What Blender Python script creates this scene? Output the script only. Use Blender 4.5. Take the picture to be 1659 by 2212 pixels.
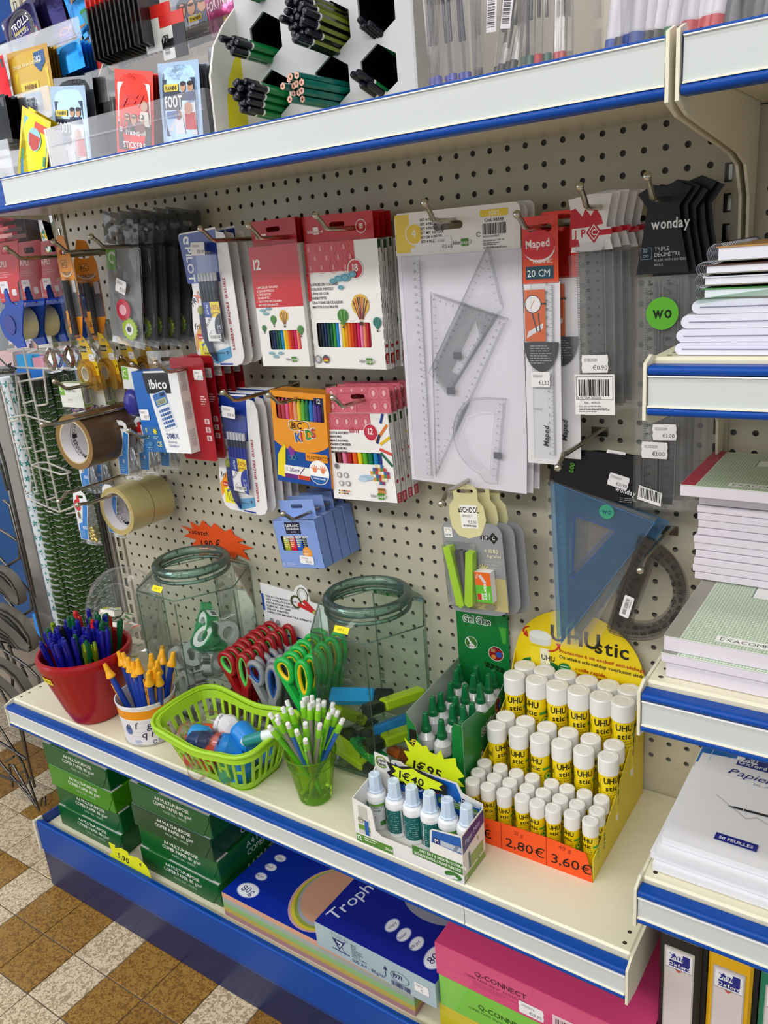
import bpy, math, random
from mathutils import Vector, Matrix, geometry
from math import pi, sin, cos, radians
for o in list(bpy.data.objects): bpy.data.objects.remove(o)
S = bpy.context.scene
COL = S.collection
R = random.Random(7)
V = Vector
# ------------------------------------------------------------------ camera
CW, CH, FPX = 1659.0, 2212.0, 1743.341
CP = V((0.24308, -1.02780, 1.24700))
def cam_axes(yaw, pitch, roll):
    f = V((sin(yaw)*cos(pitch), cos(yaw)*cos(pitch), sin(pitch)))
    r = f.cross(V((0, 0, 1))).normalized(); u = r.cross(f)
    return r*cos(roll)+u*sin(roll), u*cos(roll)-r*sin(roll), f
CR, CU, CF = cam_axes(-0.620853, -0.311002, -0.0847863)
cd = bpy.data.cameras.new('camera'); cam = bpy.data.objects.new('camera', cd); COL.objects.link(cam)
cd.sensor_fit = 'HORIZONTAL'; cd.sensor_width = 36.0; cd.lens = FPX/CW*36.0; cd.clip_start = .02; cd.clip_end = 60
cam.matrix_world = Matrix(((CR.x, CU.x, -CF.x, CP.x), (CR.y, CU.y, -CF.y, CP.y), (CR.z, CU.z, -CF.z, CP.z), (0, 0, 0, 1)))
S.camera = cam
def ray(x, y): return CR*((x-CW/2)/FPX)-CU*((y-CH/2)/FPX)+CF
def at(x, y, Y): d = ray(x, y); return CP+d*((Y-CP.y)/d.y)      # point of the photograph on the plane y = Y (parallel to the pegboard)
def atz(x, y, Z): d = ray(x, y); return CP+d*((Z-CP.z)/d.z)     # point of the photograph on the level z = Z
def atx(x, y, X): d = ray(x, y); return CP+d*((X-CP.x)/d.x)
# ------------------------------------------------------------------ light
w = bpy.data.worlds.new('shop_air'); S.world = w; w.use_nodes = True
w.node_tree.nodes['Background'].inputs[0].default_value = (.93, .96, 1, 1); w.node_tree.nodes['Background'].inputs[1].default_value = .62
def area(name, loc, rot, sx, sy, power, col=(1, 1, 1)):
    l = bpy.data.lights.new(name, 'AREA'); l.shape = 'RECTANGLE'; l.size = sx; l.size_y = sy; l.energy = power; l.color = col
    o = bpy.data.objects.new(name, l); o.location = loc; o.rotation_euler = rot; COL.objects.link(o); return o
area('ceiling_or_fill_tube', (-.4, -1.12, 2.85), (0, 0, 0), 4.6, .22, 30, (1, .985, .95))
area('ceiling_or_fill_tube', (-.4, -3.0, 2.85), (radians(25), 0, 0), 4.6, .35, 105, (1, .985, .95))  # unseen fill lamp, added to brighten the area under the upper shelf
area('shop_window', (-3.6, -2.6, 1.7), (radians(80), 0, radians(-55)), 2.2, 2.0, 36, (.86, .93, 1))
area('ceiling_or_fill_tube', (-2.2, 1.3, 2.8), (0, 0, 0), 3.0, .3, 70, (.95, .98, 1))
vs = S.view_settings; vs.view_transform = 'Standard'; vs.look = 'None'; vs.gamma = 1; vs.use_curve_mapping = False; vs.exposure = -.34
# ------------------------------------------------------------------ materials
def lin(h):
    h = h.lstrip('#'); c = [int(h[i:i+2], 16)/255 for i in (0, 2, 4)]
    return tuple(x/12.92 if x <= .04045 else ((x+.055)/1.055)**2.4 for x in c)+(1,)
MATS = {}
def node_mat(name):
    m = bpy.data.materials.new(name); m.use_nodes = True; n = m.node_tree; n.nodes.clear()
    out = n.nodes.new('ShaderNodeOutputMaterial'); MATS[name] = m
    return m, n, out
def opaque(name, rough, metal=0, coat=0, noise=0, bump=0, scale=60, sparkle=0, spec=.5):
    m, n, out = node_mat(name); N = n.nodes.new; L = n.links.new
    b = N('ShaderNodeBsdfPrincipled'); a = N('ShaderNodeAttribute'); a.attribute_name = 'Col'
    b.inputs['Roughness'].default_value = rough; b.inputs['Metallic'].default_value = metal; b.inputs['Coat Weight'].default_value = coat
    b.inputs['Specular IOR Level'].default_value = spec
    tc = N('ShaderNodeTexCoord'); t = N('ShaderNodeTexNoise'); t.inputs['Scale'].default_value = scale; t.inputs['Detail'].default_value = 3
    L(tc.outputs['Object'], t.inputs['Vector'])
    mp = N('ShaderNodeMapRange'); mp.inputs[3].default_value = 1-noise; mp.inputs[4].default_value = 1+noise*.3
    L(t.outputs['Fac'], mp.inputs[0])
    mx = N('ShaderNodeVectorMath'); mx.operation = 'SCALE'; L(a.outputs['Color'], mx.inputs[0]); L(mp.outputs[0], mx.inputs['Scale'])
    L(mx.outputs[0], b.inputs['Base Color'])
    if bump:
        bp = N('ShaderNodeBump'); bp.inputs['Strength'].default_value = bump; bp.inputs['Distance'].default_value = .002
        L(t.outputs['Fac'], bp.inputs['Height']); L(bp.outputs[0], b.inputs['Normal'])
    if sparkle:
        t2 = N('ShaderNodeTexNoise'); t2.inputs['Scale'].default_value = 900; L(tc.outputs['Object'], t2.inputs['Vector'])
        r = N('ShaderNodeValToRGB'); r.color_ramp.elements[0].position = .60; r.color_ramp.elements[1].position = .78
        r.color_ramp.elements[0].color = (rough, rough, rough, 1); r.color_ramp.elements[1].color = (.08, .08, .08, 1)
        L(t2.outputs['Fac'], r.inputs[0]); L(r.outputs[0], b.inputs['Roughness'])
        bp = N('ShaderNodeBump'); bp.inputs['Strength'].default_value = sparkle; bp.inputs['Distance'].default_value = .0006
        L(t2.outputs['Fac'], bp.inputs['Height']); L(bp.outputs[0], b.inputs['Normal'])
    L(b.outputs[0], out.inputs[0]); return m
def clear(name, tint, gloss=.12, diff=.05, rough=.05, dcol=(.9, .9, .9), edge=.2, wrinkle=0):
    m, n, out = node_mat(name); N = n.nodes.new; L = n.links.new
    t = N('ShaderNodeBsdfTransparent'); t.inputs[0].default_value = tint+(1,)
    g = N('ShaderNodeBsdfGlossy'); g.inputs['Roughness'].default_value = rough
    d = N('ShaderNodeBsdfDiffuse'); d.inputs[0].default_value = tuple(dcol)+(1,)
    lw = N('ShaderNodeLayerWeight'); lw.inputs[0].default_value = edge
    mp = N('ShaderNodeMapRange'); mp.inputs[3].default_value = gloss*.12; mp.inputs[4].default_value = min(1, gloss*5)
    L(lw.outputs['Fresnel'], mp.inputs[0])
    m1 = N('ShaderNodeMixShader'); m1.inputs[0].default_value = diff; L(t.outputs[0], m1.inputs[1]); L(d.outputs[0], m1.inputs[2])
    m2 = N('ShaderNodeMixShader'); L(mp.outputs[0], m2.inputs[0]); L(m1.outputs[0], m2.inputs[1]); L(g.outputs[0], m2.inputs[2])
    if wrinkle:
        tc = N('ShaderNodeTexCoord'); z = N('ShaderNodeTexNoise'); z.inputs['Scale'].default_value = wrinkle; z.inputs['Detail'].default_value = 2
        L(tc.outputs['Object'], z.inputs['Vector']); bp = N('ShaderNodeBump'); bp.inputs['Strength'].default_value = .55; bp.inputs['Distance'].default_value = .012
        L(z.outputs['Fac'], bp.inputs['Height']); L(bp.outputs[0], g.inputs['Normal'])
    L(m2.outputs[0], out.inputs[0]); return m
opaque('paper', .6, noise=.04, spec=.3); opaque('card', .38, noise=.03); opaque('gloss', .27, coat=.06, noise=.02, spec=.4); opaque('plastic', .3, noise=.03)
opaque('metal', .22, 1, noise=.15, scale=200); opaque('foil', .16, .75, noise=.2, bump=.35, scale=45); opaque('matte', .75, noise=.06)
opaque('enamel', .33, noise=.05, sparkle=.10, scale=8); opaque('bluefleck', .38, noise=.12, sparkle=.22, scale=300, spec=.25)
clear('film', (1, 1, 1), .10, .045, .12, wrinkle=22); clear('acrylic', (1, .99, 1), .10, .05, .05); clear('clearplastic', (.995, .998, 1), .12, .025, .06)
clear('glass', (.885, .945, .92), .12, .012, .03, (.6, .75, .7), .28); clear('glassrim', (.62, .80, .74), .18, .08, .03, (.35, .5, .46), .35)
clear('bluefilm', (.46, .78, .95), .12, .09, .07, (.10, .42, .78)); clear('smoke', (.80, .80, .82), .16, .05, .06, (.15, .15, .16)); clear('limecup', (.60, .85, .16), .14, .12, .05, (.45, .75, .08))
clear('amber', (.93, .74, .30), .12, .25, .06, (.75, .5, .12)); clear('bluetint', (.12, .25, .75), .12, .45, .1, (.03, .12, .55)); clear('greyfilm', (.62, .63, .64), .12, .12, .12, (.3, .31, .32), wrinkle=22)
opaque('foil2', .2, coat=.5, noise=.06, bump=.25, scale=18); opaque('amber2', .22, coat=.4, noise=.04)
clear('greentint', (.45, .85, .6), .12, .2, .06, (.15, .6, .3))
# ------------------------------------------------------------------ mesh builder
class MB:
    def __init__(s): s.v = []; s.f = []; s.c = []; s.m = []; s.s = []; s.M = None
    def add(s, vs, fs, col, mat=0, smooth=False):
        n = len(s.v); s.v += [s.M @ V(p) for p in vs] if s.M is not None else [V(p) for p in vs]
        c = col if isinstance(col, tuple) else lin(col)
        for f in fs: s.f.append([i+n for i in f]); s.c.append(c); s.m.append(mat); s.s.append(smooth)
        return s
    def box(s, a, b, col, mat=0, cols=None):
        x0, y0, z0 = a; x1, y1, z1 = b
        vs = [(x0, y0, z0), (x1, y0, z0), (x1, y1, z0), (x0, y1, z0), (x0, y0, z1), (x1, y0, z1), (x1, y1, z1), (x0, y1, z1)]
        fs = [(0, 3, 2, 1), (4, 5, 6, 7), (0, 1, 5, 4), (1, 2, 6, 5), (2, 3, 7, 6), (3, 0, 4, 7)]   # -z +z -y +x +y -x
        for i, f in enumerate(fs): s.add(vs, [f], (cols or {}).get(i, col), mat)
        return s
    def cbox(s, a, b, col, r=.001, mat=0):
        vs = []; lo, hi = V(a), V(b)
        for k in range(8):
            p = [hi[i] if k >> i & 1 else lo[i] for i in range(3)]
            for ax in range(3):
                q = [p[i]-(r if k >> i & 1 else -r) if i != ax else p[i] for i in range(3)]; vs.append(q)
        fs = []
        for ax in range(3):
            o1, o2 = [i for i in range(3) if i != ax]
            for sd in (0, 1):
                ks = [(sd << ax) | (a1 << o1) | (b1 << o2) for a1, b1 in ((0, 0), (1, 0), (1, 1), (0, 1))]
                q = [k*3+ax for k in ks]; fs.append(q if (sd == 1) == (ax != 1) else q[::-1])
        for ax in range(3):
            o1, o2 = [i for i in range(3) if i != ax]
            for a1 in (0, 1):
                for b1 in (0, 1):
                    k0 = (a1 << o1) | (b1 << o2); k1 = k0 | (1 << ax)
                    q = [k0*3+o1, k1*3+o1, k1*3+o2, k0*3+o2]
                    fs.append(q if ((a1 == b1) == (ax != 1)) else q[::-1])
        for k in range(8):
            par = bin(k).count('1') % 2; q = [k*3, k*3+1, k*3+2]; fs.append(q if par else q[::-1])
        return s.add(vs, fs, col, mat)
    def prism(s, pts, z0, z1, col, holes=(), mat=0, side=None, smooth=False):
        loops = [list(pts)]+[list(h) for h in holes]; allp = [p for l in loops for p in l]; n = len(allp)
        if holes: tris = geometry.tessellate_polygon([[V((p[0], p[1], 0)) for p in l] for l in loops])
        else: tris = [tuple(range(n))]
        vs = [(p[0], p[1], z0) for p in allp]+[(p[0], p[1], z1) for p in allp]
        top = []; bot = []
        for t in tris:
            A = sum(allp[t[i]][0]*allp[t[(i+1) % len(t)]][1]-allp[t[(i+1) % len(t)]][0]*allp[t[i]][1] for i in range(len(t)))
            t = tuple(t) if A > 0 else tuple(t)[::-1]
            top.append([i+n for i in t]); bot.append(list(t)[::-1])
        s.add(vs, top+bot, col, mat)
        o = 0; fs = []
        for li, l in enumerate(loops):
            k = len(l); A = sum(l[i][0]*l[(i+1) % k][1]-l[(i+1) % k][0]*l[i][1] for i in range(k)); fl = (A > 0) == (li == 0)
            for i in range(k):
                a, b = o+i, o+(i+1) % k; q = [a, b, b+n, a+n]; fs.append(q if fl else q[::-1])
            o += k
        return s.add(vs, fs, side or col, mat, smooth)
    def tube(s, path, r, col, n=8, closed=False, mat=0, caps=True):
        path = [V(p) for p in path]; k = len(path); vs = []; up = None
        rs = r if isinstance(r, (list, tuple)) else [r]*k
        for i, p in enumerate(path):
            a = path[(i-1) % k] if (i or closed) else p; b = path[(i+1) % k] if (i < k-1 or closed) else p
            t = (b-a); t = t.normalized() if t.length > 1e-9 else V((0, 0, 1))
            if up is None: up = t.orthogonal().normalized()
            up = up-t*up.dot(t); up = up.normalized() if up.length > 1e-6 else t.orthogonal().normalized(); w2 = t.cross(up)
            for j in range(n): an = 2*pi*j/n; vs.append(p+(up*cos(an)+w2*sin(an))*rs[i])
        fs = []
        for i in range(k if closed else k-1):
            for j in range(n):
                a, b = i*n+j, i*n+(j+1) % n; c, d = ((i+1) % k)*n+(j+1) % n, ((i+1) % k)*n+j; fs.append((a, b, c, d))
        s.add(vs, fs, col, mat, True)
        if caps and not closed: s.add(vs, [list(range(n))[::-1], list(range((k-1)*n, k*n))], col, mat)
        return s
    def lathe(s, prof, n, col, cols=None, mat=0, smooth=True, caps=True):
        vs = []
        for r, z in prof:
            for j in range(n): a = 2*pi*j/n; vs.append((r*cos(a), r*sin(a), z))
        for i in range(len(prof)-1):
            fs = [(i*n+j, i*n+(j+1) % n, (i+1)*n+(j+1) % n, (i+1)*n+j) for j in range(n)]
            s.add(vs, fs, (cols or {}).get(i, col), mat, smooth)
        if caps:
            if prof[0][0] > 1e-6: s.add(vs[:n], [list(range(n))[::-1]], (cols or {}).get('b', col), mat)
            if prof[-1][0] > 1e-6: s.add(vs[-n:], [list(range(n))], (cols or {}).get('t', col), mat)
        return s
    def sphere(s, c, r, col, n=10, k=6, mat=0):
        vs = []; r = r if isinstance(r, tuple) else (r, r, r)
        for i in range(k+1):
            t = pi*i/k
            for j in range(n): a = 2*pi*j/n; vs.append((c[0]+r[0]*sin(t)*cos(a), c[1]+r[1]*sin(t)*sin(a), c[2]-r[2]*cos(t)))
        return s.add(vs, [(i*n+j, i*n+(j+1) % n, (i+1)*n+(j+1) % n, (i+1)*n+j) for i in range(k) for j in range(n)], col, mat, True)
    def grid(s, fn, nu, nv, col, mat=0, smooth=True):
        vs = [fn(i/nu, j/nv) for j in range(nv+1) for i in range(nu+1)]; w_ = nu+1
        return s.add(vs, [(j*w_+i, j*w_+i+1, (j+1)*w_+i+1, (j+1)*w_+i) for j in range(nv) for i in range(nu)], col, mat, smooth)
    def mesh(s, name, mats):
        me = bpy.data.meshes.new(name); me.from_pydata([tuple(p) for p in s.v], [], s.f)
        for m in ([mats] if isinstance(mats, str) else mats): me.materials.append(MATS[m])
        me.polygons.foreach_set('material_index', s.m); me.polygons.foreach_set('use_smooth', s.s)
        ca = me.color_attributes.new('Col', 'FLOAT_COLOR', 'CORNER'); buf = []
        for f, c in zip(s.f, s.c): buf.extend(c*len(f))
        ca.data.foreach_set('color', buf); me.update(); return me
    def build(s, name, parent=None, mats='plastic', M=None, label=None, kind=None):
        o = bpy.data.objects.new(name, s.mesh(name, mats)); COL.objects.link(o)
        if parent: o.parent = parent
        if M is not None: o.matrix_basis = M
        if label: o['label'] = label
        if kind: o['kind'] = kind
        return o
def rrect(x0, y0, x1, y1, r, n=4):
    r = r if isinstance(r, (list, tuple)) else [r]*4; out = []
    for (cx, cy, a0, rr) in ((x1-r[0], y0+r[0], -90, r[0]), (x1-r[1], y1-r[1], 0, r[1]), (x0+r[2], y1-r[2], 90, r[2]), (x0+r[3], y0+r[3], 180, r[3])):
        if rr <= 0: out.append((cx, cy)); continue
        for i in range(n+1): a = radians(a0+90*i/n); out.append((cx+rr*cos(a), cy+rr*sin(a)))
    return out
def ell(cx, cy, rx, ry=None, n=24, a0=0, a1=360):
    ry = rx if ry is None else ry
    return [(cx+rx*cos(radians(a0+(a1-a0)*i/n)), cy+ry*sin(radians(a0+(a1-a0)*i/n))) for i in range(n if a1-a0 >= 360 else n+1)]
def star(cx, cy, ro, ri, n, ry=1, rot=0):
    return [(cx+(ro if i % 2 == 0 else ri)*cos(rot+pi*i/n), cy+ry*(ro if i % 2 == 0 else ri)*sin(rot+pi*i/n)) for i in range(2*n)]
# ------------------------------------------------------------------ lettering
CHARS = "ABCDEFGHIJKLMNOPQRSTUVWXYZabcdefghijklmnopqrstuvwxyz0123456789.,:;-+/&%!?()'=_<>|#*@°®²€éèàâêôûçñüÁÉÀÈÇÜ·•$"
GL = {}
def load_glyphs():
    tmp = []
    for bold in (0, 1):
        for ch in CHARS:
            cu = bpy.data.curves.new('g', 'FONT'); cu.body = ch; cu.resolution_u = 2; cu.offset = .022*bold; cu.fill_mode = 'FRONT'
            o = bpy.data.objects.new('g', cu); COL.objects.link(o); tmp.append((bold, ch, o))
    bpy.context.view_layer.update(); dg = bpy.context.evaluated_depsgraph_get()
    for bold, ch, o in tmp:
        e = o.evaluated_get(dg); me = e.to_mesh()
        vs = [tuple(v.co) for v in me.vertices]; fs = [tuple(p.vertices) for p in me.polygons]
        xs = [v[0] for v in vs] or [0, .2]
        GL[bold, ch] = (vs, fs, min(xs), max(xs)); e.to_mesh_clear()
    for _, _, o in tmp:
        c = o.data; bpy.data.objects.remove(o); bpy.data.curves.remove(c)
load_glyphs()
class Art(MB):
    """flat print, drawn in millimetres on the plane of a face; every stroke lies a hair above the one before"""
    def __init__(s, z=.0001, step=.00003): super().__init__(); s.z = z; s.st = step; s.w = None
    def put(s, pts, fs, col):
        s.z += s.st; z = s.z; P = [(x*.001, y*.001, z) for x, y in pts]
        if s.w: P = [s.w(*p) for p in P]
        return s.add(P, fs, col)
    def poly(s, pts, col):
        if len(pts) > 4:
            t = geometry.tessellate_polygon([[V((p[0], p[1], 0)) for p in pts]]); fs = []
            for q in t:
                A = sum(pts[q[i]][0]*pts[q[(i+1) % 3]][1]-pts[q[(i+1) % 3]][0]*pts[q[i]][1] for i in range(3)); fs.append(q if A > 0 else q[::-1])
        else: fs = [tuple(range(len(pts)))]
        return s.put(pts, fs, col)
    def rect(s, x, y, w, h, col, n=1):
        pts = [(x+w*i/n, y) for i in range(n+1)]+[(x+w*i/n, y+h) for i in range(n+1)]
        return s.put(pts, [(i, i+1, n+2+i, n+1+i) for i in range(n)], col)
    def rr(s, x, y, w, h, r, col): return s.poly(rrect(x, y, x+w, y+h, r, 3), col)
    def disc(s, cx, cy, rx, col, ry=None, n=20): return s.poly(ell(cx, cy, rx, ry, n), col)
    def ring(s, cx, cy, r0, r1, col, n=24, a0=0, a1=360, k=1):
        a = [radians(a0+(a1-a0)*i/n) for i in range(n+1)]
        pts = [(cx+r0*cos(t), cy+k*r0*sin(t)) for t in a]+[(cx+r1*cos(t), cy+k*r1*sin(t)) for t in a]; m = n+1
        return s.put(pts, [(i, m+i, m+i+1, i+1) for i in range(n)], col)
    def line(s, pts, w, col):
        s.z += s.st; z = s.z
        for a, b in zip(pts, pts[1:]):
            d = V((b[0]-a[0], b[1]-a[1])); 
            if d.length < 1e-6: continue
            d.normalize(); nx, ny = -d.y*w/2, d.x*w/2; ex, ey = d.x*w*.3, d.y*w*.3
            q = [(a[0]-nx-ex, a[1]-ny-ey), (b[0]-nx+ex, b[1]-ny+ey), (b[0]+nx+ex, b[1]+ny+ey), (a[0]+nx-ex, a[1]+ny-ey)]
            P = [(x*.001, y*.001, z) for x, y in q]
            s.add([s.w(*p) for p in P] if s.w else P, [(0, 1, 2, 3)], col)
        return s
    def text(s, t, x, y, h, col, bold=0, al='l', rot=0, sx=1, shear=0, jit=0, gap=.07):
        k = h/.73; pen = 0; items = []
        for ch in t:
            if ch == ' ' or (bold, ch) not in GL: pen += .30; continue
            vs, fs, a, b = GL[bold, ch]; items.append((vs, fs, pen-a)); pen += b-a+gap
        tw = (pen-gap)*k*sx; off = {'l': 0, 'c': -tw/2, 'r': -tw}[al]; ca, sa = cos(radians(rot)), sin(radians(rot))
        s.z += s.st; z = s.z; c = lin(col)
        for vs, fs, px in items:
            jr = R.uniform(-jit, jit); jy = R.uniform(-jit, jit)*h*.6; P = []
            for v in vs:
                vx, vy = v[0], v[1]
                if jit: vx, vy = vx*cos(jr)-vy*sin(jr), vx*sin(jr)+vy*cos(jr)
                X = (vx+px+vy*shear)*k*sx+off; Y = vy*k+jy
                P.append(((x+X*ca-Y*sa)*.001, (y+X*sa+Y*ca)*.001, z))
            s.add([s.w(*p) for p in P] if s.w else P, fs, c)
        return s
    def para(s, x, y, w, n, lh, col, t=.45, seed=1):
        rr_ = random.Random(seed)                                   # lines of print too small to read
        for i in range(n):
            px = x; end = x+w*(rr_.uniform(.7, 1) if i < n-1 else .6)
            while px < end-1:
                l = min(rr_.uniform(1.5, 5)*lh*.5, end-px); s.z -= s.st*(0 if px == x else 1); s.rect(px, y-i*lh, l, lh*t, col); px += l+lh*.35
        return s
    def barcode(s, x, y, w, h, col='#181818', bg='#F4F4F2', seed=3):
        if bg: s.rect(x-1, y-1, w+2, h+2, bg)
        rr_ = random.Random(seed); px = x; z = None
        while px < x+w:
            b = rr_.choice((.012, .02, .03, .04))*w
            s.rect(px, y, min(b, x+w-px), h, col); s.z -= s.st; px += b+rr_.choice((.012, .02, .03))*w
        s.z += s.st; return s
    def halo(s, t, x, y, h, c0, c1, d=.8, **k):
        for dx, dy in ((-d, -d), (-d, d), (d, -d), (d, d), (0, d), (0, -d)): s.text(t, x+dx, y+dy, h, c0, 1, **k)
        return s.text(t, x, y, h, c1, 1, **k)
    def tag(s, x, y, w, h, code, price, rot=0, al=.5):                      # white price-gun label
        ca, sa = cos(radians(rot)), sin(radians(rot)); q = lambda a, b: (x+a*ca-b*sa, y+a*sa+b*ca)
        s.poly([q(1, 0), q(w-1, 0), q(w, h*.3), q(w-.8, h*.5), q(w, h*.7), q(w-1, h), q(1, h), q(0, h*.7), q(.8, h*.5), q(0, h*.3)], '#F1EFF2')
        s.text(code, *q(w*.12, h*.62), h*.2, '#55505E', rot=rot, sx=w*.76/(max(1, len(code))*h*.2*.95))
        s.text(price, *q(w*.42, h*.16), h*.27, '#3C3846', rot=rot); return s
# ------------------------------------------------------------------ scene objects
def thing(name, label, cat, M=None, group=None):
    o = bpy.data.objects.new(name, None); COL.objects.link(o); o.empty_display_size = .02
    if M is not None: o.matrix_basis = M
    return tag(o, label, cat, group)
def tag(o, label, cat, group=None):
    o['label'] = label; o['category'] = cat
    if group: o['group'] = group
    return o
def dup(root, M, label=None, skip=()):
    r = root.copy(); COL.objects.link(r); r.matrix_basis = M
    if label: r['label'] = label
    for c in [c for c in root.children if c.name.split('.')[0] not in skip]:
        d = c.copy(); COL.objects.link(d); d.parent = r
        for g in c.children: e = g.copy(); COL.objects.link(e); e.parent = d
    return r
def frame(o, x, y):                                               # origin, direction of local x, rough direction of local y
    x = V(x).normalized(); y = V(y); z = x.cross(y).normalized(); y = z.cross(x); o = V(o)
    return Matrix(((x.x, y.x, z.x, o.x), (x.y, y.y, z.y, o.y), (x.z, y.z, z.z, o.z), (0, 0, 0, 1)))
def hung(TL, BL, Y, dz=0):                                        # local x right, y up, z towards the aisle; origin at lower left
    a, b = at(*TL, Y), at(*BL, Y); v = (a-b).normalized(); u = v.cross(V((0, -1, 0)))
    return frame(b, u, v), (a-b).length
def up(p, rz=0, tilt=0, tax='X'): return Matrix.Translation(p) @ Matrix.Rotation(rz, 4, 'Z') @ Matrix.Rotation(tilt, 4, tax)
def aim(p, d, spin=0): return Matrix.Translation(p) @ V(d).to_track_quat('Z', 'Y').to_matrix().to_4x4() @ Matrix.Rotation(spin, 4, 'Z')
def slot(cx, cy, w=.026, h=.007): return rrect(cx-w/2, cy-h/2, cx+w/2, cy+h/2, h/2-.0001, 3)
def rank(objs, fmt, kids_=True):                                    # labels from left to right as the photograph shows them
    key = lambda o: ((o.matrix_basis @ V((0, 0, .12)))-CP).dot(CR)/((o.matrix_basis @ V((0, 0, .12)))-CP).dot(CF)
    for i, o in enumerate(sorted(objs, key=key)): o['label'] = fmt % ORD[i]
ORD = ['first', 'second', 'third', 'fourth', 'fifth', 'sixth', 'seventh', 'eighth', 'ninth', 'tenth', 'eleventh', 'twelfth', 'thirteenth', 'fourteenth', 'fifteenth', 'sixteenth', 'seventeenth', 'eighteenth', 'nineteenth', 'twentieth']+['twenty-'+k for k in ('first', 'second', 'third', 'fourth', 'fifth', 'sixth', 'seventh', 'eighth', 'ninth')]+['thirtieth']+['thirty-'+k for k in ('first', 'second', 'third', 'fourth', 'fifth', 'sixth', 'seventh', 'eighth')]
# ================================================================== SETTING
def structure(o): o['kind'] = 'structure'; return o
floor = structure(MB().box((-4.2, -3.4, -.05), (1.6, 2.4, -.0025), '#6B6358').build('floor', None, 'matte'))
m, n, out = node_mat('tile'); b = n.nodes.new('ShaderNodeBsdfPrincipled'); b.inputs['Roughness'].default_value = .42
a = n.nodes.new('ShaderNodeAttribute'); a.attribute_name = 'Col'; tc = n.nodes.new('ShaderNodeTexCoord')
t = n.nodes.new('ShaderNodeTexNoise'); t.inputs['Scale'].default_value = 135; t.inputs['Detail'].default_value = 1.5; t.inputs['Distortion'].default_value = 1.6
oi = n.nodes.new('ShaderNodeNewGeometry'); n.links.new(oi.outputs['Position'], t.inputs['Vector'])
rp = n.nodes.new('ShaderNodeValToRGB'); rp.color_ramp.elements[0].position = .44; rp.color_ramp.elements[1].position = .52
rp.color_ramp.elements[0].color = (.42, .34, .26, 1); rp.color_ramp.elements[1].color = (1, 1, 1, 1); n.links.new(t.outputs['Fac'], rp.inputs[0])
mx = n.nodes.new('ShaderNodeMix'); mx.data_type = 'RGBA'; mx.blend_type = 'MULTIPLY'; mx.inputs[0].default_value = .8
n.links.new(a.outputs['Color'], mx.inputs[6]); n.links.new(rp.outputs[0], mx.inputs[7]); n.links.new(mx.outputs[2], b.inputs['Base Color']); n.links.new(b.outputs[0], out.inputs[0])
tm = []
for c in ('#A07834', '#DCCBAC', '#D2C2A6', '#966E2E'): tm.append(MB().cbox((.0012, .0012, -.006), (.0988, .0988, 0), c, .0008).mesh('tile', 'tile'))
far = MB()
for i in range(-24, 18):
    for j in range(-22, 16):
        x, y = -.8305+.1*i, -.405+.1*j
        brown = (i-1) % 3 != 0 and (j-1) % 3 != 0 if j < 1 else (i-1) % 3 != 0 and j % 3 != 1
        k = (0 if R.random() < .7 else 3) if brown else (1 if R.random() < .6 else 2)
        if -2.0 < x < -.35 and -.75 < y < .25 and not (y > -.3 and x > -1.22):
            o = bpy.data.objects.new('tile', tm[k]); COL.objects.link(o); o.parent = floor; o.location = (x, y, 0)
        else: far.box((x+.0012, y+.0012, -.004), (x+.0988, y+.0988, 0), ('#A07834', '#DCCBAC', '#D2C2A6', '#966E2E')[k])
far.build('distant_tiles', floor, 'tile', kind='stuff')
structure(MB().box((-4.3, 2.3, 0), (1.6, 2.4, 3), '#C9D6E4').build('wall_back', None, 'matte'))
structure(MB().box((-4.3, -3.4, 0), (-4.2, 2.4, 3), '#D9D8D2').build('wall_left', None, 'matte'))
structure(MB().box((-4.3, -3.4, 2.95), (1.6, 2.4, 3.05), '#E8E8E4').build('ceiling', None, 'matte'))
CREAM = '#E4DEC4'; BLUE = '#0548A4'
# perforated back panels: real holes
def perf(name, x0, x1, z0, z1, cols, rows, label, parent=None):
    mb = MB(); xs, zs = cols, rows; p = .0125; hr = .0038; nn = 12
    X0, X1, Z0, Z1 = xs[0]-p, xs[-1]+p, zs[-1]-p, zs[0]+p
    for cx in xs:
        for cz in zs:
            vs = []; 
            for k in range(nn):
                an = 2*pi*k/nn+pi/nn; cxx, czz = cos(an), sin(an); s_ = p/max(abs(cxx), abs(czz))
                vs.append((cx+(p if abs(cxx*s_) > p*.99 else abs(cxx*s_))*(1 if cxx > 0 else -1), 0, cz+(p if abs(czz*s_) > p*.99 else abs(czz*s_))*(1 if czz > 0 else -1)))
            for yy in (0, .002):
                for k in range(nn): an = 2*pi*k/nn+pi/nn; vs.append((cx+hr*cos(an), yy, cz+hr*sin(an)))
            fs = []
            for k in range(nn):
                l = (k+1) % nn; fs.append((k, l, nn+l, nn+k)); fs.append((nn+k, nn+l, 2*nn+l, 2*nn+k))
            for cn in range(4):                                     # corner triangles
                an = pi/4+cn*pi/2; vs.append((cx+p*(1 if cos(an) > 0 else -1), 0, cz+p*(1 if sin(an) > 0 else -1)))
                k = int((an-pi/nn)/(2*pi/nn)+1e-6) % nn; fs.append((k, 3*nn+cn, (k+1) % nn))
            mb.add(vs, fs, '#C9C2AE')
    for a, b in (((x0, 0, z0), (X0, .006, z1)), ((X1, 0, z0), (x1, .006, z1)), ((X0, 0, Z1), (X1, .006, z1)), ((X0, 0, z0), (X1, .006, Z0))):
        if b[0]-a[0] > 1e-4 and b[2]-a[2] > 1e-4: mb.box(a, b, '#C9C2AE')
    return mb.build(name, parent, 'enamel')
gon = thing('pegboard_wall', 'cream perforated metal back wall with rows of round holes above the lower shelf', 'pegboard')
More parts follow.
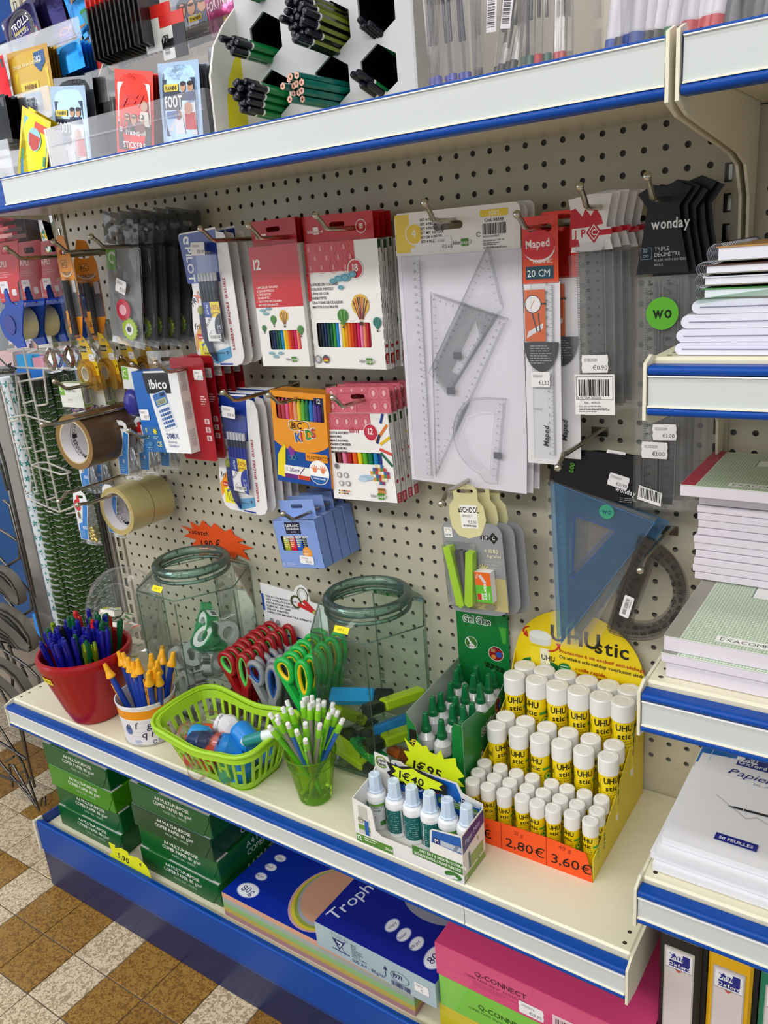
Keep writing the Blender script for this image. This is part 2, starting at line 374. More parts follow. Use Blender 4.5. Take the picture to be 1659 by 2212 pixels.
cols = [-.025*i for i in range(47, -1, -1)]
perf('perforated_panel', -1.19, .0135, .966, 1.3695, cols, [1.36-.025*i for i in range(16)], '', gon)
perf('perforated_panel', -1.19, .0135, .509, .965, cols, [1.36-.025*(i+.73) for i in range(16, 34)], '', gon)
perf('perforated_panel', .0285, .7535, .9, 1.312, [.0395+.025*i for i in range(28)], [1.279-.025*i for i in range(-1, 15)], '', gon)
perf('perforated_panel', .0285, .7535, .46, .898, [.0395+.025*i for i in range(28)], [.88-.025*i for i in range(17)], '', gon)
for a, b in (((-1.19, .001, .05), (.0135, .007, .508)), ((-1.19, .001, 1.3705), (.0135, .007, 2.1)), ((.0285, .001, 1.3135), (.7535, .007, 1.364)), ((.0285, .001, 1.3655), (.7535, .007, 2.1)), ((.0285, .001, .05), (.7535, .007, .459))):
    MB().box(a, b, '#C9C2AE').build('plain_panel', gon, 'enamel')
MB().box((-1.19, .0095, .05), (.7535, .013, 2.1), '#A3A19A').build('rear_sheet', gon, 'matte')
for x in (-1.2065, .021):
    p_ = MB().box((x-.013, -.004, .0), (x+.013, .03, 2.1), '#C3BCA8')
    up_ = p_.build('upright_post', gon, 'enamel'); q = MB()
    for i in range(56): q.box((x-.004, -.0052, .33+.032*i), (x+.004, -.0042, .33+.032*i+.02), '#4E4A42'); q.box((x+.0005, -.0058, .332+.032*i), (x+.0042, -.005, .332+.032*i+.016), '#B9B6B0')
    q.build('slot_strip', up_, 'metal', kind='stuff')
def shelf(name, label, x0, x1, z, zr, strips, D=.30, fh=.044, br=(1, 1), tr=.0042, pfl=None, dk='#E6E0C6'):
    t = thing(name, label, 'shelf', up((x0, 0, z))); L = x1-x0; r = zr-z
    d = MB().cbox((.003, -D, -.022), (L-.003, 0, 0), dk, .0025).build('deck', t, 'plastic')
    h = Art(z=.00005)
    for hx in (.014, L-.014):
        for hy in (D-.03, D-.055, D-.012): h.disc(hx*1000, -hy*1000, 2.6, '#3A2C20', n=12)
    h.build('punched_holes', d, 'matte')
    f = MB().box((.004, -D-.014, r-fh), (L-.004, -D-.002, r), BLUE)
    for zz, q in ((r-tr, tr), (r-fh+.004, .0042)): f.tube([(.004, -D-.0145, zz), (L-.004, -D-.0145, zz)], q, BLUE, 10)
    fr = f.build('price_rail', t, 'bluefleck')
    for a, b in strips:
        MB().box((a-x0, -D-.0165, r-fh+.0085), (b-x0, -D-.0145, r-tr*2), '#CDD2D2').box((a-x0, -D-.0185, r-tr*2-.001), (b-x0, -D-.0145, r-tr*2), '#FFFFFF').box((a-x0, -D-.0185, r-fh+.0075), (b-x0, -D-.0145, r-fh+.009), '#F4F0DE').build('label_strip', t, 'gloss')
    pf = [(-D-.019, r+.002), (-D-.019, r-fh-.004), (-D+.01, r-fh-.012), (-.10, -.075), (-.06, -.085), (-.035, -.115), (-.024, -.2), (-.004, -.2), (-.004, -.001), (-D+.01, -.001), (-D-.002, r+.008)]; pf0 = pf
    if pfl: pf = [(-D-.019, r+.002), (-D-.019, r-fh-.004)]+[(at_.y, at_.z-z) for at_ in (atx(*q, x0) for q in pfl)]+[(-.004, -.001), (-D+.01, -.001), (-D-.002, r+.008)]
    for k in (0, 1):
        if k and pfl: pf = pf0
        if br[k]:
            mb = MB(); mb.M = Matrix(((0, 0, 1, 0 if k == 0 else L-.003), (1, 0, 0, 0), (0, 1, 0, 0), (0, 0, 0, 1)))
            mb.prism(pf[::-1], 0, .003, '#E8E3CE').build('bracket', t, 'plastic')
    return t
shelf('gondola_shelf', 'long cream lower shelf with blue edge carrying jars, basket and glue displays', -1.233, .021, .456, .447, [(-1.229, -.193), (-.192, .017)])
shelf('gondola_shelf', 'long upper shelf with blue and white edge carrying pencil and pen displays', -1.233, .042, 1.388, 1.388, [(-.872, .038)], tr=.0013, pfl=((0, 470), (50, 473), (90, 476), (110, 483), (122, 500), (130, 540), (139, 600), (147, 650)))
shelf('gondola_shelf', 'short upper shelf section right of the bracket gap, carrying grey markers', .047, .75, 1.388, 1.388, [(.052, .746)], tr=.0013)
shelf('gondola_shelf', 'narrow shelf at right holding spiral notebooks at eye level', .026, .75, 1.139, 1.134, [(.030, .746)])
shelf('gondola_shelf', 'shelf at right holding stacked green checked receipt books', .026, .75, .816, .810, [(.030, .746)])
shelf('gondola_shelf', 'shelf at right holding white writing pads above the binders', .026, .75, .572, .566, [(.030, .746)])
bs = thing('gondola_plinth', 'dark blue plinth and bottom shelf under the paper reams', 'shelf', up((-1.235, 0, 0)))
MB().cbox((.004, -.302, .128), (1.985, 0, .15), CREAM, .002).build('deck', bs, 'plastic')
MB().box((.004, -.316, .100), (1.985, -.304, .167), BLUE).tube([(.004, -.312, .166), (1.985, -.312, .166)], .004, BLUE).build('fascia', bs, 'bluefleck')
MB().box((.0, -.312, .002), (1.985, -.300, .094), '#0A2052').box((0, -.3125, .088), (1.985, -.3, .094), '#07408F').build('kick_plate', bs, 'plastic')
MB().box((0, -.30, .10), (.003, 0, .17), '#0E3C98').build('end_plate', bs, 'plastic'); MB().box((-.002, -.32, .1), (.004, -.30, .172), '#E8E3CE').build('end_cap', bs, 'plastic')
# pegboard hooks
hk = {}
def hook(px, Y=-.15, L=.14, what='', drop=.016, r=.0032):
    p = at(*px, Y); hz = p.z-drop; pts = [(0, 0, -L-.004)]; y0 = p.y
    t = thing('pegboard_hook', 'chrome pegboard hook '+what, 'hook', up((p.x, 0, hz)))
    ln = -y0
    MB().tube([(0, .012, .0), (0, -.004, 0), (0, -ln*.5, -.001), (0, -ln+.026, -.001), (0, -ln+.018, .001), (0, -ln+.010, drop*.55), (0, -ln+.002, drop*.92)], r, '#B9B2A2', 8).build('rod', t, 'metal')
    MB().sphere((0, -ln, drop), .0048, '#CFC8B8', 10, 6).build('ball_tip', t, 'metal')
    MB().box((-.011, -.003, -.006), (.011, .0, .006), '#A8A294').build('back_plate', t, 'metal'); return t
# ================================================================== WALL ITEMS
def price(parent, x, y, w, h, code, pr, z=.001, rot=0, M=None):
    a = Art(z=z); a.tag(x, y, w, h, code, pr, rot); return a.build('price_tag', parent, 'paper', M=M)
def carton(t, w, h, d, cols, win=None, tab=None, M=None):
    """hanging carton: body with an optional window, and a tab with a euro slot"""
    b = MB(); f, side, top = cols
    if win:
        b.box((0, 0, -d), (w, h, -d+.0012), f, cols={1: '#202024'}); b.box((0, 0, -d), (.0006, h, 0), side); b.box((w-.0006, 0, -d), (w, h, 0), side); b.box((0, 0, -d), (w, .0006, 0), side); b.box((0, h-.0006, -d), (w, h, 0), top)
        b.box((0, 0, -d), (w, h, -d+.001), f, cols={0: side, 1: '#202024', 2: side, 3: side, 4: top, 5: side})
        b.prism([(0, 0), (w, 0), (w, h), (0, h)], -.0009, 0, f, [rrect(win[0], win[1], win[2], win[3], .003, 3)])
    else: b.box((0, 0, -d), (w, h, 0), f, cols={0: side, 2: side, 3: side, 4: top, 5: side})
    b.build('carton', t, 'card')
    if tab:
        x0, x1, th, tc, zz = tab
        MB().prism([(x0, h), (x1, h), (x1, h+th), (x0, h+th)], zz-.0006, zz, tc, [slot((x0+x1)/2, h+th*.62)]).build('hang_tab', t, 'card')
def pencils(t, cols, x0, x1, y0, y1, z, r):
    n = len(cols)
    for i, c in enumerate(cols):
        x = x0+(i+.5)*(x1-x0)/n; m = MB(); m.M = Matrix(((1, 0, 0, x), (0, 0, -1, y1), (0, 1, 0, z), (0, 0, 0, 1))) if False else None
        m.tube([(x, y0, z), (x, y1, z)], r, c, 6); m.build('pencil', t, 'gloss')
def behind(root, n, M, step, labels, skip=('pencil', 'pencil_window', 'price_tag')):
    for i in range(1, n):
        s = step*i+R.uniform(-.0006, .0006); dup(root, Matrix.Translation((R.uniform(-.0015, .0015), s, R.uniform(-.0012, .0012))) @ M, labels(i), skip)
RED = '#C8161C'
def balloon(a, x, y, r, cols, st=5):
    a.poly([(x-r, y), (x+r, y), (x+r*.22, y-r*1.35), (x-r*.22, y-r*1.35)], cols[0]); a.disc(x, y, r, cols[0])
    for i in range(st):
        k = (i-(st-1)/2)/(st/2); a.poly([(x+k*r*.95-r*.07, y+r*.75*(1-k*k)**.5), (x+k*r*.95+r*.09, y+r*.75*(1-k*k)**.5), (x+k*r*.25+r*.05, y-r*1.3), (x+k*r*.25-r*.04, y-r*1.3)], cols[1+i % (len(cols)-1)])
    a.rect(x-r*.2, y-r*1.85, r*.4, r*.32, '#4A2A18'); a.line([(x-r*.2, y-r*1.3), (x-r*.15, y-r*1.6)], .3, '#333333'); a.line([(x+r*.2, y-r*1.3), (x+r*.15, y-r*1.6)], .3, '#333333')
def lider(a, x, y, h, col='#2A2A2A'):
    a.text('lider', x, y, h, col); a.rect(x+h*2.35, y-h*.45, h*2.1, h*1.75, '#4E8A2C'); a.text('papel', x+h*2.5, y, h, '#F4F6F0'); a.ring(x+h*4.7, y+h*.5, h*.5, h*.65, '#4E8A2C', a0=-60, a1=40)
LANG = ['LÁPICES DE COLORES', 'COLOUR PENCILS', 'LÁPIS DE COR', 'FARBSTIFTE', 'CRAYONS DE COULEUR', 'MATITE COLORATE']
C18 = ['#15171C', '#12233F', '#162A5A', '#0C4B40', '#0F6040', '#3E9A34', '#1A8AD4', '#F1F1EC', '#F2D21E', '#F0A21A', '#EE7A1E', '#DE3A1A', '#B4181C', '#D61C6A', '#EE8CB4', '#F09468', '#C8203A', '#8A1A22']
# --- red boxes of 12 colour pencils
M, h = hung((536, 535), (569, 791), -.095); w = .094
t = thing('pencil_box', 'flat red and white box of 12 colour pencils, left of the wider 18 box', 'pencil box', M)
carton(t, w, h, .009, ('#F3F2F0', '#EFEDEA', '#C2141A'), (.020, .025, .082, .054), (.006, w-.002, .035, '#B8121C', -.004))
W, H = w*1000, h*1000
a = Art(); a.rect(0, H*.50, W, H*.5, RED); a.text('12', 6, H*.815, 15, '#F6F2F0', 1); 
for i, s_ in enumerate(LANG): a.text(s_, 7, H*.66-i*5.1, 3.0, '#F4E9E6', 1)
balloon(a, 54, H*.425, 9, ['#E3B840', '#8A2A22', '#4A2030']); balloon(a, 33, H*.40, 6, ['#4C8A3A', '#3A6A2C', '#6CA848']); balloon(a, 12.5, H*.33, 4.6, ['#3F7A4A', '#2C5A38', '#5C9A5A']); balloon(a, 84, H*.31, 6, ['#4C8A3A', '#3A6A2C', '#6CA848'])
for x, y in ((14, 84), (26, 86), (20, 79)): a.disc(x, y, 6, '#7FA8B4', 2.2)
for x, y in ((22, 20), (40, 20), (30, 15)): a.disc(x, y, 6, '#8AB0BC', 2.4)
lider(a, 50, 9, 4.4); a.build('printed_front', t, 'gloss')
a = Art(z=-.0035); a.text('liderpapel', 14, H+10, 4, '#F6DCDC', 1); a.rect(26, H+8.5, 9, 8, '#F6E4E4'); a.build('tab_print', t, 'gloss')
pencils(t, [C18[i] for i in (1, 2, 3, 4, 6, 8, 9, 11, 12, 13, 15, 16)], .020, .082, .010, .168, -.0048, .0031)
behind(t, 4, M, .011, lambda i: 'red and white 12-pencil box, %s in its stack' % ORD[i])
hook((537, 488), -.17, what='tip above the red 12 pencil boxes')
# --- boxes of 18
M, h = hung((656, 527), (682, 795), -.085); w = .128
t = thing('pencil_box', 'wide white box of 18 colour pencils with red band and balloons, front of its stack', 'pencil box', M)
carton(t, w, h, .009, ('#F5F4F2', '#F0EEEA', '#EDEAE6'), (.009, .031, .106, .066), (-.002, w-.008, .036, '#C4161C', -.004))
W, H = w*1000, h*1000
a = Art(); a.rect(0, H-40, 88, 40, '#CF3A3E')
for i in range(4):
    for j in range(3): 
        x, y = 8+i*21+(j % 2)*10, H-34+j*13
        a.ring(x, y, 7.5, 8, '#DA6064'); a.poly([(x-2.4, y-3.5), (x+2.4, y-3), (x+1.6, y+3.6), (x-1.2, y+3.2)], '#E48C8C')
a.rect(0, H-41, 0.1, .1, RED); a.disc(88, H-38, 13.5, '#F5F2F0'); a.disc(88, H-38, 12, '#CC2228'); a.text('18', 88, H-41, 10, '#F8F2F0', 1, 'c')
a.rect(0, H*.55, 5.5, 39, '#C9222A')
for i, s_ in enumerate(LANG): a.text(s_, 6.5, H*.67-i*6.3, 3.5, '#3A2A2E', 1)
balloon(a, 92, H*.51, 15, ['#E0B63C', '#6A2A3C', '#C8503C', '#3A3050'], 7); balloon(a, 60, H*.43, 9.5, ['#4C8A34', '#2F6A26', '#74AE4A']); balloon(a, 119, H*.375, 7, ['#3A7F7C', '#2F5C6C', '#4F9E6C'])
for x, y, r in ((48, 124, 6), (58, 127, 7), (70, 128, 9), (83, 132, 7), (61, 115, 5)): a.disc(x, y, r, '#68AABC', r*.62); a.ring(x, y, r*.6, r*.75, '#2F6E84', k=.6)
a.disc(8.5, 13.5, 6, '#8A8A90'); a.disc(8.5, 13.5, 4, '#C8C8CC'); a.disc(23, 14, 6, '#4A4A50'); a.rect(18.5, 13, 9, 2.5, '#C83A2A'); a.rect(18.5, 10.5, 9, 2.5, '#E8C030')
lider(a, 84, 10, 5); a.build('printed_front', t, 'gloss')
a = Art(z=-.0035); a.text('liderpapel', 6, H+13, 5, '#F6DCDC', 1); a.rect(16, H+11, 10, 10, '#F2E4E4'); a.text('paper', 17, H+13, 4.4, '#A82028'); a.ring(100, H+17, 8, 9, '#F6E6E4'); a.text('18', 100, H+14, 7, '#F6E6E4', 1, 'c'); a.build('tab_print', t, 'gloss')
sd = Art(); sd.w = lambda u, v, z: (w+z, v, -u)
sd.rect(.8, H-12, 6, 11, '#2F5A2A'); sd.rect(.8, 8, 7, 15, '#C4161C'); sd.disc(4.5, 33, 3, '#B81C22'); sd.text('LC03', 6, 9, 3.4, '#F4E6E4', 1, rot=90); sd.text('MATITE COLORATE  CRAYONS DE COULEUR  FARBSTIFTE', 5.6, 40, 2.2, '#4A4248', rot=90); sd.build('side_print', t, 'gloss')
pencils(t, C18, .009, .106, .010, .176, -.0048, .0027)
behind(t, 4, M, .0135, lambda i: 'wide white box of 18 colour pencils, %s in its stack' % ORD[i])
hook((682, 466), -.16, what='tip above the wide 18 pencil boxes')
# --- slim markers
M, h = hung((697, 893), (722, 1077), -.085); w = .120
t = thing('marker_box', 'white and pink box of 12 slim felt markers, front of its stack', 'marker box', M)
carton(t, w, h, .013, ('#F5F3F2', '#EFECEA', '#EFE6E6'), (.013, .058, .101, .076), (.006, w+.002, .038, '#CF6070', -.008))
W, H = w*1000, h*1000
def bulbs(a, x0, y0, w_, h_, nx, ny, bg='#CF6272', fg='#DB8490', dr='#EBB6BC'):
    a.rect(x0, y0, w_, h_, bg)
    for i in range(nx):
        for j in range(ny):
            x, y = x0+(i+.5)*w_/nx, y0+(j+.5)*h_/ny; r = min(w_/nx, h_/ny)*.44
            a.ring(x, y, r*.86, r, fg, 14); a.poly([(x-r*.1, y-r*.7), (x+r*.35, y-r*.1), (x+r*.2, y+r*.5), (x-r*.2, y+r*.5), (x-r*.4, y)], dr)
a = Art(); bulbs(a, 0, H-25, 88, 25, 5, 1); a.text('slim', 46, H-29, 8.5, '#B03448', 1, shear=.15)
a.disc(86, H-28, 13, '#F5F2F0'); a.disc(86, H-28, 12, '#C8324A'); a.text('12', 86, H-31, 9.5, '#F8F2F0', 1, 'c'); a.rect(0, H*.55, 5, 28, '#C8324A')
for i, s_ in enumerate(['ROTULADORES', 'MARKERS', 'MARCADORES', 'FASERSCHREIBER', 'MARQUEURS', 'MARCATORI']): a.text(s_, 8, H*.77-i*6, 3.6, '#3A3036', 1)
for p0, p1, c in (((106, 122), (111, 134), '#223C8A'), ((95, 95), (116, 118), '#E27A2A'), ((102, 90), (118, 100), '#E8C32A'), ((96, 92), (101, 103), '#27305C'), ((100, 82), (119, 75), '#D8504A'), ((101, 76), (118, 58), '#2A6A50')): a.line([p0, p1], 4.2, c)
pal = ['#C8413A', '#E0A03A', '#3A6AA8', '#E6D9A8', '#4A8A5A', '#8A3A6A', '#F0EADA']
for i in range(7):
    for j in range(6):
        x = 77+i*5.0; y = 28+j*5.2; q = ((x+2.5-94.5)/17)**2+((y+2.6-43)/15)**2
        if q < 1: a.rect(x, y, 4.8, 5.0, pal[(i*3+j*5) % 7])
for i in range(4): a.line([(85+i*6, 30), (89+i*3, 22)], .35, '#A89890')
a.rect(88, 14, 13, 8.5, '#C88A4A'); a.rect(88, 19, 13, 3, '#8A5A30'); a.disc(70, 38, 14, '#A8C6DC', 4); a.disc(62, 35, 9, '#BCD4E6', 3)
for x, y in ((15, 54), (18, 40), (31, 40), (20, 27), (33, 27)): a.disc(x, y, 4.3, '#8C8A8C'); a.disc(x, y, 3, '#E4E2E0' if x != 15 else '#6A6868')
for i in range(7):
    a.disc(14+i*3.4, 15, 1.3, C18[(i*5+3) % 18]); a.disc(14+i*3.4, 11, 1.3, C18[(i*7+1) % 18])
lider(a, 74, 8, 5.4); a.build('printed_front', t, 'gloss')
a = Art(z=-.0075); bulbs(a, 6, H, 20, 38, 1, 2); bulbs(a, 26, H, 34, 17, 2, 1); bulbs(a, 84, H, 38, 38, 2, 2); bulbs(a, 26, H+29, 58, 9, 3, 1); a.build('tab_print', t, 'gloss')
sd = Art(); sd.w = lambda u, v, z: (w+z, v, -u)
sd.rect(1, H-14, 6, 11, '#2F5A2A'); sd.rect(1, 0, 11.5, 15, '#C8324A'); sd.disc(5.5, 33, 3, '#B8283A'); sd.text('RT12', 8, 2.5, 3.6, '#F4E6E4', 1, rot=90); sd.text('MARCADORES MARCATORI', 6.6, 44, 2.6, '#4A4248', rot=90); sd.build('side_print', t, 'gloss')
pencils(t, ['#6A2C22', '#EE7EA4', '#B01E2A', '#E8641E', '#F0D31E', '#5CB62C', '#0F7A4A', '#1A86C8', '#2A3A8C', '#5C2A7A', '#3A2420', '#181818'][:9], .013, .101, .006, .118, -.006, .0046)
behind(t, 4, M, .0150, lambda i: 'white and pink box of slim markers, %s in its stack' % ORD[i])
hook((719, 859), -.15, what='tip in front of the pink marker boxes')
# --- crayons
M, h = hung((582, 842), (600, 1037), -.09); w = .111
t = thing('crayon_box', 'orange and blue box of 12 plastic crayons with tips showing, front one', 'crayon box', M)
carton(t, w, h, .011, ('#F09A1A', '#E08A12', '#EE9A20'), (.010, .104, .106, .1385))
W, H = w*1000, h*1000
a = Art(); a.poly([(0, 0), (W, 0), (W, 65)]+ell(W*.5, 79, W*.55, 26, 18, -25, -155)+[(0, 65)], '#134A9E')
a.rr(88, H-17, 18, 11, 1, '#1B2250'); a.text('12', 97, H-14.5, 7, '#F6F2EA', 1, 'c')
a.rr(33, 87, 43, 17, 7, '#F7F3E4'); a.rr(34, 88, 41, 15, 6.5, '#2C2118'); a.rr(35, 89, 39, 13, 6, '#F2A41E'); a.text('BiC', 39, 90.5, 10.5, '#211A16', 1, shear=.1)
for i, (ch, c) in enumerate(zip('KIDS', ('#2A6AC0', '#D8392E', '#3E9A3A', '#C8322A'))): a.text(ch, 45+i*11, 68+i*3.2, 18, '#F4F0E2', 1, rot=6); a.text(ch, 46+i*11, 69+i*3.2, 15.5, '#20201E', 1, rot=6); a.text(ch, 46.6+i*11, 69.6+i*3.2, 14.2, c, 1, rot=6)
a.poly([(2, 10), (18, 8), (24, 62), (21, 66), (6, 44)], '#F2DC24'); a.poly([(21, 66), (14, 55), (24, 62)], '#D8B818')
for x, y, rx, ry in ((33, 55, 4, 6), (38, 52, 4, 5), (35, 46, 3, 7)): a.disc(x, y, rx, '#8A3A9A', ry)
a.ring(32, 42, 3, 4, '#2FA08A'); a.ring(40, 43, 3, 4, '#2FA08A')
a.rr(64, 41, 44, 13, 2, '#F09A1E'); a.text('PLASTIDECOR', 67, 44.5, 5.4, '#5A2A1A', 1, sx=.9, rot=1)
a.rr(18, 8, 52, 21, 1, '#F4F2F0'); a.text('30m+', 29, 19, 6.5, '#4A3A6A', 1); a.disc(23.5, 22, 4, '#DADADA'); a.rect(18, 8, 27, 7, '#6A2A80'); a.rect(46, 8, 24, 7, '#D0402E'); a.line([(50, 17), (60, 28)], 1.6, '#5A3A7A')
a.disc(89, 24, 20, '#F5F4F0'); a.disc(89, 24, 18.5, '#FFFFFF')
for hx, sg in ((81, -1), (97, 1)):
    a.disc(hx, 27, 3.8, '#EE8A5A')
    for k in range(5): an = radians(90+sg*(-60+k*30)); a.line([(hx, 27), (hx+8.5*cos(an), 27+8.5*sin(an))], 1.7, '#EE8A5A')
a.poly(ell(89, 24, 18.5, 18.5, 14, 200, 340), '#1E62B0'); a.text('Clean hands', 89, 13, 3.4, '#F4F4F4', 1, 'c'); a.build('printed_front', t, 'gloss')
for i, c in enumerate(['#A8242A', '#B83A4A', '#E0568A', '#E8642A', '#F2A07A', '#E9D62A', '#5EB83A', '#157A4A', '#1E7ACA', '#5A46A0', '#4A2A7A', '#15151A']):
    x = .014+i*.0080; MB().tube([(x, .100, -.005), (x, .128, -.005), (x, .1395, -.005)], [.0038, .0038, .0008], c, 8).build('crayon', t, 'plastic')
behind(t, 3, M, .013, lambda i: 'orange and blue crayon box, %s in its stack' % ORD[i], ('crayon', 'printed_front'))
hook((581, 853), -.15, what='tip at the top left of the orange crayon boxes')
# --- gouache
M, h = hung((588, 1124), (612, 1226), -.10); w = .092
t = thing('paint_box', 'light blue box of school gouache tubes with price sticker, front of its row', 'paint box', M)
BB = '#7E9BDA'
carton(t, w, h, .022, (BB, '#7290D4', '#8AA6E0'), (.010, .030, .066, .056), (.004, w-.012, .028, '#86A2DE', -.020))
W, H = w*1000, h*1000
a = Art(); a.rect(25, H-24, 33, 20, '#141A38'); a.text('LEFRANC', 41.5, H-12, 4.6, '#EEF0F6', 1, 'c'); a.text('BOURGEOIS', 41.5, H-17, 3.6, '#EEF0F6', 1, 'c'); a.text('enfants', 41.5, H-21.6, 3, '#C6CEE8', 0, 'c', shear=.3)
a.text('gouache supérieure', 17, H-31, 5.2, '#EEF2FA', 1, sx=.9); a.text('high quality gouache', 20, H-36, 3.6, '#C8D4F2')
a.disc(62, 27, 10, '#E8963A'); a.para(55, 30, 14, 4, 2.6, '#F8E6C6'); a.text('5', 3, 4, 5, '#DCE4F6', 1); a.para(12, 8, 22, 3, 2.4, '#B8C6EC'); a.build('printed_front', t, 'card')
for i, c in enumerate(('#A8A82A', '#D02030', '#1E5CC0', '#17171C')):
    x = .010+.014*(i+.5); tb = MB().box((x-.0062, .024, -.012), (x+.0062, .06, -.004), c).build('paint_tube', t, 'gloss')
    q = Art(z=-.0039); q.para(1000*x-5, 53, 10, 6, 3.4, '#F0E8A0' if i != 3 else '#9A9AA0', seed=i); q.build('tube_print', tb, 'gloss')
price(t, 42, 9, 30, 14, '033000128', '€2.70', rot=-6)
behind(t, 4, M, .0245, lambda i: 'light blue gouache box, %s in its row' % ORD[i], ('paint_tube', 'price_tag'))
hook((612, 1110), -.145, what='tip in front of the light blue gouache boxes')
# --- calculator carton
M, h = hung((283, 803), (317, 975), -.15); w = .112
t = thing('calculator_box', 'blue and white desktop calculator carton with clear hang tab', 'calculator box', M)
carton(t, w, h, .030, ('#F1F2F5', '#EFEFEC', '#1B5FB8'), None)
W, H = w*1000, h*1000
MB().prism([(.022, h), (w-.002, h), (w-.002, h+.030), (.022, h+.030)], -.021, -.0206, '#C9CBD6', [slot(.068, h+.016)]).build('hang_tab', t, 'film')
a = Art(); a.poly([(0, 0), (52, 0), (30, H), (0, H)], '#1765BE'); a.poly([(0, 0), (52, 0), (45, 44), (0, 44)], '#2A6AAA')
a.poly([(26, H-3), (90, H-3), (90, H-37), (31, H-37)], '#12151C'); a.text('ibico', 61, H-29, 16, '#F4F4F6', 1, 'c', sx=1.0)
ca, sa = cos(radians(14)), sin(radians(14)); q = lambda x, y: (60+(x)*ca-(y)*sa, 27+(x)*sa+(y)*ca)
a.poly([q(x, y) for x, y in rrect(-1, 9, 34, 73, 4)], '#C8D4E8'); a.poly([q(x, y) for x, y in rrect(0, 10, 33, 72, 4)], '#E8EDF4'); a.poly([q(x, y) for x, y in rrect(0, 50, 33, 72, 4)], '#3A74BA')
a.poly([q(4, 52), q(30, 52), q(30, 62), q(4, 62)], '#A8B49A'); a.text('12345678', *q(6, 53.5), 6.5, '#20261E', 0, rot=14, sx=.62); a.poly([q(18, 65), q(30, 65), q(30, 70), q(18, 70)], '#20305A')
for i in range(5):
    for j in range(5): a.poly([q(x, y) for x, y in rrect(3+i*5.8, 13+j*6.8, 7.6+i*5.8, 17.6+j*6.8, 1, 2)], '#2F5CA6' if i else '#6A7FB4')
a.text('208', 60, 25, 9, '#243A7A', 1); a.text('X', 80, 25, 9, '#8E9CBC', 1); a.text('Desktop', 62, 17, 4.4, '#2E4C8C'); a.text('Calculator', 62, 10.5, 4.4, '#2E4C8C')
a.text('8', 9, 34, 8, '#D8E0A0', 0); a.disc(33, 36, 3.6, '#E8DC3A'); a.poly(star(33, 36, 6, 3, 8), '#E8DC3A'); a.text('CE', 32, 10, 9, '#E6E27A'); a.disc(16, 14, 6, '#4F86B4', 4); a.para(5, 26, 16, 2, 3, '#9ABCD0'); a.para(26, 26, 18, 2, 3, '#9ABCD0'); a.para(8, 7, 16, 2, 3, '#9ABCD0')
a.build('printed_front', t, 'gloss')
price(t, 2, 55, 24, 18, '021800030', '€17.70')
sd = Art(); sd.w = lambda u, v, z: (w+z, v, -u)
for k in range(3): 
    for j in range(4): sd.text('Calculatrice de bureau', 6+j*3, 10+k*46, 2.4, '#6A6A70', rot=90)
sd.build('side_print', t, 'gloss')
hook((337, 785), -.19, what='above the calculator carton', L=.2)
# --- red blister cards behind the calculator
M, h = hung((392, 772), (425, 985), -.13)
t = thing('blister_card', 'dark red blister card hanging behind the calculator carton, nearest', 'blister card', M)
MB().prism(rrect(-.03, -.006, .048, h, .006), -.0012, 0, '#A01420').build('card', t, 'gloss')
a = Art(); a.para(30, 100, 14, 4, 4, '#E8C8C8'); 
for y in (28, 42, 56): a.rr(32, y, 11, 9, 1, '#D8B4B8'); a.text('8', 37, y+1.5, 6, '#8A1A24', 1, 'c')
a.rr(-26, 60, 30, 60, 3, '#C8C8CC'); a.tag(22, 128, 22, 16, '014100', '€7.60'); a.build('printed_front', t, 'gloss')
behind(t, 5, M, .021, lambda i: 'dark red blister card behind the calculator, %s in its row' % ORD[i], ())
